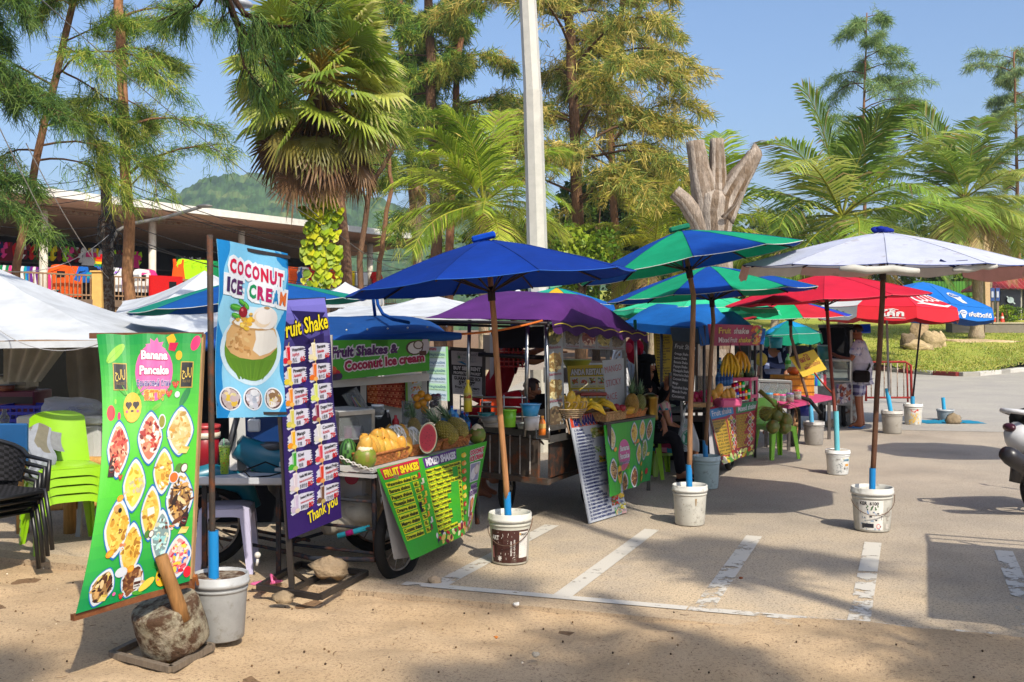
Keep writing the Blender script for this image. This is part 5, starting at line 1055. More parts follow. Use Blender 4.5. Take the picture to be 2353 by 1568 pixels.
m = MB('#9a8468', True); p = G(758, 1342); m.ball(p+V((0, 0, .10)), (.12, .09, .07), 12, 8, Matrix.Rotation(.3, 3, 'Z'), wob=.55, seed=8); one('stone', m, 'stone', 'jagged rock weighing down the black sign stand', 'stone')
m = MB('#c85a84', True); p = G(612, 1346); m.ball(p+V((0, 0, .02)), (.11, .04, .014), 12, 6, Matrix.Rotation(.4, 3, 'Z')); m.tube([p+V((.05, -.04, .02)), p+V((.03, 0, .07)), p+V((.05, .05, .03))], .009, 6); one('sandal', m, 'plastic', 'pink flip-flop lying by the black sign stand', 'sandal')
a = Art(230, 84); panelrect(a, 0, 0, 230, 84, '#3f9a1e', .2)
for i in range(10): a.ell(a.rnd.uniform(0, 230), a.rnd.uniform(0, 84), 40, 12, jit('#459f22', .1), .4, 12)
a.text('Fruit Shakes &', 6, 36, 21, '#4a1c5a', 4, bold=.05, shear=.12, fit=150, rot=-.03, out=('#d0ccd4', .09)); a.text('Coconut Ice cream', 34, 66, 21, '#9a1040', 4, bold=.05, shear=.05, fit=184, rot=-.05, out=('#d8ccd0', .09))
a.ell(195, 22, 20, 18, '#4a3428', 2); a.ell(196, 22, 16, 15, '#d0ccc8', 2.4); a.ell(204, 14, 12, 12, '#5a4434', 2.6); a.ell(204, 14, 9, 9, '#c8c0b8', 2.8); a.ell(220, 18, 10, 22, '#b8b0b4', 1.6); a.rect(206, 30, 16, 12, '#4a281c', 3)
for x, y, c_ in ((8, 62, '#c8502a'), (16, 70, '#b01a2a'), (12, 78, '#2a1a3a'), (20, 76, '#3a1f4a')): a.ell(x, y, 9, 8, c_, 2)
hb = thing('hanging_banner', 'green fruit shakes and coconut ice cream banner under the blue roof', 'banner', P(870, 870, 7.8)); fn = sheet(P(752, 782, 7.55), P(986, 780, 8.0), P(756, 876, 7.55), P(986, 852, 8.0), lambda x, y: .006*math.sin(x*14)); mk('cloth', signmesh(a, fn, '#3f9a1e', 14, 6), 'vinyl', hb)
a = Art(248, 190);
for i in range(19): panelrect(a, 0, i*10, 248, 10.01, mixc('#3fa81a', '#35a02a', abs(math.sin(i*.3))), .2)
a.poly([(4, 2), (82, 0), (80, 24), (6, 26)], '#c81040', 1); a.text('FRUIT SHAKES', 43, 21, 15, '#e8d018', 3, 'C', bold=.06, fit=70, out=('#7a1020', .05)); a.poly([(90, 2), (168, 0), (168, 22), (92, 25)], '#5a2480', 1); a.text('MIXED SHAKES', 130, 20, 15, '#d8d4dc', 3, 'C', bold=.06, fit=70, out=('#2c1440', .05))
Y_ = '#d8d818'
for i, (t_, p_) in enumerate((('Watermelon shakes', '60.-'), ('Banana shakes', '60.-'), ('Papaya shakes', '60.-'), ('Pineapple shakes', '60.-'), ('Orange shakes', '70.-'), ('Lemon shakes', '70.-'), ('Mango shakes', '70.-'), ('Coconut shakes', '70.-'), ('Dragon shakes', '70.-'))):
 y = 41+13.8*i; a.rect(5, y-9, 45 if i != 0 else 50, 11.5, Y_, 1); a.text(t_, 6, y, 7.6, '#16230f', 3, bold=.03, fit=42 if i else 48); a.rect(57, y-9, 13, 11.5, Y_, 1); a.text(p_, 58, y, 7.6, '#16230f', 3, bold=.03, fit=11)
 c_ = ('#c81a2a', '#d8d0b0', '#d86a1a', '#d8c030', '#e08a1a', '#c8d060', '#e0901a', '#cfcac4', '#7a1a3a')[i]; gx = 78+(i % 2)*5-3; a.poly([(gx-2.6, y-12), (gx+2.6, y-12), (gx+2, y-1), (gx-2, y-1)], c_, 3); a.ell(gx-4, y-2, 2.8, 2.6, mixc(c_, '#3a8a2a', .2), 3.4, 8)
a.rect(56, 88, 5, 22, BK, 4)
for i, t_ in enumerate(('Banana + Pineapple + Passion Fruit shakes', 'Banana + Pineapple + Mango shakes', 'Orange + Mango + Pineapple shakes', 'Orange + Pineapple + Passion Fruit shakes', 'Papaya + Mango + Lemon shakes', 'Mango + Passion Fruit shakes', 'Mango + Coconut shakes', 'Pineapple + Coconut shakes', 'Banana + Mango shakes', 'Watermelon + Lemon shakes', 'Pineapple + Orange shakes', 'Mango + Orange shakes', 'Mango + Coconut + Banana shakes')):
 y = 36+10.6*i; w_ = 1.92*len(t_); a.rect(91, y-7.4, w_+1, 9.2, Y_, 1); a.text(t_, 91.6, y, 6.2, '#16230f', 3, bold=.03, fit=w_); a.rect(169, y-7.4, 9, 9.2, Y_, 1); a.text('80.-', 169.6, y, 6.2, '#16230f', 3, bold=.03, fit=8)
for i, c_ in enumerate(('#e0c020', '#d8902a', '#d8601a', '#c8481a', '#e0a820', '#d8c838', '#b01a24', '#5a2a1a')): a.ell(186, 18+18*i, 6.5, 6, c_, 2, 12, .4); a.ell(189, 20+18*i, 4, 3.4, mixc(c_, '#f0e0a0', .4), 2.4, 9); a.ell(184, 12+18*i, 2.5, 2, '#3a8a2a', 2.2, 7)
a.text('COCONUT', 222, 22, 10, '#c81040', 4, 'C', bold=.05, fit=38, rot=-.04, out=('#e8e0e0', .1)); a.text('ICE CREAM', 222, 36, 10, '#c81040', 4, 'C', bold=.05, fit=38, rot=-.04, out=('#e8e0e0', .1)); a.rect(204, 42, 32, 42, '#dcd8dc', 2); a.rect(206, 44, 28, 38, '#8a8aa8', 2.4); a.ell(216, 66, 9, 14, '#d8d4d8', 2.8, rot=.3); a.ell(226, 58, 8, 12, '#b8a098', 3); a.ell(226, 58, 6, 9.5, '#d0c8c4', 3.3)
a.text('MANGO', 222, 100, 10, '#5a2480', 4, 'C', bold=.05, fit=26, rot=-.04, out=('#e8e0e8', .1)); a.text('ICE CREAM', 222, 113, 10, '#5a2480', 4, 'C', bold=.05, fit=36, rot=-.04, out=('#e8e0e8', .1)); a.rect(204, 116, 28, 42, '#dcd8dc', 2); a.poly([(210, 156), (212, 124), (222, 118), (230, 126), (226, 150)], '#c86a3a', 2.6); a.poly([(213, 140), (216, 124), (224, 124), (222, 140)], '#d89a60', 2.9)
for i in range(16): a.ell(206+a.rnd.uniform(0, 40), 150+a.rnd.uniform(0, 38), 7, 5, a.rnd.choice(('#d8b828', '#e0c848', '#b88a1a', '#3a7a2a')), 1.6+.02*i, 9, a.rnd.uniform(0, 3))
for i in range(8): a.poly([(236+a.rnd.uniform(-6, 6), 142), (240, 138), (230+3*i, 112+a.rnd.uniform(0, 12))], '#3a8a3a', 2)
a.ell(220, 164, 13, 15, '#dcd0d4', 4.4, 24); a.ell(220, 164, 12, 14, '#b01050', 4.8, 24); a.text('70.', 220, 169, 11, '#e8e0e4', 5.6, 'C', bold=.03)
for i in range(46): a.ell(a.rnd.uniform(76, 236), 172+a.rnd.uniform(-6, 16)+((160-a.rnd.uniform(76, 236))*.05), a.rnd.uniform(4, 9), a.rnd.uniform(3, 7), a.rnd.choice(('#b81a2a', '#3a1a4a', '#d8d8b0', '#3a8a2a', '#c8d080', '#d8d0d0', '#7a1a3a', '#e0c060')), 2+.02*i, 9, a.rnd.uniform(0, 3))
TBL = dict(TL=P(866, 1078, 6.86), TR=P(1119, 1014, 8.3), BL=P(948, 1288, 6.62), BR=P(1085, 1213, 8.05))
tb = thing('table_banner', 'green fruit and mixed shakes price banner hung over the table edge', 'banner', G(1000, 1275))
f0 = sheet(TBL['TL'], TBL['TR'], TBL['BL'], TBL['BR'], lambda x, y: .015*math.sin(x*9+y*2)*y+.05*y*math.sin(x*3.1))
def f1(x, y, o=0.):
 p = f0(x, y, o); k = min(1, max(0, 1-x/.22))**1.4; return p+V((.0, 0, 0))-V((.02, 0, 0))*k*y
mk('cloth', signmesh(a, f1, '#3fa522', 24, 20), 'vinyl', tb)
m = MB('#8f8a84'); m.grid(lambda x, y: (P(866, 1080, 6.86)*(1-y)+P(905+30*x, 1286, 6.72)*y)+V((.25*0*x, .12*x*y, 0))+V((x*(.10*y), 0, 0)), 4, 10); mk('curled_edge', m, 'vinyl', tb)
def mango(p, s=.065, d=(1, 0, .5), c='#d8a028', label='ripe yellow mango piled in the wicker basket', group='yellow mangoes', name='mango'):
 m = MB(c, True); M = look(V(d)); sd_ = p[0]*31+p[2]*17; m.ball(p, (s*.55, s*.60, s), 14, 10, M, wob=.16, seed=sd_, colf=lambda a, b: jit(mixc(mixc(c, '#b06a1a', .35*max(0, 1-a*3)), '#8a8a30', .4*(noise.noise(V((a*3, b*4, sd_))) > .25)), .07)); m.tube([V(p)+M @ V((0, 0, s*.97)), V(p)+M @ V((.004, 0, s*1.1))], .004, 5, '#5a4424'); return one(name, m, 'fruit', label, name, group)
def cut_coconut(p, r, label, c='#6d7a24', top=True):
 t = thing('coconut', label, 'coconut', V(p)-V((0, 0, r)), 'green coconuts'); m = MB(c, True); m.jit = .08; m.ball(p, (r, r, r*1.05), 18, 12, wob=.1, seed=p[0]*5, colf=lambda a, b: mixc(c, '#8a6a3a', .6*(noise.noise(V((a*6, math.cos(b*6.28)*2, p[0]*9))) > .25))); mk('husk', m, 'fruit', t)
 if top: m = MB('#d8c4a0', True); m.lathe(V(p), [(0, r*1.32), (r*.22, r*1.22), (r*.62, r*.93), (r*.72, r*.72), (r*.55, r*.6)], 7, Matrix.Rotation(.12, 3, 'X')); mk('cut_top', m, 'fruit', t)
 return t
def pineapple3(p, d, s, label, c='#8a7a2c', crown=True):
 d = V(d).normalized(); t = thing('pineapple', label, 'pineapple', V(p), 'pineapples'); M = look(d); m = MB(c); n, k = 16, 13;
 def pr(f): return s*.5*(math.sin(math.pi*min(1, max(0, f*.93+.05)))**.45)*(1-.12*f)
 for j in range(k):
  for i in range(n):
   f0, f1 = j/k, (j+1)/k; a0 = 6.2832*(i+(j % 2)*.5)/n; am, a1 = a0+3.1416/n, a0+6.2832/n
   q = [M @ V((pr(f)*math.cos(a), pr(f)*math.sin(a), s*1.35*f)) for f, a in ((f0, a0), (f0, a1), (f1, a1), (f1, a0))]; ce = sum(q, V())/4; ax = M @ V((0, 0, s*1.35*(f0+f1)/2)); tip = ce+(ce-ax).normalized()*s*.05
   cc = jit(c, .15); b = [V(p)+x for x in q]; m.add(b+[V(p)+tip], [[0, 1, 4], [1, 2, 4], [2, 3, 4], [3, 0, 4]], cc);
   if (i+j) % 2 == 0: m.add([V(p)+tip+(x-ce)*.16+(ce-ax).normalized()*s*.012 for x in q], [[0, 1, 2, 3]], '#3f3a1c')
 mk('fruit', m, 'fruit', t)
 if crown:
  m = MB('#5f7a5a'); b = V(p)+d*s*1.3; rn = random.Random(int(s*9999+p[0]*99))
  for i in range(46):
   a = i*2.4; f = i/46; dd = (M @ V((math.cos(a)*(1.1-f), math.sin(a)*(1.1-f), .25+f*1.2))).normalized(); L = s*(.55+.75*f)*rn.uniform(.8, 1.1); sd = dd.cross(d).normalized()*s*.05 if dd.cross(d).length > .05 else V((s*.05, 0, 0)); e = b+dd*L*.6+d*L*.05; tip = b+dd*L+d*L*.06-V((0, 0, L*.2*(1-f)))
   m.add([b-sd, b+sd, e+sd*.8, e-sd*.8, tip], [[0, 1, 2, 3], [3, 2, 4]], jit(rn.choice(('#5f7a52', '#76906a', '#4c6640', '#8aa07a')), .1, rn))
  mk('leaf_crown', m, 'leaf', t)
 return t
def basket(a, b, dep, h, label, c='#a8683a', flare=.03):
 """wicker tray whose front rim runs from a to b, reaching dep backwards"""
 a, b = V(a), V(b); u = (b-a).normalized(); bk_ = V((-u.y, u.x, 0)).normalized()*dep; t = thing('basket', label, 'basket', (a+b)/2-V((0, 0, h)), 'wicker baskets of fruit'); m = MB(c); n = 16; k = 6
 ring = [a, b, b+bk_, a+bk_]; cen = sum(ring, V())/4
 for s in range(4):
  p, q = ring[s], ring[(s+1) % 4]
  for i in range(n):
   for j in range(k):
    def w(f, g): x = p.lerp(q, f); x = x+(cen-x)*flare*6*(1-g)*.5; return x-V((0, 0, h*(1-g)))+(x-cen).normalized()*(.004*((i+j) % 2))
    m.add([w(i/n, j/k), w((i+1)/n, j/k), w((i+1)/n, (j+1)/k), w(i/n, (j+1)/k)], [[0, 1, 2, 3]], jit(c, .25))
 m.poly([r+(cen-r)*flare*3-V((0, 0, h)) for r in ring], c); mk('weave', m, 'wicker', t); m = MB(mixc(c, '#5a3418', .3), True); m.tube(ring, .011, 7, close=True); mk('rim', m, 'wicker', t); return t
def tub(p, r, h, c, label, mat='plastic', lid=None, name='tub', cat=None, taper=.88, n=18, group=None):
 t = thing(name, label, cat or name, p, group); m = MB(c, True); m.lathe(V(p), [(0, 0), (r*taper, 0), (r, h), (r*.96, h), (r*taper*.95, h*.08), (0, h*.06)], n); mk('body', m, mat, t)
 m = MB(lid or mixc(c, '#ffffff', .15), True); m.lathe(V(p), [(r*1.0, h*.96), (r*1.07, h*.97), (r*1.07, h*1.03), (r*.98, h*1.04)]+([(0, h*1.05)] if lid else []), n); mk('lid' if lid else 'rim', m, 'plastic', t); return t
def bottle3(p, r, h, c, cap, label, mat='plastic', lab=None, group=None, name='bottle', labc=None):
 t = thing(name, label, 'bottle', p, group); m = MB(c, True); m.lathe(V(p), [(0, 0), (r, 0), (r, h*.3), (r*.93, h*.35), (r, h*.4), (r, h*.62), (r*.75, h*.74), (r*.36, h*.84), (r*.34, h*.93)], 14); mk('body', m, mat, t)
 m = MB(cap, True); m.lathe(V(p), [(r*.42, h*.9), (r*.42, h), (0, h)], 10); mk('cap', m, 'plastic', t)
 if labc:
  m = MB(labc, True); m.lathe(V(p), [(r*1.02, h*.36), (r*1.02, h*.6)], 14)
  if lab: ar = Art(40, 20); ar.text(lab, 20, 14, 9, '#b81a1a', 1, 'C', bold=.04, fit=32); ar.draw(m, lambda x, y, o: V(p)+V((r*1.03*math.sin((x-.5)*2.2), -r*1.03*math.cos((x-.5)*2.2)-o, h*(.6-.24*y))))
  mk('label', m, 'vinyl', t)
 return t
def glasscase(a, b, dep, h, label, fc='#a8a8a6', name='glass_case', shelf=False, top='#b8b8b4'):
 """metal framed display case: front bottom edge a-b"""
 a, b = V(a), V(b); u = (b-a).normalized(); k = V((-u.y, u.x, 0))*dep; t = thing(name, label, 'display case', (a+b)/2+k/2, 'glass display cases'); Z = V((0, 0, h)); m = MB(fc); w_ = .022
 B = [a, b, b+k, a+k]
 for i in range(4): m.bar(B[i], B[(i+1) % 4], w_); m.bar(B[i]+Z, B[(i+1) % 4]+Z, w_*1.3); m.bar(B[i], B[i]+Z, w_)
 mk('frame', m, 'chrome' if fc == '#a8a8a6' else 'paint', t); m = MB('#cfd6d6');
 for i in range(4): p, q = B[i], B[(i+1) % 4]; m.add([p, q, q+Z, p+Z], [[0, 1, 2, 3]])
 mk('pane', m, 'clear', t); m = MB(top); m.plate([x+Z+V((0, 0, .014)) for x in B], .012); m.plate([x+V((0, 0, .005)) for x in B], .01); mk('panel', m, 'steel', t); return t
def jar3(p, r, h, cont, lid, label, group='clear plastic jars'):
 t = thing('jar', label, 'jar', p, group); m = MB('#c8cccc', True); m.lathe(V(p), [(0, 0), (r, 0), (r, h*.8), (r*.85, h*.88)], 14); mk('body', m, 'clear', t); m = MB(cont, True); m.jit = .2; m.lathe(V(p), [(0, .004), (r*.94, .004), (r*.94, h*.5), (0, h*.52)], 14); mk('contents', m, 'stone', t); m = MB(lid, True); m.lathe(V(p), [(r*.92, h*.86), (r*.95, h), (0, h)], 14); mk('lid', m, 'plastic', t); return t
def wheel(c, r, ax, w_, parent, name='wheel', spokes=8, rimc='#8a8278'):
 c = V(c); ax = V(ax).normalized(); M = look(ax); m = MB('#1a1918', True); n = 28
 m.tube([c+M @ V((r*.88*math.cos(6.2832*i/n), r*.88*math.sin(6.2832*i/n), 0)) for i in range(n)], r*.13, 10, close=True); wo = mk(name, m, 'rubber', parent)
 m = MB(rimc, True); m.tube([c+M @ V((r*.74*math.cos(6.2832*i/n), r*.74*math.sin(6.2832*i/n), 0)) for i in range(n)], r*.035, 7, close=True); m.tube([c-ax*w_, c+ax*w_], r*.09, 10)
 for i in range(spokes): a = 6.2832*i/spokes; m.tube([c, c+M @ V((r*.74*math.cos(a), r*.74*math.sin(a), 0))], r*.022 if spokes > 6 else r*.05, 5)
 mk('rim', m, 'rusty', wo); return wo
def roof(t, NL, NR, FL, FR, rise, c, mat='canvas', hip=.25, name='roof', nu=20, nv=14, colf=None, drop=0., ex=2.):
 NL, NR, FL, FR = map(V, (NL, NR, FL, FR)); m = MB(c)
 def fn(x, y):
  p = (NL*(1-x)+NR*x)*(1-y)+(FL*(1-x)+FR*x)*y; f = (1-abs(2*y-1)**ex)*min(1, (1-abs(2*x-1)**6)*1.05) if hip else 1-abs(2*y-1)**ex
  return p+V((0, 0, rise*f+.008*noise.noise(p*4)))
 m.grid(fn, nu, nv, colf=colf)
 if drop:
  bd = [(i/nu, 0) for i in range(nu+1)]+[(1, j/nv) for j in range(1, nv+1)]
  for (x0, y0), (x1, y1) in zip(bd, bd[1:]): m.add([fn(x0, y0), fn(x1, y1), fn(x1, y1)-V((0, 0, drop)), fn(x0, y0)-V((0, 0, drop))], [[0, 1, 2, 3]], c, True)
 mk(name, m, mat, t); return fn
O1 = P(866, 1078, 6.86); E2 = (P(1119, 1014, 8.3)-O1); E2.z = 0; L1 = E2.length; E2.normalize(); E1 = V((E2.y, -E2.x, 0))
def c1(a, b, z): return V((O1.x, O1.y, 0))+E1*a+E2*b+V((0, 0, z))
s1 = thing('food_cart', 'fruit shake cart with a dark blue tarpaulin roof and fruit display', 'food cart', c1(-.4, .7, 0), 'market food carts')
m = MB('#b3b1ab'); m.plate([c1(-.02, -.02, .735), c1(-.02, L1, .735), c1(-.78, L1, .735), c1(-.78, -.02, .735)], .03); m.box(c1(-.4, -.02, .70), (.8, .02, .05), look(E2) @ Matrix.Rotation(0, 3, 'X')); mk('table_top', m, 'paint', s1)
m = MB('#22252c')
for a, b in ((-.05, .04), (-.75, .04), (-.05, L1-.1), (-.75, L1-.1)): m.tube([c1(a, b, .72), c1(a*.9+.0, b, .4), c1(a, b+.03, .12)], .018, 8)
for z in (.18, .34, .52): m.tube([c1(-.04, .04, z), c1(-.76, .04, z)], .012, 6); m.tube([c1(-.76, .04, z), c1(-.76, L1-.1, z)], .012, 6)
m.tube([c1(-.02, -.0, .15), c1(-.45, -.08, .13), c1(-.8, 0, .14)], .017, 8); m.tube([c1(-.8, 0, .14), c1(-1.55, .1, .16)], .013, 6); m.tube([c1(-.8, .2, .14), c1(-1.55, .3, .16)], .013, 6); m.tube([c1(-.8, .35, .14), c1(-1.6, .45, .16)], .013, 6)
mk('frame', m, 'rusty', s1)
wheel(P(918, 1238, 7.1), .285, E1, .05, s1, spokes=10)
m = MB('#7c6a50', True); m.tube([P(880, 1205, 7.0), P(893, 1150, 7.0), P(905, 1090, 7.0)], [.05, .042, .035], 9); mk('prop', m, 'bark', s1)
BLR = '#123f78'
f1r = roof(s1, P(440, 797, 7.25), P(1040, 776, 8.15), P(455, 775, 8.9), P(1020, 762, 9.9), .17, BLR, nu=26)
m = MB('#10448a', True); pa, pb_ = P(440, 797, 7.2), P(1058, 771, 8.2); m.tube([pa.lerp(pb_, i/14)+V((0, 0, .006*math.sin(i*1.7))) for i in range(15)], [.04]*14+[.028], 10); mk('roof_roll', m, 'canvas', s1)
m = MB('#c8c8c4')
for i in range(12): p = pa.lerp(pb_, .06+i*.08)+V((0, .05, .075)); m.ball(p, .008, 6, 4)
mk('eyelet', m, 'steel', s1)['kind'] = 'stuff'
m = MB('#0d3a78');
for q in ((P(862, 660, 8.6), P(868, 700, 8.5), P(880, 722, 8.3), P(905, 735, 8.1), P(940, 742, 8.0)), (P(858, 688, 8.2), P(862, 725, 8.4))): m.tube(q, .014, 5)
mk('tie_strap', m, 'cloth', s1)
m = MB('#a8a49c');
for u, v0, v1, Y in ((975, 865, 930, 8.5), (835, 875, 960, 8.0), (757, 860, 1070, 7.35)): m.bar(P(u, 770, Y), P(u, v1+90, Y), .04)
m.plate([P(752, 874, 7.75), P(985, 858, 8.3), P(985, 875, 8.3), P(752, 892, 7.75)], .02); mk('white_post', m, 'paint', s1)
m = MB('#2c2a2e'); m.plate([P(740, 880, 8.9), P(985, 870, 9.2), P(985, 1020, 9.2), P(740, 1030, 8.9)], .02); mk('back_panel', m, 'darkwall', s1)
m = MB('#b8b4ac'); m.plate([P(842, 935, 8.62), P(985, 925, 8.9), P(985, 985, 8.9), P(842, 1000, 8.62)], .02); mk('side_board', m, 'paint', s1)
a = Art(92, 74); panelrect(a, 0, 0, 92, 74, '#b8543a', .2); panelrect(a, 0, 0, 24, 74, '#b8602a', .6)
for i in range(9):
 a.rect(0, 4+8*i, 92, 1.5, ('#8a2a24', '#c87a5a')[i % 2], 1, n=3)
 for k in range(22): a.poly([(k*4.2+1, 9+8*i), (k*4.2+3, 7+8*i), (k*4.2+5, 9+8*i), (k*4.2+3, 11+8*i)], ('#d89a6a', '#7a2420', '#c86a4a')[(i+k) % 3], 1.5)
o = mk('woven_cloth', signmesh(a, sheet(P(842, 869, 8.55), P(931, 861, 8.65), P(845, 925, 8.55), P(931, 940, 8.65), lambda x, y: .03*math.sin(x*11)*y), '#b8543a', 16, 10), 'cloth'); tag(o, 'red and orange woven cloth hanging behind the fruit', 'cloth')
a = Art(42, 74); panelrect(a, 0, 0, 42, 74, '#c0c8b0', .2); a.rect(0, 0, 5, 74, '#7fb03a', 1)
for i in range(4): a.ell(22, 12+18*i, 13, 8, WH, 1, 16); a.blobs([(10, 8+18*i), (34, 8+18*i), (34, 17+18*i), (10, 17+18*i)], ('#d89a3a', '#c8482a', '#5a9a3a', '#e0c080'), 18, 2.4, 2)
a.text('ผัด', 34, 30, 7, '#2a4a2a', 2); a.text('ข้าว', 34, 52, 7, '#2a4a2a', 2); tag(mk('food_poster', signmesh(a, sheet(P(931, 862, 8.62), P(973, 864, 8.7), P(933, 938, 8.62), P(973, 936, 8.7)), '#c0c8b0', 6, 8), 'vinyl'), 'small poster of Thai dishes beside the woven cloth', 'poster')
a = Art(50, 120); panelrect(a, 0, 0, 50, 120, '#b0c8d0', .2); a.rect(45, 0, 5, 120, '#7fc07a', 1)
a.text('ของ', 8, 8, 7, '#c83a5a', 2, bold=.03)
for i, t_ in enumerate(('ไก่/หมู/รวมมิตร', 'ไก่/หมู/รวมมิตร', 'กุ้ง/ไก่/หมู/รวมมิตร', 'กุ้ง/ไก่/หมู/รวมมิตร', 'ไก่/หมู/รวมมิตร', 'ผัดรวมมิตร')): a.rect(2, 11+18*i, 42, 15, '#a8d0b0' if i % 2 == 0 else '#b8ccd8', .8); a.text(t_, 3, 20+18*i, 5.5, '#2a5a8a', 2, bold=.02, fit=39); a.text('with Shrimp, Chicken, Pork, Mixed', 4, 25.4+18*i, 2.8, '#3a3a3a', 2, fit=36)
tag(mk('menu_board', signmesh(a, sheet(P(978, 797, 9.2), P(1029, 797, 9.3), P(978, 918, 9.2), P(1033, 922, 9.3)), '#b0c8d0', 6, 10), 'vinyl'), 'pale blue and green Thai menu board behind the orange fruit', 'menu board')
a = Art(70, 100); panelrect(a, 0, 0, 70, 100, '#b8b6ba', .2); a.rect(0, 32, 70, 24, BK, 1, n=3)
a.text('BUY SELL RENT', 35, 43, 8, '#d0ced0', 3, 'C', bold=.05, fit=63); a.text('PROPERTY IN PHUKET', 35, 53, 6, '#d0ced0', 3, 'C', bold=.04, fit=63); a.text('GUARANTEED ROI', 35, 66, 7.5, BK, 3, 'C', bold=.05, fit=62); a.text('5%-10%', 35, 77, 9, BK, 3, 'C', bold=.05, fit=40); a.text('From 3 to 5 years', 35, 86, 6.5, BK, 3, 'C', bold=.04, fit=58); a.text('ดีไซน์ พร็อพเพอร์ตี้', 35, 10, 6, '#5a5a60', 3, 'C', fit=46); a.text('PHUKET', 40, 20, 7, '#8a9aa8', 3, 'C', fit=32); a.text('REAL PROPERTY', 40, 25, 3.6, '#5a6a78', 3, 'C', fit=34); a.poly([(12, 25), (22, 23), (32, 28), (44, 28), (30, 31), (20, 27)], '#2a7aa8', 2); a.star(17, 14, 2, 7, 6, '#3a7a4a', 2)
for i in range(2): a.text('From THB 1,400,000 to over 10%', 35, 91+4.4*i, 3, '#5a585c', 3, 'C', fit=56)
pb2 = thing('property_banner', 'black and white buy sell rent property banner behind the oil bottle', 'banner', P(1072, 1010, 9.7)); mk('panel', signmesh(a, sheet(P(1037, 806, 9.7), P(1108, 810, 9.8), P(1040, 905, 9.7), P(1107, 912, 9.8)), '#b8b6ba', 8, 10), 'vinyl', pb2); m = MB('#2a2426'); m.bar(P(1033, 804, 9.76), P(1036, 1010, 9.76), .05); m.bar(P(1110, 808, 9.86), P(1109, 1010, 9.86), .05); m.bar(P(1033, 802, 9.76), P(1111, 807, 9.86), .04); mk('frame', m, 'paint', pb2)
TOP = .752
bA, bB, bC = [(P(861, 1058, 6.93), P(944, 1036, 7.40)), (P(948, 1036, 7.42), P(1016, 1022, 7.80)), (P(1019, 1021, 7.82), P(1081, 1004, 8.16))]
for (p, q), lb in zip((bA, bB, bC), ('wicker basket heaped with yellow mangoes', 'wicker basket holding the halved watermelon and netted fruit', 'wicker basket holding two pineapples')):
 p.z = q.z = TOP+.078; basket(p, q, .30, .074, lb)
rr = random.Random(4)
for i, (u, v) in enumerate(((856, 1024), (870, 1030), (886, 1034), (903, 1034), (918, 1026), (932, 1022), (862, 1010), (880, 1012), (897, 1008), (914, 1004), (926, 1006), (846, 1022), (838, 1026))):
 Y = 7.0+(u-850)/90*.45+(.06 if v < 1016 else -.01); mango(P(u, v, Y), .085, (rr.uniform(-.5, .5), -.3, rr.uniform(.6, 1.4)), rr.choice(('#c99a3c', '#d0a548', '#c28c34', '#bf9440')))
for u, v, s, lb in ((896, 998, .07, 'orange papaya behind the netted fruit'), (922, 996, .07, 'second orange papaya between the netted fruit')): mango(P(u, v, 7.5), s, (0, .2, 1), '#c87a1a', lb, 'papayas', 'papaya')
for u, v, lb in ((912, 1008, 'papaya in a white foam net next to the mangoes'), (947, 1012, 'papaya in a white foam net leaning on the cut watermelon')):
 t = thing('papaya', lb, 'papaya', P(u, v+26, 7.38), 'papayas'); p = P(u, v, 7.36+(u-912)*.006); M = look((-.25, -.1, 1)); m = MB('#b8b4a0', True); m.ball(p, (.062, .062, .088), 14, 10, M); mk('fruit', m, 'fruit', t); m = MB('#d8d6d2', True)
 for sg in (1, -1):
  for k in range(12): m.tube([p+M @ V((.067*math.sin(math.pi*(.06+.88*i/12))**.7*math.cos(6.2832*(k/12+sg*.22*i/12)), .067*math.sin(math.pi*(.06+.88*i/12))**.7*math.sin(6.2832*(k/12+sg*.22*i/12)), .096*math.cos(math.pi*(.06+.88*i/12)))) for i in range(13)], .0038, 4, cap=False)
 mk('foam_net', m, 'cloth', t)
t = thing('watermelon', 'halved watermelon showing its red flesh in the middle basket', 'watermelon', P(984, 1036, 7.5), 'watermelons'); c = P(983, 1007, 7.5); M = look((-.12, -.95, .28)); m = MB('#2f5a24', True)
m.lathe(c, [(0, -.11), (.05, -.10), (.085, -.05), (.092, 0)], 22, M);
m.v = [tuple(c+M @ (Matrix.Diagonal((.75, 1.25, 1)) @ (M.inverted() @ (V(q)-c)))) for q in m.v]; mk('rind', m, 'fruit', t); m = MB('#b82a34')
for r0_, r1_, cc in ((0, .076, '#b8303a'), (.076, .083, '#d0705a'), (.083, .0905, '#cfd0a8')):
 n = 26; m.add([c+M @ V((r*.75*math.cos(6.2832*i/n), r*1.25*math.sin(6.2832*i/n), .002)) for r in (r0_, r1_) for i in range(n)], [[i, (i+1) % n, n+(i+1) % n, n+i] for i in range(n)], cc)
for i in range(16): a_, r_ = i*2.4, .012+.0035*i; q = c+M @ V((r_*.75*math.cos(a_), r_*1.25*math.sin(a_), .003)); m.ball(q, .0028, 5, 3, col='#2a1414')
mk('flesh', m, 'fruit', t)
m = MB('#24451c', True); m.ball(P(800, 1040, 7.05), (.058*1.05, .07, .095), 24, 12, colf=lambda a, b: '#1c3416' if (b*11+.25*noise.noise(V((a*9, b*5, 0)))) % 1 < .42 else '#3f6a2c'); one('watermelon', m, 'fruit', 'whole dark green watermelon by the chain', 'watermelon', 'watermelons')
cut_coconut(P(839, 1052, 6.92), .076, 'green coconut with a pale cut face next to the watermelon'); cut_coconut(P(1096, 1000, 8.28), .071, 'green coconut with a white pointed top at the end of the table', '#5f7022'); cut_coconut(P(1056, 985, 8.4), .069, 'green coconut with a white pointed top behind the pineapples', '#6d7a24')
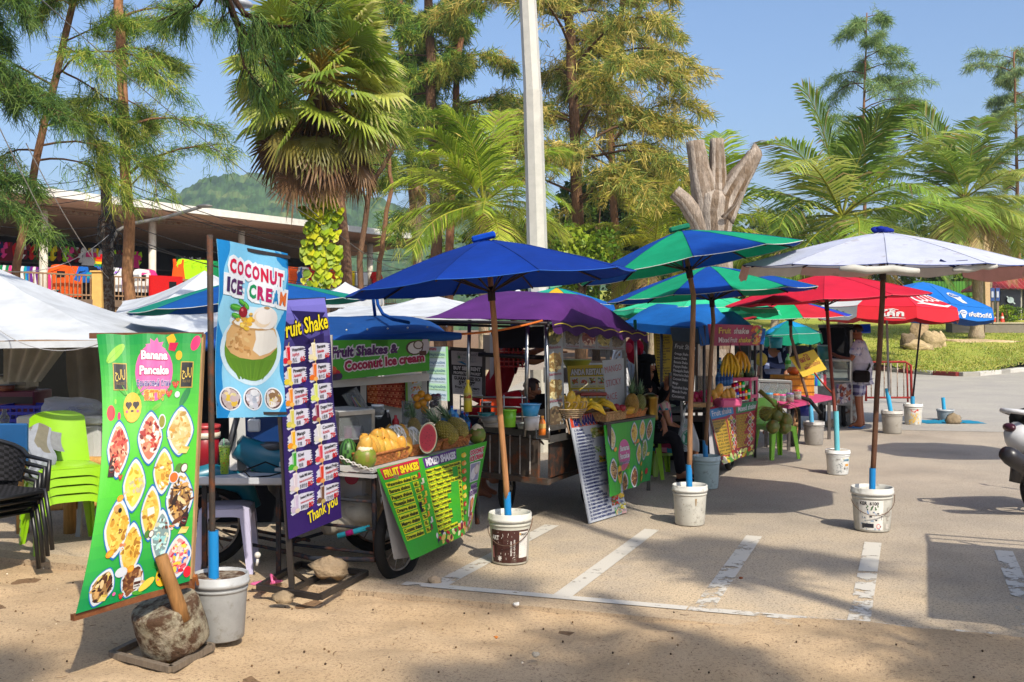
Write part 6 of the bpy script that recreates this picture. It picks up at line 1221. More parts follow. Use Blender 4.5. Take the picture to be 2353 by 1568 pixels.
pineapple3(P(1046, 1016, 7.93), (-.62, .02, .66), .150, 'pineapple lying with its crown up the front of its basket'); pineapple3(P(1070, 1004, 8.1), (-.60, .06, .66), .140, 'pineapple lying behind the other one near the cut coconut', '#857634'); pineapple3(P(955, 1004, 7.75), (-.15, .1, 1), .105, 'pineapple standing upright behind the halved watermelon', '#7f6a34')
glasscase(P(776, 1018, 7.3), P(858, 1010, 7.5), .34, .20, 'aluminium glass case holding bottles and pink cups behind the watermelon')
for u, c_, lb in ((800, '#c86a9a', 'pink plastic cup inside the glass case'), (818, '#d8c0c8', 'pale cup inside the glass case')): tub(P(u, 1016, 7.5), .035, .11, c_, lb, name='cup', cat='cup', taper=.75)
for u, lb in ((838, 'dark bottle standing in the glass case'), (848, 'second dark bottle standing in the glass case')): bottle3(P(u, 1012, 7.62), .03, .15, '#2a2a30', '#2a4a8a', lb)
for i, v in enumerate((1002, 978, 954)): jar3(P(868, v, 7.75), .05, .078, ('#3a1a18', '#8a2a24', '#b8b0a8')[i], '#d8d6d2', ('bottom', 'middle', 'top')[i]+' jar in the stack of three white-lidded jars')
bottle3(P(891, 992, 7.75), .024, .16, '#24140f', '#d8d4cc', 'dark chocolate syrup bottle beside the jars', labc='#5a2a1c'); bottle3(P(909, 990, 7.8), .027, .115, '#a81420', '#b01a24', 'red ketchup bottle beside the syrup', labc='#c83a3a')
t = thing('straw_holder', 'clear cylinder full of striped straws tilted beside the cart post', 'straw holder', P(838, 956, 7.9)); m = MB('#c8c8c4', True); a_, b_ = P(834, 952, 7.9), P(803, 900, 7.9); m.tube([a_, b_], .062, 16); m.tube([b_, b_+(b_-a_)*.02], .067, 16); mk('cylinder', m, 'clear', t)
for i, c_ in enumerate(('#d8c83a', '#4a9ac8', '#d8d4d0', '#c84a7a', '#5ab87a', '#8a6ac8')): m = MB(c_); d_ = V((.03*math.cos(i), -.02+.01*i, .03*math.sin(i))); m.tube([a_+d_*.9, b_.lerp(a_, .25)+d_*.4], .005, 5); mk('straw', m, 'plastic', t)
for i, (u, v) in enumerate(((957, 915), (968, 906), (983, 914), (972, 926), (960, 932), (976, 942))): m = MB('#c8861c', True); m.ball(P(u, v, 8.15), .031, 12, 8); one('orange', m, 'fruit', 'orange stacked in a clear bin over the pineapples', 'orange', 'oranges in clear bins')
for i, (u, v) in enumerate(((996, 913), (1006, 912), (1002, 926), (994, 930), (935, 952), (946, 950), (936, 935))): c_ = '#5a2a3a' if i < 4 else '#4a7a2a'; m = MB(c_, True); m.ball(P(u, v, 8.2), .027, 12, 8); one('passion_fruit' if i < 4 else 'lime', m, 'fruit', ('purple passion fruit' if i < 4 else 'green lime')+' heaped in a clear bin', 'fruit', 'small fruit in clear bins')
for u0, u1, v0, v1 in ((923, 948, 922, 975), (950, 985, 917, 975), (988, 1014, 910, 965)):
 p = P((u0+u1)/2, v1, 8.2); m = MB('#d0d4d4', True); m.lathe(p, [(0, 0), ((u1-u0)/4800*8.2, 0), ((u1-u0)/4700*8.2, (v1-v0)/2400*8.2)], 16); one('clear_bin', m, 'clear', 'clear plastic bin of '+{923: 'limes', 950: 'oranges', 988: 'passion fruit'}[u0]+' at the back of the display', 'bin')
for i, (u, v) in enumerate(((1020, 985), (1033, 982), (1047, 980), (1062, 984), (1038, 972), (1072, 990))): bottle3(P(u, v+6, 8.55), .03, .16, '#3f8ac0', '#1a4aa8', 'small blue water bottle behind the coconuts', 'clear' if i % 2 else 'plastic', group='small water bottles behind the coconuts', labc='#2a6ab0')
t = thing('chain', 'white plastic chain drooping from the fruit table', 'chain', P(850, 1078, 6.9)); m = MB('#c8c4bc', True); pts = arc(P(782, 1050, 6.85), P(856, 1080, 6.85), .01, 11)
for i in range(11):
 p, q = pts[i], pts[i+1]; d = (q-p).normalized(); sd = d.cross(V((0, 0, 1))).normalized() if i % 2 else V((0, 0, 1)).cross(d).cross(d).normalized(); m.tube([(p+q)/2+d*.017*math.cos(6.28*k/9)+sd*.009*math.sin(6.28*k/9) for k in range(9)], .0032, 5, close=True)
mk('links', m, 'plastic', t)
m = MB('#b4b0b0'); m.box(P(820, 1130, 7.6), (.26, .3, .24), Matrix.Rotation(-.3, 3, 'Z'), bev=.02); m.lathe(P(808, 1098, 7.42), [(.05, 0), (0, .004)], 16, look((0.1, -1, 0)), '#a8204a'); m.lathe(P(842, 1140, 7.44), [(.02, 0), (.02, .012), (0, .012)], 12, look((.1, -1, 0)), '#8a8886'); one('washing_drum', m, 'paint', 'white appliance box with a red round mark under the fruit table', 'appliance')
for u, v, w_, c_, lb in ((800, 1190, .22, '#9a9284', 'grey-beige sack slumped on the cart rack'), (835, 1175, .2, '#a8a090', 'pale sack leaning against the cart wheel'), (770, 1200, .16, '#8a8478', 'small crumpled sack at the rack end')): m = MB(c_, True); p = P(u, v, 7.3); m.ball(p, (w_*.7, .16, w_*.55), 14, 10, wob=.35, seed=u); one('sack', m, 'cloth', lb, 'sack', 'sacks under the fruit cart')
m = MB('#2a8a9a', True); m.tube([P(776, 1232, 6.95), P(850, 1212, 6.95)], .018, 8); m.tube([P(795, 1227, 6.945), P(812, 1222, 6.945)], .0185, 8, '#8a1a5a'); one('rolled_umbrella', m, 'cloth', 'rolled teal and maroon parasol lying on the rack', 'parasol')
t = thing('side_table', 'narrow white shelf table behind the grey bucket', 'table', P(560, 1300, 7.25)); m = MB('#b4b6ba'); m.plate([P(444, 1112, 7.0), P(652, 1112, 7.0), P(645, 1074, 7.75), P(452, 1076, 7.75)], .02); m.plate([P(444, 1098, 6.99), P(652, 1098, 6.99), P(652, 1112, 6.99), P(444, 1112, 6.99)], .02); mk('table_top', m, 'paint', t)
m = MB('#2a2a2c')
for u, Y in ((470, 7.05), (640, 7.05), (470, 7.7), (640, 7.7)): m.bar(P(u, 1108, Y), G(u, 748+4056/Y), .03)
mk('leg', m, 'rusty', t)
t = tub(P(516, 1089, 7.15), .037, .19, '#8fae2a', 'lime green patterned drink cup with a straw on the white shelf', name='cup', cat='cup', taper=.72); m = MB('#c8d0cc', True); m.lathe(P(516, 1089, 7.15), [(.04, .19), (.037, .21), (.02, .235), (0, .24)], 14); mk('dome_lid', m, 'clear', t); m = MB('#2aa86a'); m.tube([P(515, 1060, 7.15), P(514, 1008, 7.15)], .005, 6); mk('straw', m, 'plastic', t)
m = MB(); rr = random.Random(1)
for i in range(40): a_ = rr.uniform(-2.6, -.5); z = rr.uniform(.02, .17); r_ = .037*(.72+.28*z/.19)+.0015; p = P(516, 1089, 7.15)+V((r_*math.cos(a_), r_*math.sin(a_), z)); m.ball(p, (.004, .002, .004), 5, 3, col=rr.choice(('#2a6a2a', '#c8601a', '#8a6a1a', '#d8d830', '#1a5a3a')))
mk('printed_pattern', m, 'plastic', t)
t = tub(P(470, 1087, 7.4), .105, .33, '#8a1420', 'red drinks cooler with a cream lid band on the white shelf', lid='#a83a3a', name='drinks_cooler', cat='cooler'); m = MB('#c8bca8', True); m.lathe(P(470, 1087, 7.4), [(.107, .25), (.11, .25), (.11, .29), (.107, .29)], 18); mk('band', m, 'plastic', t)
m = MB('#b0aca6'); m.bar(P(534, 940, 7.5), P(536, 1082, 7.4), .05); m.bar(P(552, 945, 7.6), P(556, 1082, 7.5), .06, col='#9a9a9a'); one('white_post', m, 'paint', 'pair of white planks standing behind the lime cup', 'plank')
t = thing('juicer', 'grey metal juicer with a round bowl on the white shelf', 'juicer', P(622, 1082, 7.5)); m = MB('#5a5a5c', True); m.lathe(P(618, 1082, 7.5), [(0, 0), (.06, 0), (.06, .06), (.03, .07), (.05, .12), (.085, .16), (.09, .2), (0, .2)], 18); m.tube([P(600, 1040, 7.5), P(566, 1046, 7.5)], .016, 8); mk('body', m, 'steel', t); m = MB('#2a9a3a'); m.box(P(604, 1078, 7.55), (.14, .12, .035)); mk('tray', m, 'plastic', t)
m = MB('#141416', True); m.tube([P(650, 1078, 7.2), P(610, 1062, 7.25), P(560, 1082, 7.2), P(575, 1098, 7.1), P(620, 1094, 7.1), P(650, 1086, 7.15)], .006, 6); one('power_cable', m, 'rubber', 'looped black cable lying on the white shelf', 'cable')
m = MB('#b8bcc0', True); m.box(P(584, 978, 7.4), (.085, .05, .09), bev=.01); m.tube([P(584, 962, 7.4), P(584, 945, 7.45)], .008, 6); one('socket_block', m, 'plastic', 'white socket block hanging under the coconut sign', 'socket')
m = MB('#16181c'); m.plate([P(440, 800, 9.0), P(760, 800, 8.8), P(760, 1200, 8.8), P(440, 1200, 9.0)], .03); one('tarpaulin', m, 'darkwall', 'dark sheet closing the back of the fruit stall', 'tarpaulin')  # plain near-black sheet across the back of the stall
m = MB('#12356a'); m.box(P(610, 985, 8.2), (.42, .2, .34), bev=.02); one('storage_box', m, 'plastic', 'dark blue storage box in the shade behind the juicer', 'box')
def stool(p, w_, h, c, label, rz=0., name='stool', back=0., group=None):
 p = V(p); t = thing(name, label, name.split('_')[-1], p, group); R = Matrix.Rotation(rz, 3, 'Z')
 def q(x, y, z): return p+R @ V((x, y, z))
 m = MB(c, True); k = w_/2
 m.grid(lambda a, b: q(k*(2*a-1), k*(2*b-1), h-.018*(abs(2*a-1)**6+abs(2*b-1)**6)), 10, 10)
 n = 16
 for s in range(4):
  Rs = Matrix.Rotation(s*math.pi/2, 3, 'Z')
  def skirt(a, b):
   x = (2*a-1); drop = .05+(.10*abs(x)**5); v_ = Rs @ V((k*x*(1+.06*b*drop*10), -k*(1+.05*b), h-.02-b*drop)); return q(*v_)
  m.grid(skirt, n, 3)
 mk('seat', m, 'plastic', t)
 for sx in (-1, 1):
  for sy in (-1, 1):
   m = MB(c);
   for j in range(6):
    f0, f1 = j/6, (j+1)/6
    def ring(f):
     e = 1+.2*f; w2 = .042-.016*f; cx, cy = sx*k*e, sy*k*e; z = h-.03-(h-.03)*f
     return [q(cx, cy, z), q(cx-sx*w2*1.6, cy, z), q(cx-sx*w2*1.6, cy-sy*.012, z), q(cx-sx*.012, cy-sy*.012, z), q(cx-sx*.012, cy-sy*w2*1.6, z), q(cx, cy-sy*w2*1.6, z)]
    a_, b_ = ring(f0), ring(f1); m.add(a_+b_, [[i, (i+1) % 6, 6+(i+1) % 6, 6+i] for i in range(6)])
   mk('leg', m, 'plastic', t)
 if back:
  m = MB(c, True);
  def bf(a, b): x = (2*a-1); return q(k*x*(1-.12*b), k*(.92+.22*b)+.05*(1-x*x)*b, h-.02+back*b*(1-.12*abs(x)**4))
  m.grid(bf, 12, 8); m.grid(lambda a, b: bf(1-a, b)+R @ V((0, .014, 0)), 12, 8); mk('backrest', m, 'plastic', t)
 return t
stool(G(490, 1336)+V((0, .35, 0)), .33, .46, '#b0acc4', 'white plastic stool behind the grey bucket', .12)
mt = thing('motorcycle', 'teal motorcycle parked in the dark behind the white stool', 'motorcycle', P(540, 1310, 7.6)); hd = V((.93, .36, 0)).normalized(); sd_ = V((-hd.y, hd.x, 0)); mc = P(478, 1240, 7.35); mc.z = .29
wheel(mc, .29, sd_, .05, mt, spokes=12); wheel(mc+hd*1.22, .29, sd_, .05, mt, spokes=12)
m = MB('#0f5f72', True); m.tube([mc+hd*(-.34)+V((0, 0, .12)), mc+hd*(-.22)+V((0, 0, .30)), mc+V((0, 0, .35)), mc+hd*.25+V((0, 0, .27)), mc+hd*.32+V((0, 0, .1))], [.05, .08, .09, .08, .05], 10); mk('front_mudguard', m, 'plastic', mt)
m = MB('#0f5f72', True); m.tube([mc+hd*.2+V((0, 0, .55)), mc+hd*.45+V((0, 0, .4)), mc+hd*.8+V((0, 0, .42)), mc+hd*1.3+V((0, 0, .52))], [.08, .13, .14, .08], 12); mk('body', m, 'plastic', mt)
m = MB('#1a1a1c', True); m.tube([mc+hd*.6+V((0, 0, .6)), mc+hd*1.3+V((0, 0, .66))], [.10, .11], 12); mk('saddle', m, 'rubber', mt); m = MB('#4a4a4c', True); m.tube([mc, mc+hd*.16+V((0, 0, .6)), mc+hd*.2+V((0, 0, .75))], .022, 8); m.tube([mc+hd*.2+sd_*.3+V((0, 0, .78)), mc+hd*.2-sd_*.3+V((0, 0, .78))], .014, 8); m.ball(mc+hd*.6+V((0, 0, .26)), (.2, .14, .14), 12, 8); mk('engine', m, 'steel', mt)
m = MB('#c8c4bc', True); m.ball(P(592, 1276, 7.0), .022, 10, 8); m.tube([P(592, 1285, 7.0), P(590, 1300, 7.0)], .01, 6); one('light_bulb', m, 'plastic', 'white globe bulb hanging below the cart rack', 'bulb')
s2 = thing('food_cart', 'banana pancake cart under a domed purple canopy', 'food cart', g0(1260, 9.6), 'market food carts')
NR, NL, FR, FL = P(1258, 735, 8.75), P(973, 731, 9.35), P(1478, 763, 11.1), P(1250, 738, 11.9)
fr2 = roof(s2, NL, NR, FL, FR, .30, '#4a2160', hip=.3, nu=18, nv=18, colf=lambda x, y: mixc('#542668', '#3c1a54', y))
m = MB('#3f1d50', True); K = 44
def rim2(f): return NR.lerp(FR, f)
for i in range(K):
 q = []
 for f in (i/K, (i+1)/K): p = rim2(f)+V((.03, -.02, .0)); q.append((p, p-V((0, 0, .10+.02*math.sin(f*40)))+V((.02, -.01, 0))))
 m.add([q[0][0], q[1][0], q[1][1], q[0][1]], [[0, 1, 2, 3]])
mk('valance', m, 'canvas', s2); m = MB('#b0a040', True); m.tube([rim2(i/90)+V((.055, -.035, -.045+.022*abs(math.sin(i/90*20)))) for i in range(91)], .005, 5, cap=False); mk('scallop_trim', m, 'cloth', s2)
m = MB('#2a2426'); m.tube([NL+V((0, 0, -.03)), NR+V((0, 0, -.03))], .016, 6); m.tube([NR+V((0, 0, -.05)), FR+V((0, 0, -.05))], .016, 6); m.tube([P(990, 745, 9.4), P(1210, 752, 9.2)], .012, 6); m.tube([P(1100, 815, 9.3), P(1250, 822, 9.1)], .02, 6); mk('roof_frame', m, 'steel', s2)
for i, (u, v1, Y) in enumerate(((1076, 980, 9.3), (1210, 1004, 8.9), (1256, 1010, 8.85), (1459, 900, 10.9))):
 m = MB('#8a8a8a', True); m.tube([P(u+(3 if u < 1230 else 0), 735, Y), P(u-(3 if u < 1230 else -4), v1, Y)], .017, 9); mk('post', m, 'chrome', s2)
def c2(u, v, Y): return P(u, v, Y)
m = MB('#55524e'); m.plate([P(1098, 968, 9.25), P(1262, 988, 8.8), P(1480, 942, 10.7), P(1330, 930, 11.2)], .03); m.plate([P(1098, 975, 9.24), P(1262, 996, 8.79), P(1262, 1012, 8.79), P(1098, 990, 9.24)], .02); m.plate([P(1262, 1002, 8.82), P(1420, 975, 10.2), P(1420, 988, 10.2), P(1262, 1018, 8.82)], .02); mk('counter', m, 'steel', s2)
m = MB('#4a4038'); m.plate([P(1108, 995, 9.25), P(1240, 1010, 8.86), P(1238, 1098, 8.86), P(1110, 1082, 9.25)], .03)
for u in (1126, 1148, 1172, 1195, 1218): m.bar(P(u, 1000, 9.28-.0029*(u-1098)-.06), P(u, 1090, 9.28-.0029*(u-1098)-.06), .012, col='#7a7672')
m.bar(P(1106, 1090, 9.2), P(1262, 1108, 8.8), .05); m.bar(P(1250, 1110, 8.85), P(1340, 1078, 9.8), .04); m.plate([P(1262, 1020, 8.9), P(1330, 1005, 9.6), P(1330, 1075, 9.6), P(1262, 1098, 8.9)], .02, '#2c2622'); mk('body', m, 'rusty', s2)
for u, v, Y in ((1165, 1110, 9.5), (1350, 1095, 9.9)): p = P(u, v, Y); p.z = .21; wheel(p, .21, (1, -.3, 0), .05, s2, spokes=6)
m = MB('#9a9894', True)
for v in (912, 934, 956): m.tube([P(1058, v, 9.0), P(1209, v+2, 8.75)], .008, 6)
for u in (1058, 1108, 1158, 1200): m.tube([P(u, 908, 9.0-.0017*(u-1058)), P(u, 968, 9.0-.0017*(u-1058))], .006, 6)
m.tube([P(1232, 985, 8.7), P(1233, 1008, 8.7), P(1262, 1008, 8.66), P(1262, 978, 8.66)], .006, 6); mk('rail', m, 'chrome', s2)
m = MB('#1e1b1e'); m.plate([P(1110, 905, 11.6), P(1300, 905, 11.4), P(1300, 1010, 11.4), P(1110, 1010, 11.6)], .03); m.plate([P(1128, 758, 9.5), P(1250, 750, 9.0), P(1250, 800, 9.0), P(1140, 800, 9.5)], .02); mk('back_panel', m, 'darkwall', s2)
m = MB('#b8622a', True); m.tube(arc(P(1058, 768, 8.2), P(1246, 737, 8.72), .02, 10), .009, 6); one('rope', m, 'cloth', 'orange rope tied from the blue roof to the purple one', 'rope')
bottle3(P(1075, 946, 8.92), .036, .27, '#c8b42a', '#d8b01a', 'cooking oil bottle with yellow cap on the chrome rail', labc='#d0c468', lab='oil')
t = tub(P(1117, 947, 8.95), .045, .085, '#3a1c14', 'chocolate spread jar lying behind the chrome rails', lid='#d0ccc4', name='jar', cat='jar', taper=.95); ar = Art(40, 20); ar.rect(0, 0, 40, 20, WH, 0); ar.text('nutella', 20, 14, 10, '#a81a1a', 1, 'C', bold=.04, fit=34); m = MB(); ar.draw(m, lambda x, y, o: P(1117, 947, 8.95)+V((.0465*math.sin((x-.5)*2.2), -.0465*math.cos((x-.5)*2.2)-o*3, .07-.045*y))); mk('label', m, 'vinyl', t)
m = MB('#c8441a'); m.plate([P(1104, 918, 9.5), P(1146, 918, 9.45), P(1146, 968, 9.45), P(1104, 968, 9.5)], .03); one('gas_cooker', m, 'paint', 'orange-red metal sheet standing behind the spread jar', 'metal sheet')
tub(P(1170, 981, 8.75), .06, .14, '#6aa81e', 'lime green plastic bin with a lid on the pancake counter', lid='#7fbc2a'); tub(P(1219, 956, 8.78), .085, .10, '#2a86b8', 'blue plastic bowl on white tubs by the chrome post', name='bowl', cat='bowl', taper=.7); tub(P(1222, 988, 8.8), .065, .115, '#b8b4b4', 'white lidded tub under the blue bowl', lid='#c8c8cc')
for i, (u, v, w_, c_, lb) in enumerate(((1130, 962, .2, '#7a7a78', 'grey oval food pan stacked with foil'), (1140, 972, .24, '#8a8886', 'wide grey tray under the food pan'), (1118, 954, .15, '#2a7a78', 'teal shallow bowl on the pancake counter'), (1205, 978, .13, '#9aa09a', 'small clear bowl next to the lime bin'))): tub(P(u, v+8, 8.85+.05*i), w_/2, .05, c_, lb, name='tray', cat='tray', taper=.85)
bottle3(P(1246, 1000, 8.68), .03, .16, '#c86a1a', '#d88a2a', 'orange sauce bottle by the food photo column', labc='#d8b060'); bottle3(P(1310, 940, 9.4), .035, .16, '#2a8aa8', '#1a7a9a', 'condensed milk bottle with a red label behind the fruit basket', labc='#c03a3a')
def photo_cell(a, x, y, w_, h_, cols, cap=None, n=36):
 a.rect(x, y, w_, h_, '#8f9498', 1, n=2); a.ell(x+w_/2, y+h_*.45, w_*.45, h_*.38, cols[0], 1.5, 18); a.blobs([(x+w_*.1, y+h_*.12), (x+w_*.9, y+h_*.12), (x+w_*.9, y+h_*.8), (x+w_*.1, y+h_*.8)], cols, n, w_*.09, 2)
 if cap: a.text(cap, x+w_/2, y+h_*.97, h_*.11, '#8a4a5a', 4, 'C', fit=w_*.8, bold=.02)
pc1, pc2, pc3 = ('#6a6238', '#8a8048', '#4a4a2c', '#a89a58'), ('#9a7a48', '#b8a068', '#c8b888', '#7a6038'), ('#5a4a38', '#3a3228', '#7a6a50')
a = Art(46, 240); panelrect(a, 0, 0, 46, 240, '#8f9498', .2)
for i, (cp, cs_) in enumerate((('Makaba', pc1), ('Banana', pc2), ('Banana&egg', pc2+('#d8cc9a',)), ('Roti', pc3))): photo_cell(a, 2, 2+60*i, 42, 56, cs_, cp)
a.ell(34, 14, 9, 11, '#a8b08a', 3); a.blobs([(28, 8), (40, 8), (40, 20), (28, 20)], ('#7a9a5a', '#c8d0a8'), 10, 2.4, 3.4)
t = thing('photo_board', 'tall board of pancake photos dividing the purple cart', 'photo board', P(1272, 1008, 8.95)); mk('panel', signmesh(a, sheet(P(1250, 745, 8.95), P(1292, 742, 9.15), P(1254, 992, 8.95), P(1298, 985, 9.15)), '#8f9498', 6, 24), 'vinyl', t)
a = Art(150, 42); panelrect(a, 0, 0, 150, 42, '#7f8488', .2)
for i, cs_ in enumerate((pc3, ('#8a3a38', '#b88a70', '#d0b8a0', '#6a2a2a'), ('#a89a48', '#6a5a30', '#c8b868'), pc3)): photo_cell(a, 2+37*i, 2, 35, 38, cs_, ('Coconut', 'Strawberry', 'Pineapple', 'Chocolate')[i])
t = thing('photo_board', 'row of small pancake photos under the scalloped purple edge', 'photo board', P(1360, 1000, 10)); mk('panel', signmesh(a, sheet(P(1294, 752, 9.2), P(1436, 768, 10.6), P(1294, 800, 9.2), P(1436, 806, 10.6)), '#7f8488', 12, 5), 'vinyl', t); m = MB('#6a6a6a'); m.bar(P(1396, 770, 10.25), P(1398, 980, 10.25), .04); m.bar(P(1433, 770, 10.65), P(1436, 960, 10.65), .04); mk('post', m, 'steel', t)
a = Art(120, 118); panelrect(a, 0, 0, 120, 118, '#d0b41e', .2); a.rect(6, 36, 108, 36, '#d8d0a0', .6, n=2); a.text('ANDA RESTAURANT', 8, 30, 18, '#d8d4cc', 4, bold=.06, fit=135, out=('#3a3428', .06))
for j in range(2):
 for i in range(4): a.rect(9+27*i, 38+40*j, 23, 26, '#c8c4b8', 1); a.ell(20+27*i, 51+40*j, 9, 10, WH, 1.4); a.blobs([(13+27*i, 43+40*j), (28+27*i, 43+40*j), (28+27*i, 58+40*j), (13+27*i, 58+40*j)], (('#a84a1a', '#c8743a', '#7a9a3a'), ('#c8502a', '#d8b07a', '#c83a2a'), ('#6a3a1a', '#c85a1a', '#8a9a3a'), ('#b82a2a', '#e0a080', '#4a8a3a'))[(i+j) % 4], 22, 3, 2); a.text('Thai food', 20+27*i, 70+40*j, 4, '#4a3a18', 2, 'C', fit=18)
t = thing('restaurant_poster', 'yellow restaurant poster with eight dishes behind the mango board', 'poster', P(1345, 985, 10.9)); mk('panel', signmesh(a, sheet(P(1303, 841, 10.7), P(1394, 838, 11.0), P(1309, 924, 10.7), P(1394, 924, 11.0)), '#d0b41e', 10, 10), 'vinyl', t); m = MB('#4a4440'); m.bar(P(1308, 922, 10.74), P(1310, 1060, 10.74), .03); m.bar(P(1390, 922, 11.02), P(1390, 1050, 11.02), .03); mk('leg', m, 'wood', t)
a = Art(50, 118); panelrect(a, 0, 0, 50, 118, '#a8abb0', .2)
for i, (t_, y) in enumerate((('MANGO', 30), ('STICKY', 62), ('RICE', 94))): a.text(t_, 4, y, 16, '#a8283a', 2, bold=-.012, fit=(40, 38, 26)[i], rot=-.06)
a.text('100', 32, 116, 8, '#a8283a', 2)
t = thing('handwritten_board', 'white board handwritten mango sticky rice in red pen', 'board', P(1412, 1000, 9.9)); mk('panel', signmesh(a, sheet(P(1384, 829, 9.85), P(1433, 823, 10.0), P(1395, 946, 9.85), P(1436, 938, 10.0)), '#a8abb0', 4, 8), 'vinyl', t); m = MB('#7a7672'); m.bar(P(1410, 930, 9.95), P(1412, 1000, 9.95), .02); mk('prop', m, 'wood', t)
a = Art(100, 250); panelrect(a, 0, 0, 100, 250, '#b4b8c0', .2); panelrect(a, 0, 0, 100, 29, '#c8401e', .6); a.text('BANANA', 7, 25, 21, '#24246a', 3, bold=.06, fit=57, out=('#d0ccd0', .03)); a.text('PANCAKE', 67, 25, 11, '#24246a', 3, bold=.05, fit=29); a.poly([(74, 7), (79, 2), (84, 7), (79, 12)], '#1a8a4a', 2); a.ell(91, 7, 4.5, 5, '#d8d0c8', 2); a.ell(92.5, 6.4, 3.4, 4, '#c8401e', 2.4); a.star(93, 7, .8, 2, 5, '#d8d0c8', 2.8)
IT = [('PLAIN', 40), ('BANANA', 50), ('BANANA+NUTELLA', 60), ('BANANA+CHOCOTATE', 60), ('BANANA+COCONUT', 60), ('BANANA+APPLE', 60), ('BANANA+PINEAPPLE', 60), ('BANANA+VANILLA', 60), ('BANANA+RAJAIN', 60), ('BANANA+HONEY', 60), ('BANANA+FRESH STRAWBERRY', 70), ('BANANA+COCONUT+CHOCOLATE', 80), ('BANANA+FRESH STRAWBERRY+CHOCOLATE', 80), ('BANANA+FRESH STRAWBERRY+NUTELLA', 90), ('BANANA+CASHEWNUT', 80), ('BANANA+MANGO', 70), ('BANANA+MANGO+CHOCOLATE', 80), ('BANANA+MANGO+NUTELLA', 90), ('EGG+CHEESE', 80), ('TOMATO+CHEESE', 70), ('EGG+TOMATO+CHEESE', 90), ('TUNA+TOMATO+CHEESE', 90), ('TUNA+ONION+CHEESE', 90), ('HAM+CHEESE+TUNA', 100), ('CHICKEN+TUNA+CHEESE', 120), ('EGG+HAM+CHEESE+TUNA', 120), ('EGG+CHICKEN+CHEESE+HAM', 120)]
for i, (t_, p_) in enumerate(IT): y = 39+7.9*i; a.text('%d. %s' % (i+1, t_), 5, y, 5, '#24306a', 2, bold=.04, fit=min(82, 10+2.45*len(t_)), res=1); a.text('%d.-' % p_, 97, y-5, 5, '#24306a', 2, 'R', bold=.04, fit=11, res=1)
for x, y, s_, cs_ in ((58, 48, 10, FO['green']), (76, 48, 11, FO['gold']), (80, 86, 6, ('#2a1a18', '#c8b8a8')), (56, 88, 7, ('#7aa83a', '#d0d8b8')), (62, 112, 7, ('#e0b820', '#d8a818', '#5a8a2a')), (80, 125, 8, ('#a8201c', '#7a1414', '#d8c8b8')), (84, 168, 8, ('#c81a2a', '#3a8a2a')), (78, 198, 9, ('#c8401a', '#d89a3a')), (93, 208, 7, ('#e0a820', '#d8b83a')), (74, 218, 8, ('#c82a1a', '#3a7a2a')), (92, 232, 7, ('#d8c83a', '#e0dcc0')), (76, 240, 7, ('#c8a88a', '#5a9a4a')), (92, 246, 6, ('#d8a0a0', '#e0b8b0'))): a.blobs([(x-s_, y-s_), (x+s_, y-s_), (x+s_, y+s_), (x-s_, y+s_)], cs_, 26, s_*.3, 3, 1.3)
a.rect(47, 37, 22, 22, '#9aa06a', 1.2); a.rect(69, 37, 22, 22, '#8a7a48', 1.2)
TLb, TRb, BLb, BRb = P(1308, 956, 9.1), P(1394, 945, 9.65), G(1355, 1206), G(1441, 1180); BLb.z = BRb.z = .01
t = thing('menu_board', 'long white banana pancake price board leaning on the purple cart', 'menu board', (BLb+BRb)/2); mk('panel', signmesh(a, sheet(TLb, TRb, BLb, BRb), '#b4b8c0', 10, 25, th=.012), 'vinyl', t)
a = Art(150, 120)
for i in range(15): panelrect(a, i*10, 0, 10.01, 120, mixc('#3fae2a', '#0f8f46', max(0, (i-5)/10)), .2)
a.ell(52, 58, 19, 28, '#d860a0', 1, 22); a.text('Banana', 53, 50, 10, '#e0dce0', 3, 'C', bold=.04, fit=28, out=('#b81a5a', .05)); a.text('Pancake', 53, 64, 10, '#e0dce0', 3, 'C', bold=.04, fit=30, out=('#b81a5a', .05)); a.text('Банановый блин', 53, 74, 6, '#5a4a8a', 3, 'C', fit=32, out=('#d8d0e0', .03)); a.text('香蕉飞饼', 58, 84, 8, '#d8781a', 3, 'C', fit=22); pineapple(a, 34, 86, 22)
for x, y, k in ((16, 24, 'pale'), (82, 22, 'gold'), (108, 20, 'gold'), (133, 22, 'choc'), (98, 62, 'gold'), (122, 58, 'green'), (56, 108, 'choc'), (82, 102, 'brown'), (14, 78, 'choc')): food(a, x, y, 11, 21, FO[k], 2, n=26)
for x, y in ((92, 38), (108, 82), (22, 44)): mangoes(a, x, y, 8, 5)
eggs(a, 84, 42, 7, 5); cheese(a, 134, 68, 8, 5); coco(a, 112, 42, 8, 5); a.ell(136, 100, 4, 6, '#c81a2c', 3); pineapple(a, 116, 104, 14, 4)
t = thing('table_banner', 'green banana pancake banner wrapped round the purple cart table', 'banner', P(1450, 1125, 9.8)); mk('cloth', signmesh(a, sheet(P(1388, 978, 9.25), P(1506, 960, 10.7), P(1402, 1142, 9.05), P(1492, 1104, 10.5), lambda x, y: .02*math.sin(x*13)*y), '#1ea53a', 20, 14), 'vinyl', t)
m = MB('#4a4644'); m.plate([P(1388, 976, 9.3), P(1506, 958, 10.75), P(1470, 950, 11.2), P(1350, 962, 9.7)], .03); mk('table_top', m, 'steel', t)
for u, v, Y in ((1400, 1120, 9.3), (1490, 1085, 10.7)): m = MB('#4a4644'); m.bar(P(u, 975, Y), G(u, 748+4056/Y), .035); mk('leg', m, 'steel', t)
p, q = P(1272, 936, 8.95), P(1348, 930, 9.3)
t = thing('basket', 'round rattan basket of pale yellow mangoes on a wire stand', 'basket', P(1310, 1000, 9.2), 'wicker baskets of fruit'); m = MB('#9a8468', True); m.jit = .2; c = P(1310, 958, 9.2)
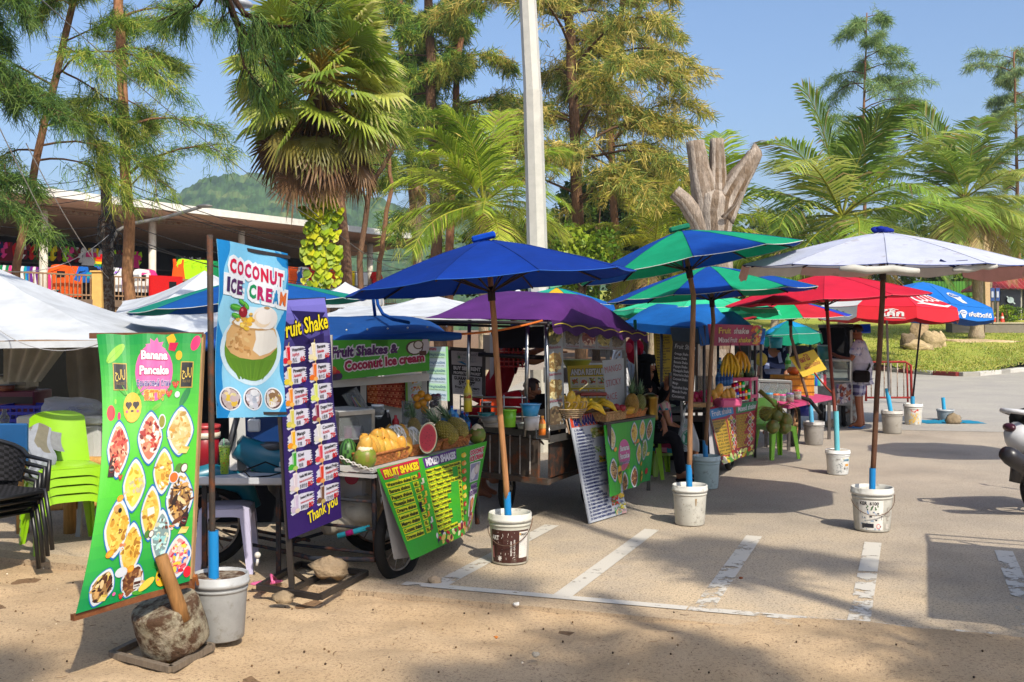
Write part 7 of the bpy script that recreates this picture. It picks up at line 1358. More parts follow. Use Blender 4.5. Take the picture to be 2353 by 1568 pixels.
for k in range(5): r_ = .10+.012*k; m.tube([c+V((r_*math.cos(6.2832*i/26), r_*math.sin(6.2832*i/26), .018*k)) for i in range(26)], .007, 5, close=True)
for k in range(14): a_ = 6.2832*k/14; m.tube([c+V((.15*math.cos(a_+.15*math.sin(x)), .15*math.sin(a_+.15*math.sin(x)), .09+.05*math.sin(x/2.))) for x in [j*6.28/8 for j in range(6)]], .005, 5)
for k in range(3): a_ = 2.1*k; m.tube([c+V((.09*math.cos(a_), .09*math.sin(a_), 0)), c+V((.12*math.cos(a_+.4), .12*math.sin(a_+.4), -.14))], .008, 5)
mk('weave', m, 'wicker', t)
rr = random.Random(6)
for u, v in ((1284, 930), (1298, 926), (1312, 916), (1326, 926), (1340, 930), (1306, 930), (1330, 934), (1318, 930)): mango(P(u, v, 9.2+rr.uniform(-.05, .06)), .07, (rr.uniform(-.4, .4), 0, 1), '#c8a030', 'pale yellow mango in the rattan stand basket')
def bananas(p, n, label, hang=False, s=.17, c='#cfa81e', d0=(1, 0, 0)):
 t = thing('banana_bunch', label, 'bananas', p, 'banana bunches'); p = V(p)
 for i in range(n):
  m = MB(c, True); m.jit = .06; f = (i+.5)/n-.5
  if hang: pts = [p+V((f*.05, 0, 0)), p+V((f*.16, -.03-.03*(i % 2), -s*.3)), p+V((f*.24, -.05, -s*.75)), p+V((f*.22+.0, -.03, -s*1.15))]
  else: pts = [p+V((-s*.5, f*.12, .02+.03*(i % 2))), p+V((-s*.15, f*.16-.02, .06+.03*(i % 2))), p+V((s*.25, f*.16-.03, .035+.02*(i % 2))), p+V((s*.55, f*.14-.01, -.015))]
  pts = [V(q) for q in pts]; pp = [pts[0]]
  for a_, b_ in zip(pts, pts[1:]): pp += [a_.lerp(b_, .5), b_]
  m.tube(pp, [.006, .014, .019, .021, .020, .015, .005], 7); mk('banana', m, 'fruit', t)
 return t
bananas(P(1366, 948, 9.3), 5, 'bunch of yellow bananas lying next to the mango stand', s=.17); bananas(P(1392, 942, 9.6), 4, 'spotted bananas lying towards the red apple basket', s=.18, c='#c8a01a')
b1, b2 = P(1394, 950, 9.35), P(1440, 943, 9.75); basket(b1, b2, .22, .08, 'small wicker basket of dark red apples', '#a8845a')
for u, v in ((1408, 944), (1420, 940), (1430, 938), (1416, 936)): m = MB('#8a1a24', True); m.ball(P(u, v, 9.65), .034, 12, 8); one('apple', m, 'fruit', 'dark red apple in the small wicker basket', 'apple', 'red apples')
b1, b2 = P(1434, 946, 9.8), P(1486, 939, 10.3); basket(b1, b2, .22, .07, 'wicker basket under the two upright pineapples', '#a86a3a'); mango(P(1445, 944, 9.85), .06, (1, 0, .2), '#c8922a', 'single mango in the pineapple basket')
pineapple3(P(1452, 950, 9.95), (0, 0, 1), .14, 'golden pineapple standing in front under the mango board', '#94702c'); pineapple3(P(1470, 944, 10.2), (.05, .1, 1), .12, 'greener pineapple standing just behind the golden one', '#6a6a34')
m = MB('#7a5f28', True); m.lathe(P(1494, 965, 10.9), [(0, 0), (.085, 0), (.085, .03), (.08, .05), (.08, .2), (.086, .22), (.086, .25), (.03, .28), (0, .28)], 18); one('brass_pot', m, 'chrome', 'brass coloured lidded pot behind the seated girl', 'pot')
m = MB('#8a2a1a'); m.box(P(1358, 905, 9.9), (.26, .2, .035), Matrix.Rotation(.2, 3, 'Z'), bev=.01); one('red_tray', m, 'plastic', 'red tray lying under the restaurant poster', 'tray')
m = MB('#b01a1c'); p = P(1180, 842, 10.9)
for k in range(5): m.box(p+V((0, 0, .05*k)), (.30, .24, .012))
for k in range(7): m.box(p+V((-.145+.048*k, -.12, .1)), (.012, .01, .22)); m.box(p+V((-.145+.048*k, .12, .1)), (.012, .01, .22))
one('red_crate', m, 'plastic', 'red slatted plastic crate behind the woman in the red shirt', 'crate')
m = MB('#b8b83a', True); m.lathe(P(1325, 850, 11.4), [(.10, 0), (.16, .10), (.165, .11), (.15, .1)], 18); one('yellow_basket', m, 'plastic', 'yellow plastic basket behind the restaurant poster', 'basket')
m = MB('#a8a49c'); m.box(P(1285, 862, 11.4), (.34, .2, .16)); one('white_crate', m, 'plastic', 'white crate in the back of the purple cart', 'crate')
m = MB('#9a9088'); m.plate([P(1110, 770, 13.5), P(1260, 770, 13.5), P(1260, 850, 13.5), P(1110, 850, 13.5)], .05); m.plate([P(1140, 790, 13.4), P(1180, 790, 13.4), P(1180, 840, 13.4), P(1140, 840, 13.4)], .05, '#4a4a4e'); one('kitchen_shelf', m, 'plaster', 'pale kitchen shelf far back behind the purple cart', 'shelf')
t = thing('backpack', 'crimson backpack hanging by the grey chair stack', 'backpack', P(1457, 836, 11.6)); m = MB('#9a1030', True); m.ball(P(1458, 806, 11.6), (.10, .09, .15), 14, 10, wob=.2, seed=3); mk('body', m, 'cloth', t); m = MB('#b83a50', True); m.ball(P(1444, 800, 11.53), (.05, .04, .06), 10, 8); mk('pocket', m, 'cloth', t); m = MB('#7a0c24'); m.tube([P(1470, 800, 11.5), P(1474, 830, 11.52), P(1470, 845, 11.55)], .012, 5); m.tube([P(1450, 778, 11.6), P(1458, 762, 11.6), P(1466, 778, 11.6)], .01, 5); mk('strap', m, 'cloth', t)
def patio_chair(p, rz, c, label, group=None, name='plastic_chair'):
 p = V(p); t = thing(name, label, 'chair', p, group); R = Matrix.Rotation(rz, 3, 'Z')
 def q(x, y, z): return p+R @ V((x, y, z))
 m = MB(c, True); m.grid(lambda a, b: q(.23*(2*a-1), .23*(2*b-1), .43-.03*math.sin(b*3.1)), 8, 8); mk('seat', m, 'plastic', t); m = MB(c, True)
 for k in range(9): x = -.2+.05*k; m.tube([q(x, .23, .43), q(x*1.05, .30, .66), q(x*.95, .36, .86-.4*x*x)], .013, 5)
 m.tube([q(-.24, .22, .43)]+[q(.25*math.sin(-1.57+3.14*i/10), .24+.13*math.cos(-1.57+3.14*i/10), .62+.28*math.cos(-1.57+3.14*i/10)) for i in range(11)]+[q(.24, .22, .43)], .018, 6); mk('backrest', m, 'plastic', t)
 for sx in (-1, 1):
  for sy in (-1, 1): m = MB(c); m.bar(q(sx*.21, sy*.21, .43), q(sx*.25, sy*.26, 0), .035); mk('leg', m, 'plastic', t)
  m = MB(c, True); m.tube([q(sx*.25, .28, .64), q(sx*.27, 0, .64), q(sx*.26, -.2, .6), q(sx*.23, -.22, .43)], .016, 6); mk('armrest', m, 'plastic', t)
 return t
base = g0(1472, 12.8)
ch = patio_chair(base, .3, '#a8a8aa', 'light grey plastic chair in the stack behind the backpack', 'stacked light grey plastic chairs')
for i in range(1, 9): dup(ch, base+V((0, .015*i, .07*i)))
a = Art(42, 126); panelrect(a, 0, 0, 42, 126, '#c8a80c', .2)
for i, t_ in enumerate(('Pina', 'Pina Colada', 'Phuket Fizz', 'Sex on beach', 'Tequila', 'Samui Sunset', 'Singapore Sling', 'Gin Fizz', 'Magarita', 'Blue Magarita', 'Daiquiri', 'Mojito', 'Black Russian', 'White Russian', 'Bloody Mary', 'Long Island', 'Mai Tai in', 'Cuba Libre')): a.text(t_, 4, 12+6.4*i, 4.4, '#3a3010', 2, bold=.02, fit=min(24, 2.1*len(t_)), res=1)
t = thing('cocktail_list', 'bright yellow cocktail list board behind the black menu', 'menu board', P(1525, 1010, 12.4)); mk('panel', signmesh(a, sheet(P(1502, 762, 12.3), P(1556, 755, 12.6), P(1506, 886, 12.3), P(1556, 884, 12.6)), '#c8a80c', 4, 10), 'vinyl', t); m = MB('#4a4440'); m.bar(P(1508, 880, 12.34), P(1509, 1060, 12.34), .03); mk('leg', m, 'wood', t)
s3 = thing('food_cart', 'fruit shake cart with a bright blue canopy and pink sign', 'food cart', g0(1620, 12.6), 'market food carts')
roof(s3, P(1424, 742, 12.6), P(1608, 752, 11.7), P(1560, 745, 14.6), P(1758, 764, 13.6), .30, '#0f5496', hip=.3, nu=18, nv=16, drop=.10)
m = MB('#0c4a8a', True); m.plate([P(1604, 752, 11.66), P(1634, 748, 12.0), P(1636, 792, 12.0), P(1610, 795, 11.66)], .01); m.plate([P(1742, 752, 13.3), P(1759, 756, 13.6), P(1754, 792, 13.6), P(1740, 790, 13.3)], .01); m.plate([P(1540, 752, 11.95), P(1606, 756, 11.68), P(1616, 792, 11.68), P(1546, 785, 11.95)], .01, '#4a5258'); mk('side_flap', m, 'canvas', s3)
a = Art(116, 50)
for i in range(12): panelrect(a, i*10, 0, 10.01, 50, mixc('#b01460', '#8a1040', abs(i-6)/6), .2)
a.text('Fruit', 16, 21, 14, '#d0b840', 3, bold=.03, shear=.15, fit=30, out=('#5a1030', .04)); a.text('shake', 54, 21, 14, '#d8d0d4', 3, bold=.03, shear=.15, fit=34, out=('#5a1030', .04)); a.text('Mixed Fruit', 14, 42, 12, '#d8d0d4', 3, bold=.03, shear=.15, fit=50, out=('#5a1030', .04)); a.text('shake', 67, 42, 12, '#d0b840', 3, bold=.03, shear=.15, fit=26, out=('#5a1030', .04))
a.blobs([(92, 2), (114, 2), (114, 48), (98, 48)], ('#c81a2a', '#d8681a', '#d8c8b8', '#4a9a2a', '#d8b01a', '#4a1a4a'), 44, 4, 2)
t = thing('hanging_banner', 'pink fruit shake and mixed fruit shake sign hung from the bright blue canopy', 'banner', P(1690, 795, 12.6)); mk('cloth', signmesh(a, sheet(P(1626, 745, 11.9), P(1750, 748, 13.3), P(1634, 795, 11.9), P(1742, 794, 13.3), lambda x, y: .02*math.sin(x*8)), '#a01250', 14, 6), 'vinyl', t)
a = Art(54, 132); panelrect(a, 0, 0, 54, 132, '#1b1a1f', .2); a.text('Fruit Shake', 27, 17, 11, '#b8b6ba', 2, 'C', shear=.2, fit=46)
for i, (t_, p_) in enumerate((('Orange Shake', 70), ('Lemon Shake', 70), ('Banana Shake', 60), ('Papaya Shake', 60), ('Pineapple Shake', 60), ('Watermelon Shake', 60), ('Coconut Shake', 70), ('Mango', 70), ('Passionfruit Shake', 70), ('Mixeds Fruits', 80))): a.text(t_, 4, 31+9.4*i, 6, '#b8b6ba', 2, bold=.02, fit=min(36, 2.6*len(t_)), res=1); a.text(str(p_), 50, 31+9.4*i, 6, '#b8b6ba', 2, 'R', bold=.02, res=1)
a.text('Coconut', 4, 126, 6, '#b8b6ba', 2, bold=.02)
t = thing('menu_board', 'black fruit shake price board with white lettering', 'menu board', P(1568, 925, 11.55)); mk('panel', signmesh(a, sheet(P(1547, 783, 11.5), P(1603, 788, 11.6), P(1539, 918, 11.5), P(1592, 925, 11.6)), '#1b1a1f', 6, 12, th=.012), 'vinyl', t); m = MB('#6a6866'); m.bar(P(1566, 920, 11.58), P(1567, 1040, 11.58), .025); mk('post', m, 'steel', t)
m = MB('#5a5854'); m.plate([P(1500, 948, 12.3), P(1622, 945, 11.7), P(1740, 926, 13.2), P(1640, 918, 13.9)], .03); m.plate([P(1515, 955, 12.2), P(1622, 955, 11.68), P(1622, 970, 11.68), P(1515, 968, 12.2)], .02); mk('counter', m, 'steel', s3)
m = MB('#4a4644')
for u, Y in ((1520, 12.2), (1618, 11.8), (1735, 13.2), (1650, 13.8)): m.tube([P(u, 748, Y), G(u, 748+4056/Y)+V((0, 0, .02))], .018, 7)
m.tube([P(1520, 1010, 12.2), P(1618, 1012, 11.8)], .012, 6); m.tube([P(1618, 1012, 11.8), P(1735, 990, 13.2)], .012, 6); mk('post', m, 'steel', s3)
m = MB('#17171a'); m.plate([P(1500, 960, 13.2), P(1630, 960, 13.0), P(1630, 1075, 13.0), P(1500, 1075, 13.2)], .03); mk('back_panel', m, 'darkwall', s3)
p = P(1676, 1045, 12.2); p.z = .24; wheel(p, .24, (1, -.4, 0), .05, s3, spokes=8)
a = Art(116, 138)
for i in range(14): panelrect(a, 0, i*9.9, 116, 9.95, mixc('#7a1028', '#a01838', .5+.5*math.sin(i)), .2)
a.poly([(0, 6), (54, 2), (56, 24), (30, 28), (0, 30)], '#2a82b8', 1); a.text('Fruit shake', 28, 22, 14, '#d0d0d8', 3, 'C', shear=.15, bold=.02, fit=44, rot=-.06); a.poly([(62, 2), (114, 0), (108, 24), (62, 26)], '#12804a', 1); a.text('Mixed shake', 88, 20, 14, '#d0d0d8', 3, 'C', shear=.15, bold=.02, fit=44, rot=-.06)
for i, t_ in enumerate(('BANANA SHAKE', 'COCONUT SHAKE', 'LEMON SHAKE', 'MANGO SHAKE', 'ORANGE SHAKE', 'PAPAYA SHAKE', 'APPLE SHAKE', 'GUAVA SHAKE', 'PASSION SHAKE', 'KIWI SHAKE', 'MELON SHAKE')): y = 40+7.8*i; a.rect(1, y-6.4, 33, 7.2, '#c8a82a', 1); a.text(t_, 2, y-.4, 5, '#2a1a10', 2, bold=.03, fit=31, res=1); a.rect(38, y-6.4, 7, 7.2, '#c8a82a', 1); a.text('60', 39, y-.4, 5, '#2a1a10', 2, bold=.03, res=1)
for i in range(13): y = 34+6.4*i; a.rect(61, y-4.6, 31-(i % 4)*3, 5.2, '#c8a82a', 1); a.text('MANGO + PINE + LIME', 62, y-.6, 3.6, '#2a1a10', 2, bold=.02, fit=28-(i % 4)*3, res=1)
for i in range(9):
 for x0 in (51, 100): cx, cy = x0+(4 if i % 2 else -3), 34+9*i; a.poly([(cx, cy-8), (cx+6, cy), (cx, cy+8), (cx-6, cy)], '#c8c4c0', 2); a.ell(cx, cy, 3.6, 4.6, ('#c83a1a', '#d8b020', '#5a8a2a', '#b8202a', '#d87a1a')[(i+x0) % 5], 3, 9)
a.blobs([(2, 124), (112, 118), (114, 136), (4, 136)], ('#b81a2a', '#d8d0b8', '#4a8a2a', '#d8c030', '#4a1a3a', '#c8d080'), 50, 6, 3)
t = thing('table_banner', 'crimson fruit shake and mixed shake banner on the blue canopy cart', 'banner', P(1690, 1055, 12.4)); mk('cloth', signmesh(a, sheet(P(1624, 937, 11.6), P(1742, 921, 13.1), P(1660, 1068, 11.35), P(1728, 1044, 12.9), lambda x, y: .02*math.sin(x*8)*y), '#8a1430', 16, 14), 'vinyl', t); m = MB('#b8b4b8'); m.grid(lambda x, y: P(1626-14*0+10*x*y, 937, 11.55).lerp(P(1630+28*x+2, 1062, 11.42), y)+V((0, .03*math.sin(x*3), 0)), 5, 8); mk('curled_edge', m, 'vinyl', t)
rr = random.Random(8)
for i, (u, v) in enumerate(((1592, 922), (1604, 925), (1616, 922), (1628, 920), (1598, 912), (1612, 910), (1624, 908))):
 t = thing('dragon_fruit', 'pink dragon fruit heaped in the shallow tray', 'dragon fruit', P(u, v+8, 11.9), 'dragon fruit'); m = MB('#a81a4a', True); p = P(u, v, 11.9); m.ball(p, (.05, .05, .062), 10, 8); mk('fruit', m, 'fruit', t); m = MB('#8a9a3a')
 for k in range(10): a_ = k*2.4; d = V((math.cos(a_), math.sin(a_), .5)); b = p+V((d.x*.048, d.y*.048, -.04+.011*k)); m.add([b+V((-d.y, d.x, 0))*.012, b-V((-d.y, d.x, 0))*.012, b+d*.035], [[0, 1, 2]], jit('#a8904a', .2))
 mk('scale', m, 'fruit', t)
m = MB('#a8845a'); m.plate([P(1580, 932, 11.65), P(1636, 932, 11.65), P(1640, 922, 12.2), P(1590, 922, 12.2)], .04); one('fruit_tray', m, 'wicker', 'shallow tray under the dragon fruit', 'tray')
for u, v, s_ in ((1642, 912, .10), (1652, 898, .10), (1646, 922, .075), (1664, 912, .08), (1672, 908, .085), (1682, 906, .085), (1660, 920, .07), (1674, 920, .07)): mango(P(u, v, 12.0), s_*.85, (rr.uniform(-.3, .3), 0, 1), '#cf9a3a', 'orange-yellow mango standing over the pink tub', name='mango')
m = MB('#c0507a', True); m.box(P(1672, 925, 11.95), (.28, .2, .10), Matrix.Rotation(.4, 3, 'Z'), bev=.02); one('pink_tub', m, 'plastic', 'pink plastic tub holding mangoes on the blue canopy cart', 'tub')
for i in range(5): bottle3(P(1650+7*i, 890-1*i, 12.6), .032, .2, '#3f7ab8', '#1a3a8a', 'blue labelled water bottle above the mangoes', group='water bottles above the mangoes', labc='#2a5aa8')
for i in range(4): bottle3(P(1655+9*i, 862, 13.2), .035, .22, '#9ab8cc', '#2a5aa8', 'clear water bottle on the back shelf', 'clear', group='water bottles on the back shelf', labc='#3a7ab8')
cc_ = ('#a8161c', '#1a3a8a', '#b8b8bc', '#1a8a3a', '#d8781a', '#8a1a5a')
for i, (u, v) in enumerate(((1686, 905), (1692, 903), (1699, 901), (1706, 900), (1688, 924), (1694, 923), (1700, 921), (1707, 920), (1713, 919), (1719, 917))):
 m = MB(cc_[(i*5) % 6], True); m.lathe(P(u, v, 12.4), [(0, 0), (.028, .004), (.03, .02), (.03, .11), (.024, .125), (0, .122)], 12); m.lathe(P(u, v, 12.4), [(.0305, .05), (.0305, .08)], 12, col='#c8c4c0'); one('drink_can', m, 'chrome', '%s drink can lined up beside the pink shelf' % ('red', 'blue', 'silver', 'green', 'orange', 'purple')[(i*5) % 6], 'can', 'drink cans beside the pink shelf')
t = thing('plastic_shelf', 'bright pink plastic shelf unit next to the cans', 'shelf', P(1708, 925, 12.9)); m = MB('#c0386e')
for u in (1683, 1698, 1724, 1738): m.bar(P(u, 870, 12.9+(.3 if u in (1698, 1738) else 0)), P(u, 928, 12.9+(.3 if u in (1698, 1738) else 0)), .03, bev=.005)
mk('leg', m, 'plastic', t); m = MB('#c0386e')
for v in (872, 912): m.plate([P(1678, v, 12.85), P(1726, v, 12.85), P(1742, v-2, 13.25), P(1697, v-2, 13.25)], .04)
mk('board', m, 'plastic', t)
cut_coconut(P(1694, 860, 13.0), .08, 'cut green coconut on the pink shelf'); m = MB('#2a4a30', True); m.ball(P(1719, 857, 13.1), (.085, .085, .085), 18, 12, colf=lambda a, b: '#1c3420' if (b*10) % 1 < .4 else '#33573a'); one('watermelon', m, 'fruit', 'dark watermelon beside the cut coconut on the pink shelf', 'watermelon', 'watermelons')
pineapple3(P(1673, 872, 13.1), (0, 0, 1), .09, 'small pineapple left of nothing but under the hanging bananas'.replace(' left of nothing but', ''), '#7a6a2c'); pineapple3(P(1712, 908, 13.05), (.2, -.2, .6), .1, 'pineapple tucked inside the pink shelf', '#6a5f34')
bananas(P(1676, 812, 12.4), 6, 'large hanging bunch of bananas under the pink sign', True, .24); bananas(P(1701, 808, 12.5), 5, 'smaller hanging bunch of bananas beside the large one', True, .22, '#c89a1a')
m = MB('#6a2a24'); m.tube([P(1676, 812, 12.4), P(1680, 788, 12.4)], .006, 5); m.tube([P(1701, 808, 12.5), P(1698, 788, 12.5)], .006, 5); one('hanging_string', m, 'cloth', 'strings holding the banana bunches under the pink sign', 'string')
for i, u in enumerate((1608, 1628)): m = MB('#c8c4bc', True); p = P(u, 918, 12.5); m.lathe(p, [(0, 0), (.05, 0), (.055, .28), (.05, .28)], 14); one('blender_jar', m, 'clear', ('first', 'second')[i]+' tall clear blender jar behind the dragon fruit', 'blender jar')
t = thing('carrier_bag', 'white plastic carrier bag with green print hanging by the tilted pole', 'bag', P(1579, 1030, 11.3)); m = MB('#c4c8c8', True)
def bagf(x, y):
 a_ = 6.2832*x; w_ = (.035+.085*min(1, y*1.3)**.8)*(1+.1*math.sin(a_*5+y*3)); return P(1579, 962+70*y, 11.3)+V((w_*math.cos(a_), w_*.55*math.sin(a_), .01*math.sin(a_*7)-(.03*abs(math.sin(a_*3)) if y > .95 else 0)))
m.grid(bagf, 30, 9); mk('body', m, 'bag', t); m = MB('#c4c8c8', True); m.tube([P(1570, 972, 11.28), P(1572, 945, 11.28), P(1580, 928, 11.3), P(1584, 950, 11.3), P(1588, 972, 11.3)], .014, 6); mk('handle', m, 'bag', t)
ar = Art(30, 40); ar.ell(15, 26, 12, 13, '#1f7a5a', 1, 20); ar.ell(15, 26, 10, 11, '#b8c4c0', 1.5, 20); ar.poly([(7, 20), (10, 18), (24, 32), (21, 35)], '#1f7a5a', 2); ar.poly([(12, 16), (18, 16), (20, 36), (10, 36)], '#1f7a5a', 2); ar.text('ขอบคุณ', 15, 8, 7, '#1f7a5a', 1, 'C', fit=18); m = MB(); ar.draw(m, sheet(P(1566, 972, 11.15), P(1594, 972, 11.15), P(1562, 1024, 11.12), P(1592, 1024, 11.12))); mk('green_print', m, 'vinyl', t)
stool(G(1783, 1052), .36, .43, '#6fae14', 'lime green plastic chair loaded with coconuts', .35, 'plastic_chair', .34, 'lime green plastic chairs')
for u, v, lb in ((1783, 958, 'coconut at the middle top of the bunch'), (1806, 968, 'coconut at the sunny side of the bunch'), (1776, 984, 'coconut low at the shaded side of the bunch'), (1803, 985, 'coconut low at the front of the bunch'), (1760, 955, 'dark coconut half hidden by the crimson banner')): cut_coconut(P(u, v-3, 13.15 if u != 1776 else 13.05), .085, lb, '#5a6428', False)
m = MB('#7a7a34', True); m.tube([P(1745, 898, 13.2), P(1770, 920, 13.15), P(1788, 942, 13.1)], [.03, .022, .012], 8); rr = random.Random(2)
for i in range(26): a_ = rr.uniform(-.4, 3.6); L = rr.uniform(.15, .5); b = P(1786, 940, 13.05); m.tube([b, b+V((L*.5*math.cos(a_), -.05, L*.3*math.sin(a_)-.05)), b+V((L*math.cos(a_), -.1, L*.4*math.sin(a_)-.16))], [.006, .005, .002], 4)
one('coconut_stalk', m, 'wood', 'curved coconut stalk with loose strands over the bunch', 'stalk')
s4 = thing('food_cart', 'papaya salad cart with a pink topped side table', 'food cart', g0(1820, 15.2), 'market food carts')
m = MB('#b83a6a'); m.plate([P(1740, 922, 14.2), P(1812, 936, 13.9), P(1912, 915, 15.6), P(1850, 905, 16)], .05); mk('table_top', m, 'paint', s4)
m = MB('#5a5450')
for u, Y in ((1812, 14.1), (1905, 15.5), (1760, 14.5)): m.bar(P(u, 925, Y), G(u, 748+4056/Y), .04)
for u, Y in ((1748, 14.6), (1722, 15.0), (1862, 16.2)): m.tube([P(u, 770, Y), P(u+2, 920, Y)], .02, 7)
mk('post', m, 'steel', s4); p = P(1825, 980, 14.6); p.z = .31; wheel(p, .31, (.9, -.45, 0), .05, s4, spokes=12, rimc='#8a6a48'); m = MB('#1c1a1a', True); m.tube([p+V((-.36, .1, .12)), p+V((-.2, .06, .34)), p+V((0, 0, .40)), p+V((.2, -.05, .34)), p+V((.34, -.1, .15))], .03, 8); mk('mudguard', m, 'rubber', s4)
glasscase(P(1742, 924, 14.3), P(1818, 926, 14.5), .3, .29, 'glass case of green papayas on the pink table')
for i, u in enumerate((1772, 1790, 1804)): m = MB('#4a7a3a', True); m.ball(P(u, 905, 14.6), (.06, .05, .085), 10, 8); one('papaya', m, 'fruit', 'green papaya shut in the glass case', 'papaya', 'papayas')
m = MB('#b0741e'); m.box(P(1820, 885, 15.6), (.5, .4, .3), Matrix.Rotation(.3, 3, 'Z'));
for k in range(3): m.box(P(1820, 885, 15.6)+V((0, -.0, -.1+.1*k)), (.515, .415, .012), Matrix.Rotation(.3, 3, 'Z'), '#7a4c14')
one('wooden_box', m, 'wood', 'orange-yellow slatted wooden box below the yellow sign', 'box')
for u, v, c_, l_, lb in ((1768, 925, '#c8a888', '#2a8ab8', 'jar with a blue lid on the pink table'), (1783, 927, '#b8b0a0', '#c8521a', 'jar with an orange lid on the pink table'), (1797, 928, '#a89078', '#b83a7a', 'jar with a pink lid on the pink table'), (1815, 925, '#b07a60', '#6a4a8a', 'jar of brown paste with a purple lid'), (1832, 918, '#c8b8a8', '#a81a2a', 'jar with a red lid by the wooden box')): jar3(P(u, v, 14.3), .055, .13, c_, l_, lb)
m = MB('#b8561a', True); m.lathe(P(1824, 862, 15.5), [(0, 0), (.06, .005), (.10, .05), (.10, .08), (.06, .12), (0, .11)], 18); one('pumpkin', m, 'fruit', 'round orange pumpkin on the wooden box', 'pumpkin'); bottle3(P(1811, 850, 15.8), .045, .24, '#7aa86a', '#2a9a3a', 'green-labelled soda bottle behind the pumpkin', labc='#3a9a2a')
m = MB('#1a2a8a', True); m.lathe(P(1848, 955, 15.6), [(0, 0), (.12, 0), (.14, .2), (.13, .2)], 16); one('blue_bin', m, 'plastic', 'dark blue bin under the pink table', 'bin')
for i, (u, c_) in enumerate(((1868, '#1a8a4a'), (1874, '#1a4aa8'), (1880, '#2a9a8a'), (1888, '#b8b8bc'), (1893, '#a81a2a'))): m = MB(c_, True); m.lathe(P(u, 888, 16.2), [(0, 0), (.036, .004), (.04, .02), (.04, .17), (.03, .185), (0, .18)], 12); one('drink_can', m, 'plastic', '%s can standing beside the brown iron pole' % ('green', 'blue', 'teal', 'silver', 'red')[i], 'can', 'drink cans by the iron pole')
a = Art(86, 60); panelrect(a, 0, 0, 86, 60, '#cfae10', .2); a.text('ยำผลไม้', 12, 24, 15, '#9a3a10', 2, bold=.035, fit=46, rot=-.05); a.text('ผลไม้', 22, 44, 11, '#9a3a10', 2, bold=.03, fit=20, rot=-.05); a.text('น้ำแข็งใส', 44, 42, 10, '#a85a14', 2, bold=.02, fit=36, rot=-.05)
t = thing('handwritten_board', 'yellow handwritten board tied askew to the brown pole', 'board', P(1857, 866, 14.75)); mk('panel', signmesh(a, sheet(P(1814, 822, 14.75), P(1870, 803, 14.8), P(1845, 867, 14.7), P(1900, 849, 14.75)), '#cfae10', 6, 5, th=.01), 'vinyl', t)
m = MB('#8a3a24', True); m.tube(arc(P(1868, 852, 14.8), P(1915, 906, 14.0), .02, 8), .012, 6); one('rope', m, 'cloth', 'reddish rope running down from the yellow board', 'rope')
for u, v, c_, lb in ((1783, 800, '#1a8a9a', 'turquoise tub hanging over the papaya cart'), (1741, 805, '#b8bcb8', 'frosted hanging bag above the small mortar')): tub(P(u, v, 15.5), .1, .16, c_, lb)
m = MB('#b89a1c', True); m.ball(P(1748, 826, 15.2), .1, 12, 8, colf=lambda a, b: mixc('#c8a02a', '#7a8a2a', a)); one('papaya', m, 'fruit', 'half ripe papaya hanging above the glass case', 'papaya', 'papayas')
s5 = thing('food_cart', 'silver food cart with dark hood beside the man in the white shirt', 'food cart', g0(1915, 17.6), 'market food carts')
m = MB('#8a8c8c'); A_, B_, C_, D_ = P(1880, 880, 17.2), P(1956, 882, 17.0), P(1964, 872, 18), P(1895, 872, 18.2)
m.plate([A_, B_, C_, D_], .05); m.plate([A_, B_, B_-V((0, 0, .36)), A_-V((0, 0, .36))], .03); m.plate([P(1880, 750, 17.3), P(1960, 748, 17.1), P(1966, 750, 18.1), P(1890, 752, 18.3)], .05, '#2a2a2c'); mk('body', m, 'steel', s5)
m = MB('#1e1e20'); m.plate([P(1882, 752, 17.9), P(1962, 752, 17.8), P(1962, 830, 17.8), P(1882, 830, 17.9)], .04); m.tube([P(1945, 752, 17.2), P(1962, 810, 17.3)], .05, 8); mk('interior', m, 'darkwall', s5)  # near-black plate and tube stand in for the cart's shaded inside
glasscase(P(1882, 876, 17.15), P(1954, 877, 17.0), .5, .34, 'tall glass case on the silver cart'); t = tub(P(1893, 832, 17.2), .105, .27, '#125a54', 'dark teal bucket standing on the glass case')
a = Art(60, 50); panelrect(a, 0, 0, 60, 50, '#9a96a0', .2); a.blobs([(3, 3), (57, 3), (57, 47), (3, 47)], ('#8a3a2a', '#c8b8b0', '#6a5a8a', '#a86a4a', '#d0c8c8', '#4a3a4a'), 60, 5, 1); t = thing('food_poster', 'mottled photo poster on the front of the silver cart', 'poster', P(1940, 930, 17)); mk('panel', signmesh(a, sheet(P(1922, 884, 16.96), P(1957, 880, 16.9), P(1923, 932, 16.96), P(1956, 922, 16.9)), '#9a96a0', 5, 4), 'vinyl', t)
for u in (1890, 1940): p = P(u, 945, 17.4); p.z = .28; wheel(p, .28, (.9, -.35, 0), .05, s5, spokes=10, rimc='#a8a8a8')
m = MB('#8a8680')
for u, Y in ((1882, 17.25), (1956, 17.05), (1894, 18.1)): m.bar(P(u, 760, Y), G(u, 748+4056/Y)+V((0, 0, .1)), .035)
mk('post', m, 'steel', s5); m = MB('#1a4aa8'); m.plate([P(1958, 748, 18.4), P(2000, 746, 18.4), P(2001, 764, 18.2), P(1960, 766, 18.2)], .03); one('blue_tile_sheet', m, 'plastic', 'blue tiled panel above the man in the white shirt', 'panel'); m = MB('#8a8c9a', True); m.ball(P(1972, 778, 17.7), (.06, .05, .17), 10, 9, wob=.3); one('hanging_bag', m, 'bag', 'clear bag hanging from the silver cart roof', 'bag')
m = MB('#9a8a78', True); p = G(1958, 985); m.ball(p+V((-.3, .2, .06)), (.08, .06, .08), 8, 6, wob=.3); one('stone', m, 'stone', 'stone wedged against the silver cart wheel', 'stone')
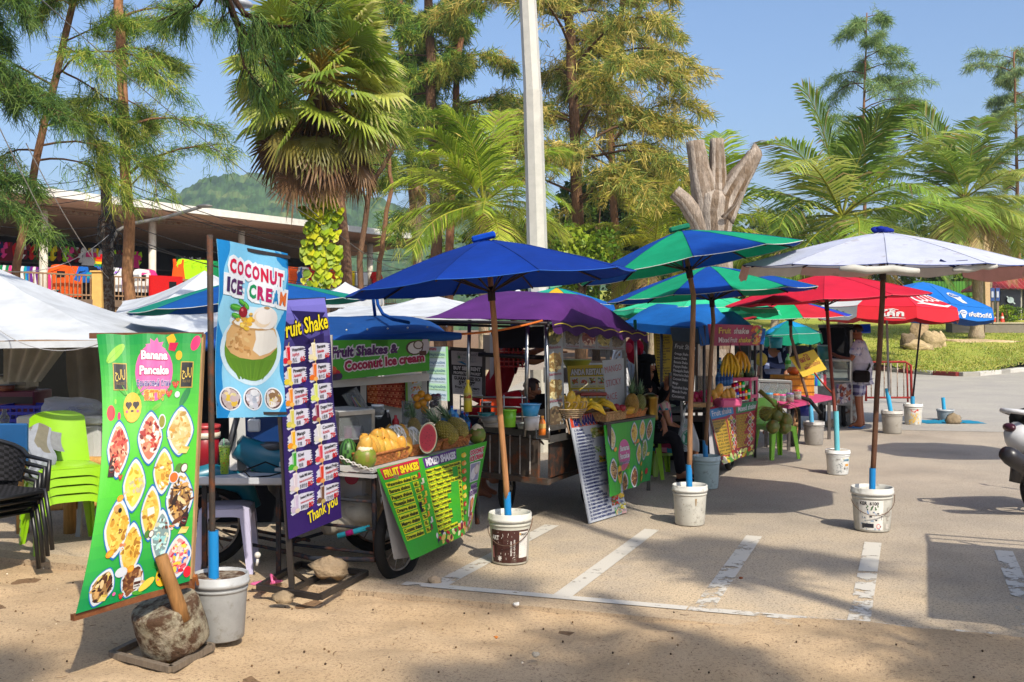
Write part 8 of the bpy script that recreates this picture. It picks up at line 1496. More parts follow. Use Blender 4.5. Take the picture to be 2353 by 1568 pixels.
m = MB('#8a8a84', True); m.lathe(G(1968, 982)+V((-.05, .3, 0)), [(0, 0), (.16, 0), (.17, .1), (.17, .55), (.12, .62), (.05, .64), (0, .64)], 16); one('gas_cylinder', m, 'rusty', 'grey gas cylinder standing behind the man', 'gas cylinder')
def tent(label, apex, cs, drop=.05, col='#b9bcbf', legs=True, sag=.12):
 apex = V(apex); cs = [V(c) for c in cs]; t = thing('canopy_tent', label, 'tent', V((apex.x, apex.y, 0)), 'white canopy tents'); m = MB(col)
 for i in range(4):
  a, b = cs[i], cs[(i+1) % 4]
  def fn(x, y): p = apex.lerp(a.lerp(b, x), y); return p-V((0, 0, sag*.7*4*y*(1-y)*(.75+.5*x*(1-x))+.02*noise.noise(p*2)*y))
  m.grid(fn, 14, 10); n = 14
  for k in range(n):
   p, q = a.lerp(b, k/n), a.lerp(b, (k+1)/n); z = V((0, 0, -drop)); m.add([p, q, q+z, p+z], [[0, 1, 2, 3]], None, True)
 mk('canopy', m, 'canvas', t)
 if legs:
  m = MB('#a8a6a2')
  for c in cs: m.bar(c, V((c.x, c.y, 0)), .04)
  mk('leg', m, 'paint', t)['kind'] = 'stuff'
 return t
tent('big white canopy tent with a sagging slope beside the green banner', P(-70, 588, 9.2), [P(-260, 788, 7.3), P(296, 782, 7.9), P(455, 768, 10), P(-260, 760, 10.6)])
tent('white peaked tent rising behind the striped umbrella', P(470, 622, 13), [P(232, 768, 11), P(640, 768, 11.2), P(690, 692, 14.5), P(285, 692, 14.2)])
tent('small white tent peak between the palm trunk and the blue umbrella', P(793, 648, 17), [P(722, 678, 16.4), P(872, 678, 16.4), P(880, 670, 18), P(730, 670, 18)], .2)
tent('wide white canopy stretched behind the dark blue roof', P(985, 676, 12.6), [P(725, 730, 11), P(1130, 728, 11), P(1250, 705, 14), P(800, 705, 14.2)])
tent('distant white tent tip behind the purple canopy', P(1190, 664, 18), [P(1140, 684, 17.4), P(1242, 684, 17.4), P(1250, 678, 19), P(1130, 678, 19)], .2)
m = MB('#8f8676'); m.grid(lambda x, y: P(150+170*x, 784, 9.6).lerp(P(160+160*x, 985, 9.6), y)+V((0, .04*math.sin(x*20)+.05*noise.noise(V((x*6, y*2, 0))), 0)), 30, 8); one('tent_wall', m, 'canvas', 'beige cloth side wall hanging under the big white tent', 'tent wall')
m = MB('#a8a294', True); m.grid(lambda x, y: P(8+150*x*(1-.45*y), 786+92*y, 8.6)+V((0, .05*math.sin(x*26)*(1-.3*y), 0)), 34, 7); one('gathered_curtain', m, 'canvas', 'cream curtain gathered up at the tent corner', 'curtain')
m = MB('#151513'); m.plate([P(-200, 790, 11.5), P(170, 790, 11.5), P(170, 1100, 11.5), P(-200, 1100, 11.5)], .05); one('tarpaulin', m, 'darkwall', 'dark sheet deep inside the big white tent', 'tarpaulin')  # plain near-black sheet across the depth of the tent
t = thing('bamboo_bench', 'low bamboo bench carrying the foam box and crate', 'bench', P(150, 1240, 8.7)); m = MB('#b08548', True)
for a_, b_ in (((30, 1062, 8.4), (330, 1062, 8.4)), ((40, 1055, 9.1), (330, 1050, 9.1)), ((60, 1165, 8.6), (330, 1150, 8.6))): m.tube([P(*a_), P(*b_)], .045, 9)
mk('pole', m, 'wood', t); m = MB('#b08548', True)
for u in (52, 160, 300): m.tube([P(u, 1060, 8.5), g0(u, 8.5)], .05, 9)
mk('leg', m, 'wood', t); m = MB('#8a6a3a'); m.plate([P(10, 1054, 8.4), P(330, 1054, 8.4), P(330, 1030, 9.3), P(10, 1030, 9.3)], .02); mk('slats', m, 'wood', t)
t = thing('foam_box', 'white ribbed foam cool box behind the green chairs', 'cool box', P(155, 1052, 8.5)); m = MB('#b4b4b0'); c = P(160, 1008, 8.65); m.box(c-V((0, 0, .02)), (.66, .4, .30), bev=.02)
for k in range(6): m.box(c+V((-.26+.105*k, -.202, -.04)), (.03, .012, .22))
mk('body', m, 'plastic', t); m = MB('#bcbcb8'); m.box(c+V((0, 0, .165)), (.69, .43, .07), bev=.015); mk('lid', m, 'plastic', t)
t = thing('plastic_bag', 'clear plastic bag slumped on the foam cool box', 'bag', P(165, 958, 8.6)); m = MB('#b8bcc4', True); m.ball(P(168, 942, 8.6), (.25, .14, .10), 18, 12, wob=.5, seed=2); mk('body', m, 'bag', t)
m = MB('#14209a'); c = P(105, 955, 9.0)
for z in (-.075, -.03, .03, .085): m.box(c+V((0, -.16, z)), (.66, .012, .026)); m.box(c+V((.33, 0, z)), (.012, .32, .026)); m.box(c+V((-.33, 0, z)), (.012, .32, .026)); m.box(c+V((0, .16, z)), (.66, .012, .026))
for k in range(14): m.box(c+V((-.325+.05*k, -.16, 0)), (.012, .014, .17))
m.box(c+V((0, 0, -.085)), (.66, .32, .01)); one('blue_crate', m, 'plastic', 'deep blue slatted crate next to the foam box', 'crate')
m = MB('#5a1436'); c = P(40, 922, 9.3); m.box(c, (.46, .36, .20), bev=.01); m.box(c+V((0, -.182, .02)), (.44, .01, .06), col='#1a0c14'); one('magenta_box', m, 'plastic', 'dark magenta box under the rice cooker', 'box')
m = MB('#a09a88'); c = P(42, 880, 9.3); m.box(c, (.28, .24, .13), bev=.03); m.box(c+V((.05, -.122, .01)), (.14, .01, .06), col='#6a6458', bev=.0); m.box(c+V((0, 0, .07)), (.29, .25, .015), col='#2a2826'); one('rice_cooker', m, 'plastic', 'cream kitchen appliance with a grey panel on the magenta box', 'appliance')
tub(P(12, 898, 9.1), .08, .05, '#6a3a2c', 'stacked brown and grey bowls beside the kitchen appliance', name='bowl', cat='bowl', lid='#5a6472'); tub(P(48, 858, 9.3), .085, .06, '#8a94a0', 'clear food tub on top of the kitchen appliance', 'clear')
m = MB('#174a78'); m.box(P(22, 1020, 7.7), (.27, .04, .30), bev=.02); one('blue_sheet', m, 'paint', 'rust-edged blue sheet standing behind the rattan chairs', 'panel')
t = thing('bottle_lamp', 'small glass bottle on the bamboo bench', 'bottle', P(10, 975, 8.3)); m = MB('#c0c4c4', True); m.lathe(P(10, 975, 8.3), [(0, 0), (.035, 0), (.04, .05), (.018, .09), (.018, .12)], 12); mk('body', m, 'clear', t)
gs = stool(g0(150, 8.0), .46, .44, '#86b80e', 'lime green plastic chair in the stack behind the pancake banner', .62, 'plastic_chair', .40, 'stacked lime green plastic chairs')
for i in range(1, 4): dup(gs, g0(150, 8.0)+V((0, 0, .065*i)))
m = MB('#7a7c80', True)
def jk(x, y):
 p = P(40+78*x, 985, 8.15).lerp(P(60+66*x, 1100, 7.78), y); return p+V((.04*math.sin(y*9+x*3)*y, -.10*math.sin(x*3.1)*min(1, y*3)-.05*math.sin(x*14+y*4)*y, .05*math.sin(x*3.1)-.06*noise.noise(V((x*4, y*4, 0)))*y-.03*abs(math.sin(x*9))*y))
m.grid(jk, 30, 24, colf=lambda x, y: '#6e6a5c' if .62 < x < .95 and y < .5 or noise.noise(V((x*4, y*3, 4))) > .28 else '#868a92'); m.grid(lambda x, y: jk(1-x, .45*y)+V((.03, .12, -.02)), 16, 8); one('jacket', m, 'cloth', 'grey jacket thrown over the back of the green chairs', 'jacket')
patio_chair(g0(246, 8.7), .5, '#8f9296', 'grey plastic armchair half hidden by the pancake banner')
def rattan(p, rz, label, group):
 p = V(p); t = thing('rattan_chair', label, 'chair', p, group); R = Matrix.Rotation(rz, 3, 'Z')
 def q(x, y, z): return p+R @ V((x, y, z))
 m = MB('#1c1b1d', True); m.grid(lambda a, b: q(.24*(2*a-1), .24*(2*b-1), .42-.02*math.sin(3.14*a)), 20, 20, colf=lambda a, b: '#2a292c' if (int(a*20)+int(b*20)) % 2 else '#121213'); mk('seat', m, 'wicker', t)
 m = MB('#1c1b1d', True); m.grid(lambda a, b: q((.26+.02*b)*math.sin(-2+4*a), -(.0)+.06+(.23+.06*b)*math.cos(-2+4*a), .45+(.17+.13*math.sin(3.14*a)**.8)*b), 30, 12, colf=lambda a, b: '#2a292c' if (int(a*30)+int(b*12)) % 2 else '#121213'); mk('backrest', m, 'wicker', t)
 m = MB('#1a1a1b', True); m.tube([q(.25, -.26, .40), q(.29, -.24, .60)]+[q(.29*math.sin(2-4*i/14), .06+.30*math.cos(2-4*i/14), .63+.13*math.sin(3.14*i/14)**.8) for i in range(15)]+[q(-.29, -.24, .60), q(-.25, -.26, .40)], .017, 8); m.tube([q(.23, -.25, .40), q(.25, .25, .40), q(-.25, .25, .40), q(-.23, -.25, .40)], .014, 7, close=True); mk('arm_frame', m, 'plastic', t)
 for sx, sy in ((-1, -1), (1, -1), (-1, 1), (1, 1)): m = MB('#1a1a1b', True); m.tube([q(sx*.24, sy*.25, .42), q(sx*.255, sy*.28, .2), q(sx*.25, sy*.31, 0)], .016, 8); mk('leg', m, 'plastic', t)
 return t
rc = rattan(g0(-56, 7.15), 1.15, 'black rattan armchair stacked by the sand edge', 'stacked black rattan chairs')
for i in range(1, 4): dup(rc, g0(-56, 7.15)+V((.045*i, -.03*i, .05*i)))
def skinmesh(name, J, edges, col, mat, parent, T, grow=0., sub=2):
 used = [j for j in J if any(j in e for e in edges)]; ix = {j: i for i, j in enumerate(used)}
 me = bpy.data.meshes.new(name); me.from_pydata([T(J[j][0]) for j in used], [(ix[a], ix[b]) for a, b in edges], []); ob = bpy.data.objects.new(name, me); COL.objects.link(ob)
 sk = ob.modifiers.new('s', 'SKIN'); sk.use_smooth_shade = True; sc = T.k
 for j in used: r = (J[j][1]+(grow if not isinstance(grow, dict) else grow.get(j, 0)))*sc; d = me.skin_vertices[0].data[ix[j]]; d.radius = (r*(J[j][2] if len(J[j]) > 2 else 1), r); d.use_root = j == used[0]
 sb = ob.modifiers.new('b', 'SUBSURF'); sb.levels = sub; dg = bpy.context.evaluated_depsgraph_get(); m2 = bpy.data.meshes.new_from_object(ob.evaluated_get(dg)); m = MB(col, True)
 m.add([v.co.copy() for v in m2.vertices], [list(p.vertices) for p in m2.polygons]); bpy.data.objects.remove(ob); bpy.data.meshes.remove(m2); return mk(name, m, mat, parent)
STAND = dict(pelvis=((0, 0, .90), .12, 1.2), spine=((0, .0, 1.06), .11, 1.2), chest=((0, .01, 1.26), .115, 1.35), neck=((0, 0, 1.43), .052), chin=((0, .03, 1.51), .075), head=((0, .02, 1.59), .092), crown=((0, .0, 1.655), .062), nose=((0, .115, 1.565), .016), jaw=((0, .06, 1.515), .05))
for s, n in ((-1, 'l'), (1, 'r')):
 STAND.update({n+'sh': ((s*.17, 0, 1.38), .058), n+'el': ((s*.22, -.02, 1.10), .042), n+'wr': ((s*.22, .10, .88), .028), n+'pa': ((s*.22, .13, .81), .03), n+'hip': ((s*.085, 0, .86), .09), n+'kn': ((s*.095, .02, .48), .056), n+'an': ((s*.10, -.02, .09), .038), n+'he': ((s*.10, -.05, .03), .034), n+'to': ((s*.11, .16, .025), .028)})
BODY = [('pelvis', 'spine'), ('spine', 'chest'), ('chest', 'neck'), ('neck', 'chin'), ('chin', 'head'), ('head', 'crown'), ('head', 'nose'), ('chin', 'jaw')]+[e for n in 'lr' for e in (('chest', n+'sh'), (n+'sh', n+'el'), (n+'el', n+'wr'), (n+'wr', n+'pa'), ('pelvis', n+'hip'), (n+'hip', n+'kn'), (n+'kn', n+'an'), (n+'an', n+'he'), (n+'an', n+'to'))]
def person(label, base, face, k, ov, skin, clothes, hairc='#14110f', hairlen=0., hat=None, sub=2, group=None, eyes=True):
 """face: heading angle of +y in the ground plane; ov: joints moved from the standing pose"""
 base = V(base); R = Matrix.Rotation(face, 3, 'Z'); J = dict(STAND); J.update({a: (b, STAND[a][1])+STAND[a][2:] for a, b in ov.items()})
 def T(p): return base+R @ (V(p)*k)
 T.k = k; t = thing('person', label, 'person', base); E_ = list(BODY)
 for n in 'lr':
  w, p = V(J[n+'wr'][0]), V(J[n+'pa'][0]); d = (p-w).normalized(); sd = d.cross(V((0, 0, 1))); sd = sd.normalized() if sd.length > .1 else V((1, 0, 0)); up = sd.cross(d)
  for i, (o, L) in enumerate(((-.024, .062), (-.008, .072), (.008, .068), (.024, .055), (.045, .03))):
   j0 = '%sf%d' % (n, i); c = p+sd*o*(.9 if i < 4 else .6)+d*(.025 if i < 4 else -.01); J[j0] = (c, .0095); J[j0+'t'] = (c+d*L+sd*o*.5-up*.02, .0075); E_ += [(n+'pa', j0), (j0, j0+'t')]
 skinmesh('body', J, E_, skin, 'skin', t, T, sub=sub)
 for nm, col, eds, gr in clothes: skinmesh(nm, J, eds, col, 'cloth', t, T, gr, sub)
 h, c = V(J['head'][0]), V(J['crown'][0]); ax = (c-V(J['chin'][0])).normalized(); f = (V(J['nose'][0])-h); f = (f-ax*f.dot(ax)).normalized(); sx = f.cross(ax); M = Matrix((sx, f, ax)).transposed(); m = MB(hairc, True)
 b0 = len(m.v); n_, q_ = 20, 12
 def hp(x, y): a_ = -2.15+4.3*x; ph = 1.9*y*(.62+.38*abs(math.sin(a_/2.15*1.5708))**.5 if abs(a_) < 99 else 1); r_ = .1+.006*noise.noise(V((x*9, y*9, 1))); d = V((-math.sin(a_+3.14159)*math.sin(ph)*.95, math.cos(a_+3.14159)*math.sin(ph)*1.08, math.cos(ph)*1.02)); return T(h+ax*.018+M @ (d*r_))
 m.grid(hp, n_, q_)
 m.grid(lambda x, y: T(h+ax*.018+M @ (V((math.sin(6.2832*x)*math.sin(.95*y)*.97, math.cos(6.2832*x)*math.sin(.95*y)*1.06, math.cos(.95*y)*1.03))*.101)), 20, 5)
 if hairlen: m.grid(lambda x, y: T(h-f*(.075-.03*y)+sx*(.085*(2*x-1))*(1-.2*y)+ax*(.05-hairlen*y)-f*.03*math.sin(3.14*x)), 10, 8); m.grid(lambda x, y: T(h-f*(.06-.03*y)+sx*(.08*(2*x-1))*(1-.2*y)+ax*(.05-hairlen*y)), 10, 8)
 mk('hair', m, 'hair', t)
 if eyes:
  for s in (-1, 1):
   m = MB('#d8d4cc', True); m.ball(T(h+f*.083+sx*s*.034+ax*.005), .012*k, 8, 6); m.ball(T(h+f*.0925+sx*s*.034+ax*.005), .0055*k, 6, 4, col='#16100c'); mk('eye', m, 'plastic', t); m = MB('#181210'); m.bar(T(h+f*.094+sx*s*.018+ax*.028), T(h+f*.088+sx*s*.05+ax*.027), .006*k); mk('eyebrow', m, 'hair', t)
   m = MB(skin, True); m.ball(T(h+sx*s*.09-f*.005-ax*.005), (.014*k, .02*k, .028*k), 8, 6); mk('ear', m, 'skin', t)
  m = MB('#7a3a34', True); m.tube([T(h+f*.085+sx*x-ax*.052) for x in (-.024, 0, .024)], [.004*k, .007*k, .004*k], 6); mk('mouth', m, 'skin', t)
 if hat:
  m = MB(hat, True); m.grid(lambda x, y: T(h+ax*.02+M @ (V((math.sin(6.2832*x)*math.sin(1.5*y), math.cos(6.2832*x)*math.sin(1.5*y)*1.05, math.cos(1.5*y)*1.0))*.113)), 20, 8); m.grid(lambda x, y: T(h+ax*.03+f*(.09+.09*y)+sx*(.09*(2*x-1))*(1-.3*y*y)-ax*.02*y), 8, 3); mk('cap', m, 'cloth', t)
 return t, T, J
TORSO = [('pelvis', 'spine'), ('spine', 'chest'), ('chest', 'lsh'), ('chest', 'rsh')]
def top(J=None, sl=True): return TORSO+([('lsh', 'lel'), ('rsh', 'rel')] if sl else [])
LEGS = [('pelvis', 'lhip'), ('pelvis', 'rhip'), ('lhip', 'lkn'), ('rhip', 'rkn')]; TROU = LEGS+[('lkn', 'lan'), ('rkn', 'ran')]
def shirt(T, J, parent, col, name='shirt', g=.03, sl=.55, low=None):
 """short-sleeved top that stops above the elbow"""
 K = dict(J); E_ = list(TORSO)
 for n in 'lr': a, b = V(J[n+'sh'][0]), V(J[n+'el'][0]); K[n+'sl'] = (a.lerp(b, sl), .052); E_.append((n+'sh', n+'sl'))
 K['hem'] = (V(J['pelvis'][0])+(V(J['pelvis'][0])-V(J['spine'][0]))*(low or .35), .125, 1.15); E_.append(('hem', 'pelvis')); return skinmesh(name, K, E_, col, 'cloth', parent, T, g)
def checks(ob, w=.055, c2='#6a6478', vert=True, c3=None):
 """woven stripes: face colours set from where the cloth lies"""
 me = ob.data; at = me.attributes['Col'].data
 for i, p in enumerate(me.polygons):
  x, y, z = p.center; a_ = (x+y*.6)/w % 1 < .45; b_ = z/w % 1 < (.22 if not vert else .45)
  if (vert and a_ and b_): at[i].color = (*lin(c3 or c2), 1)
  elif (vert and (a_ or b_)) or (not vert and b_): at[i].color = (*lin(c2), 1)
b = G(1976, 984); t, T, J = person('man in a checked shirt and plaid shorts with a shoulder bag at the silver cart', b, rad(62), 1.0, dict(lel=(-.25, .10, 1.12), lwr=(-.14, .34, 1.18), lpa=(-.11, .40, 1.22), rel=(.24, .12, 1.12), rwr=(.12, .33, 1.14), rpa=(.08, .39, 1.17), chin=(-.01, .05, 1.51), head=(-.01, .05, 1.59), crown=(-.01, .04, 1.655), nose=(-.01, .15, 1.55), jaw=(-.01, .09, 1.51)), '#8a5236', [])
checks(shirt(T, J, t, '#b8b4c0', g=.035, sl=.75, low=.5), .1, '#8f90ac', False)
K = dict(J); K['lkh'] = (V(J['lkn'][0])+V((0, 0, .02)), .085); K['rkh'] = (V(J['rkn'][0])+V((0, 0, .02)), .085); o = skinmesh('shorts', K, [('pelvis', 'lhip'), ('pelvis', 'rhip'), ('lhip', 'lkh'), ('rhip', 'rkh')], '#b0aeb8', 'cloth', t, T, .02, 3); checks(o, .11, '#8a87a0', True, '#4a4668')
m = MB('#1c1614'); m.tube([T((.16, .06, 1.44)), T((.06, -.13, 1.25)), T((-.10, -.17, 1.02)), T((-.17, -.12, .92))], .018, 6); m.tube([T((.16, .06, 1.44)), T((.1, .15, 1.25)), T((-.14, .15, .98))], .018, 6); mk('bag_strap', m, 'cloth', t); m = MB('#1f1917'); m.box(T((-.20, -.06, .86)), (.13, .26, .19), Matrix.Rotation(rad(62), 3, 'Z'), bev=.035); mk('shoulder_bag', m, 'cloth', t)
for s in (-1, 1): m = MB('#2a6aa8', True); m.ball(T((s*.11, .05, .012)), (.05, .13, .014), 12, 5, Matrix.Rotation(rad(62), 3, 'Z')); m.tube([T((s*.07, .06, .02)), T((s*.11, .12, .06)), T((s*.15, .06, .02))], .009, 5); mk('flip_flop', m, 'rubber' if False else 'plastic', t)
b = g0(1522, 11.8); stool(b+V((.0, .05, 0)), .28, .30, '#7fae12', 'small lime green stool under the seated girl', .3)
SIT = dict(pelvis=(0, 0, .52), spine=(0, .02, .70), chest=(0, .03, .90), neck=(0, .02, 1.07), chin=(0, .05, 1.15), head=(0, .05, 1.24), crown=(0, .03, 1.32), nose=(0, .15, 1.21), jaw=(0, .09, 1.155), lsh=(-.16, .02, 1.02), rsh=(.16, .02, 1.02), lel=(-.20, .08, .76), rel=(.20, .08, .76), lwr=(-.15, .28, .66), rwr=(.16, .26, .62), lpa=(-.14, .35, .64), rpa=(.16, .33, .58), lhip=(-.09, .04, .50), rhip=(.09, .04, .50), lkn=(-.12, .44, .50), rkn=(.12, .44, .48), lan=(-.12, .46, .09), ran=(.12, .50, .08), lhe=(-.12, .42, .03), rhe=(.12, .46, .03), lto=(-.12, .62, .03), rto=(.12, .66, .03))
t, T, J = person('little girl in a floral dress sitting barefoot by the pancake banner', b, rad(-95), .78, SIT, '#a8704e', [], '#15110f', .34)
o = shirt(T, J, t, '#2a8a9a', 'dress', .03, .4, .1); rr = random.Random(3); at = o.data.attributes['Col'].data
for i, p in enumerate(o.data.polygons): k = noise.noise(p.center*16+V((3, 0, 0))); at[i].color = (*lin('#b83060' if k > .22 else '#c8b8a8' if k < -.25 else '#2a8a9a' if k > -.05 else '#d08a9a'), 1)
skinmesh('skirt', dict(J), LEGS, '#a83a5a', 'cloth', t, T, .035)
b = g0(1476, 11.55); stool(b+V((0, .02, 0)), .32, .44, '#7fae12', 'lime green stool under the woman in black', .2)
t, T, J = person('seated woman in black headscarf and trousers holding a phone', b, rad(-120), 1.0, dict(SIT, lel=(-.22, .10, .84), lwr=(-.06, .26, 1.0), lpa=(-.03, .28, 1.07), rwr=(.14, .3, .68), chin=(0, .06, 1.14)), '#8a5a40', [], '#0f0e10', .3)
skinmesh('tunic', dict(J), TORSO+[('lsh', 'lel'), ('rsh', 'rel'), ('lel', 'lwr'), ('rel', 'rwr')], '#131215', 'cloth', t, T, .028); skinmesh('trousers', dict(J), TROU, '#1b191d', 'cloth', t, T, .02)
m = MB('#101013', True); h = V(J['head'][0]); m.grid(lambda x, y: T(h+V((math.sin(-2.3+4.6*x+3.1416)*.125*(.75+.6*y), .0-math.cos(-2.3+4.6*x)*.13*(.8+.5*y)*(1), .125-.36*y**.8-(.0 if y > .1 else 0)))), 20, 10); m.ball(T(h+V((0, -.01, .07))), (.115, .125, .07), 16, 8); mk('headscarf', m, 'cloth', t)
for n in 'lr': m = MB('#17161a', True); p = V(J[n+'an'][0]); m.ball(T(p+V((0, .06, -.05))), (.048, .13, .04), 12, 7, Matrix.Rotation(rad(-120), 3, 'Z')); mk('sock', m, 'cloth', t)
m = MB('#1a1a1c'); m.box(T((-.02, .32, 1.1)), (.075, .012, .15), Matrix.Rotation(rad(-120), 3, 'Z')); one('phone', m, 'plastic', 'dark phone held up by the woman in black', 'phone')
BEND = dict(pelvis=(0, 0, .92), spine=(0, .14, 1.02), chest=(0, .33, 1.13), neck=(0, .47, 1.19), chin=(0, .56, 1.16), head=(0, .60, 1.25), crown=(0, .58, 1.33), nose=(0, .71, 1.20), jaw=(0, .61, 1.16), lsh=(-.17, .40, 1.15), rsh=(.17, .40, 1.15), lel=(-.2, .52, .90), rel=(.2, .5, .88), lwr=(-.14, .66, .78), rwr=(.14, .64, .74), lpa=(-.13, .72, .74), rpa=(.13, .7, .70))
b = g0(1106, 10.3); t, T, J = person('woman in a red shirt bending forward over the pancake counter', b, rad(-105), .86, BEND, '#9a6244', [], '#3a2c26', .12)
shirt(T, J, t, '#a81420', g=.035, sl=.8); skinmesh('skirt', dict(J), LEGS, '#2a2c40', 'cloth', t, T, .03); ar = Art(30, 16); ar.text('Pancake', 2, 7, 6, '#d8c8c8', 1, fit=24, bold=.02); ar.text('Banana', 4, 14, 6, '#d8c8c8', 1, fit=22, bold=.02)
m = MB('#a87444', True); m.tube([T((-.02, -.1, .98)), T((.05, -.2, .86)), T((.03, -.22, .7))], .03, 7); mk('apron_tie', m, 'cloth', t)
b = g0(1132, 11.1); t, T, J = person('cook in a dark red shirt and blue cap reaching across the cart', b, rad(-78), 1.0, dict(BEND, pelvis=(0, 0, .98), spine=(0, .08, 1.14), chest=(0, .18, 1.32), neck=(0, .24, 1.46), chin=(0, .28, 1.52), head=(0, .29, 1.6), crown=(0, .28, 1.67), nose=(0, .38, 1.55), jaw=(0, .33, 1.51), lsh=(-.17, .2, 1.4), rsh=(.17, .2, 1.4), lel=(-.2, .45, 1.38), rel=(.2, .4, 1.30), lwr=(-.15, .68, 1.48), rwr=(.16, .62, 1.38), lpa=(-.14, .75, 1.5), rpa=(.15, .69, 1.4)), '#a06a48', [], '#1a1412', 0, '#16306a')
shirt(T, J, t, '#7a1018', g=.035, sl=.6); skinmesh('trousers', dict(J), TROU, '#22222c', 'cloth', t, T, .02)
b = g0(1776, 16.2); t, T, J = person('seller in a dark floral top behind the papaya salad table', b, rad(150), .95, {}, '#8a5a40', [], '#14110f', .2, '#1a6a9a'); o = shirt(T, J, t, '#161c34', g=.04, sl=.8); at = o.data.attributes['Col'].data
for i, p in enumerate(o.data.polygons): at[i].color = (*lin('#8a93b0' if noise.noise(p.center*24) > .3 else '#161c34'), 1)
skinmesh('trousers', dict(J), TROU, '#22222c', 'cloth', t, T, .02)
b = g0(1540, 13.2); t, T, J = person('person in a green and white striped top behind the black menu board', b, rad(180), .9, dict(chest=(0, .05, 1.24)), '#8a5a40', [], '#14110f', 0); checks(shirt(T, J, t, '#a8bca0', g=.035), .05, '#3a8a4a', False); skinmesh('trousers', dict(J), TROU, '#2a2a34', 'cloth', t, T, .02)
lp = thing('lamp_post', 'tall octagonal galvanised steel lamp post standing behind the stalls', 'lamp post', g0(1246, 14)); m = MB('#b4b0a4'); TL_, TM_, TB_ = P(1203, -180, 14), P(1224, 210, 14), g0(1248, 14); m.tube([TB_, TM_], [.15, .128], 8, sm=False); mk('shaft', m, 'steel2' if 'steel2' in MATS else 'paint', lp); m = MB('#bab6aa'); m.tube([TM_-V((0, 0, .02)), TL_], [.121, .108], 8, sm=False); mk('upper_shaft', m, 'paint', lp); m = MB('#8a8c88', True); m.tube([TL_, TL_+V((-.3, 0, .5)), TL_+V((-1.4, 0, .7))], .05, 8); m.ball(TL_+V((-1.7, 0, .7)), (.35, .15, .08), 12, 8); mk('lamp_arm', m, 'paint', lp)
lp = thing('lamp_post', 'grey lamp head on a curved arm showing through the dark bough', 'lamp post', V((-6.2, 10, 0))); m = MB('#8a8c90', True); m.tube([V((-6.2, 10, 0)), V((-6.2, 10, 5.0)), V((-5.6, 10, 5.5)), V((-4, 10, 5.35)), P(500, -25, 10)], .05, 9); mk('arm', m, 'paint', lp); m = MB('#8f9298', True); m.ball(P(535, 4, 10), (.20, .09, .055), 16, 9, Matrix.Rotation(.18, 3, 'Y')); mk('lamp_head', m, 'paint', lp)
up = thing('utility_pole', 'square concrete utility pole with insulators near the market hall', 'utility pole', g0(254, 31)); a_, b_ = g0(256, 31), P(242, 382, 31); m = MB('#6a6258'); m.bar(a_, b_, .24); mk('pole', m, 'concrete', up)
for v in (405, 418, 430, 445, 458, 490): m = MB('#2a2624', True); m.tube([P(244, v, 30.85), P(252, v, 30.85)], .05, 7); mk('insulator', m, 'plastic', up)
m = MB('#8a8680', True); m.tube([P(258, 590, 30.9), P(258, 555, 30.9), P(270, 530, 30.9), P(300, 515, 30.9), P(380, 500, 30.9), P(462, 476, 30.9)], .05, 8); m.ball(P(470, 474, 30.9), (.25, .12, .06), 10, 6); mk('lamp_arm', m, 'paint', up)
up2 = thing('utility_pole', 'far concrete utility pole with white insulators among the trees', 'utility pole', g0(1372, 52)); m = MB('#9a9082'); m.bar(g0(1374, 52), P(1370, 440, 52), .24); m.bar(P(1350, 492, 51.8), P(1410, 490, 51.8), .12); mk('pole', m, 'concrete', up2)
for u, v in ((1356, 486), (1376, 436), (1402, 484)): m = MB('#b8b8b8', True); m.ball(P(u, v, 51.7), (.09, .09, .16), 8, 6); mk('insulator', m, 'plastic', up2)
W = [(P(-60, 412, 24), P(244, 402, 30.8), .2), (P(-60, 425, 24), P(244, 418, 30.8), .25), (P(-60, 446, 24), P(244, 432, 30.8), .2), (P(-60, 462, 24), P(244, 446, 30.8), .2), (P(-60, 515, 24), P(250, 520, 30.8), .1), (P(-60, 522, 24), P(250, 530, 30.8), .3), (P(250, 405, 30.8), P(940, 590, 46), .5), (P(250, 420, 30.8), P(940, 596, 46), .6), (P(250, 435, 30.8), P(930, 600, 46), .5), (P(250, 500, 30.8), P(930, 618, 46), .7), (P(250, 525, 30.8), P(950, 640, 46), .9), (P(250, 540, 30.8), P(960, 655, 46), .6), (P(96, 0, 12), P(745, 520, 20), .15), (P(-20, 255, 14), P(180, 640, 30), .1), (P(60, 330, 16), P(250, 640, 30), .2), (P(-20, 620, 22), P(250, 540, 30.8), .4), (P(700, 470, 20), P(930, 620, 44), .3), (P(-30, 735, 8), P(230, 790, 6.2), .12), (P(1370, 450, 51), P(960, 600, 46), .8), (P(1372, 470, 51), P(1720, 560, 50), .6)]
for i, (a_, b_, s_) in enumerate(W):
 m = MB('#2c2a2a' if i < 12 or i == 18 else '#b0aca6' if i in (13, 14, 15, 17) else '#6a6864', True); Y = (a_.y+b_.y)/2; m.tube(arc(a_, b_, s_, 14), .00034*Y+.001, 5, cap=False)
 one('power_line', m, 'wire', ('dark power line strung from the concrete utility pole' if i < 12 else 'pale loose cable hanging near the market hall' if i in (13, 14, 15) else 'grey cable slanting from the sky to the fan palm' if i == 12 else 'pale rope running from the tent to the pancake banner' if i == 17 else 'thin grey wire strung between the trees'), 'wire', 'overhead wires')
rr = random.Random(4); m = MB('#23211f', True)
for i in range(10): p = P(250+rr.uniform(-12, 20), 545+rr.uniform(-30, 60), 30.7); m.tube([p+V((.3*math.cos(a_)*rr.uniform(.6, 1), 0, .4*math.sin(a_))) for a_ in [6.28*k/10 for k in range(11)]], .014, 4)
one('cable_coil', m, 'wire', 'tangle of cable loops hanging on the utility pole', 'cable')
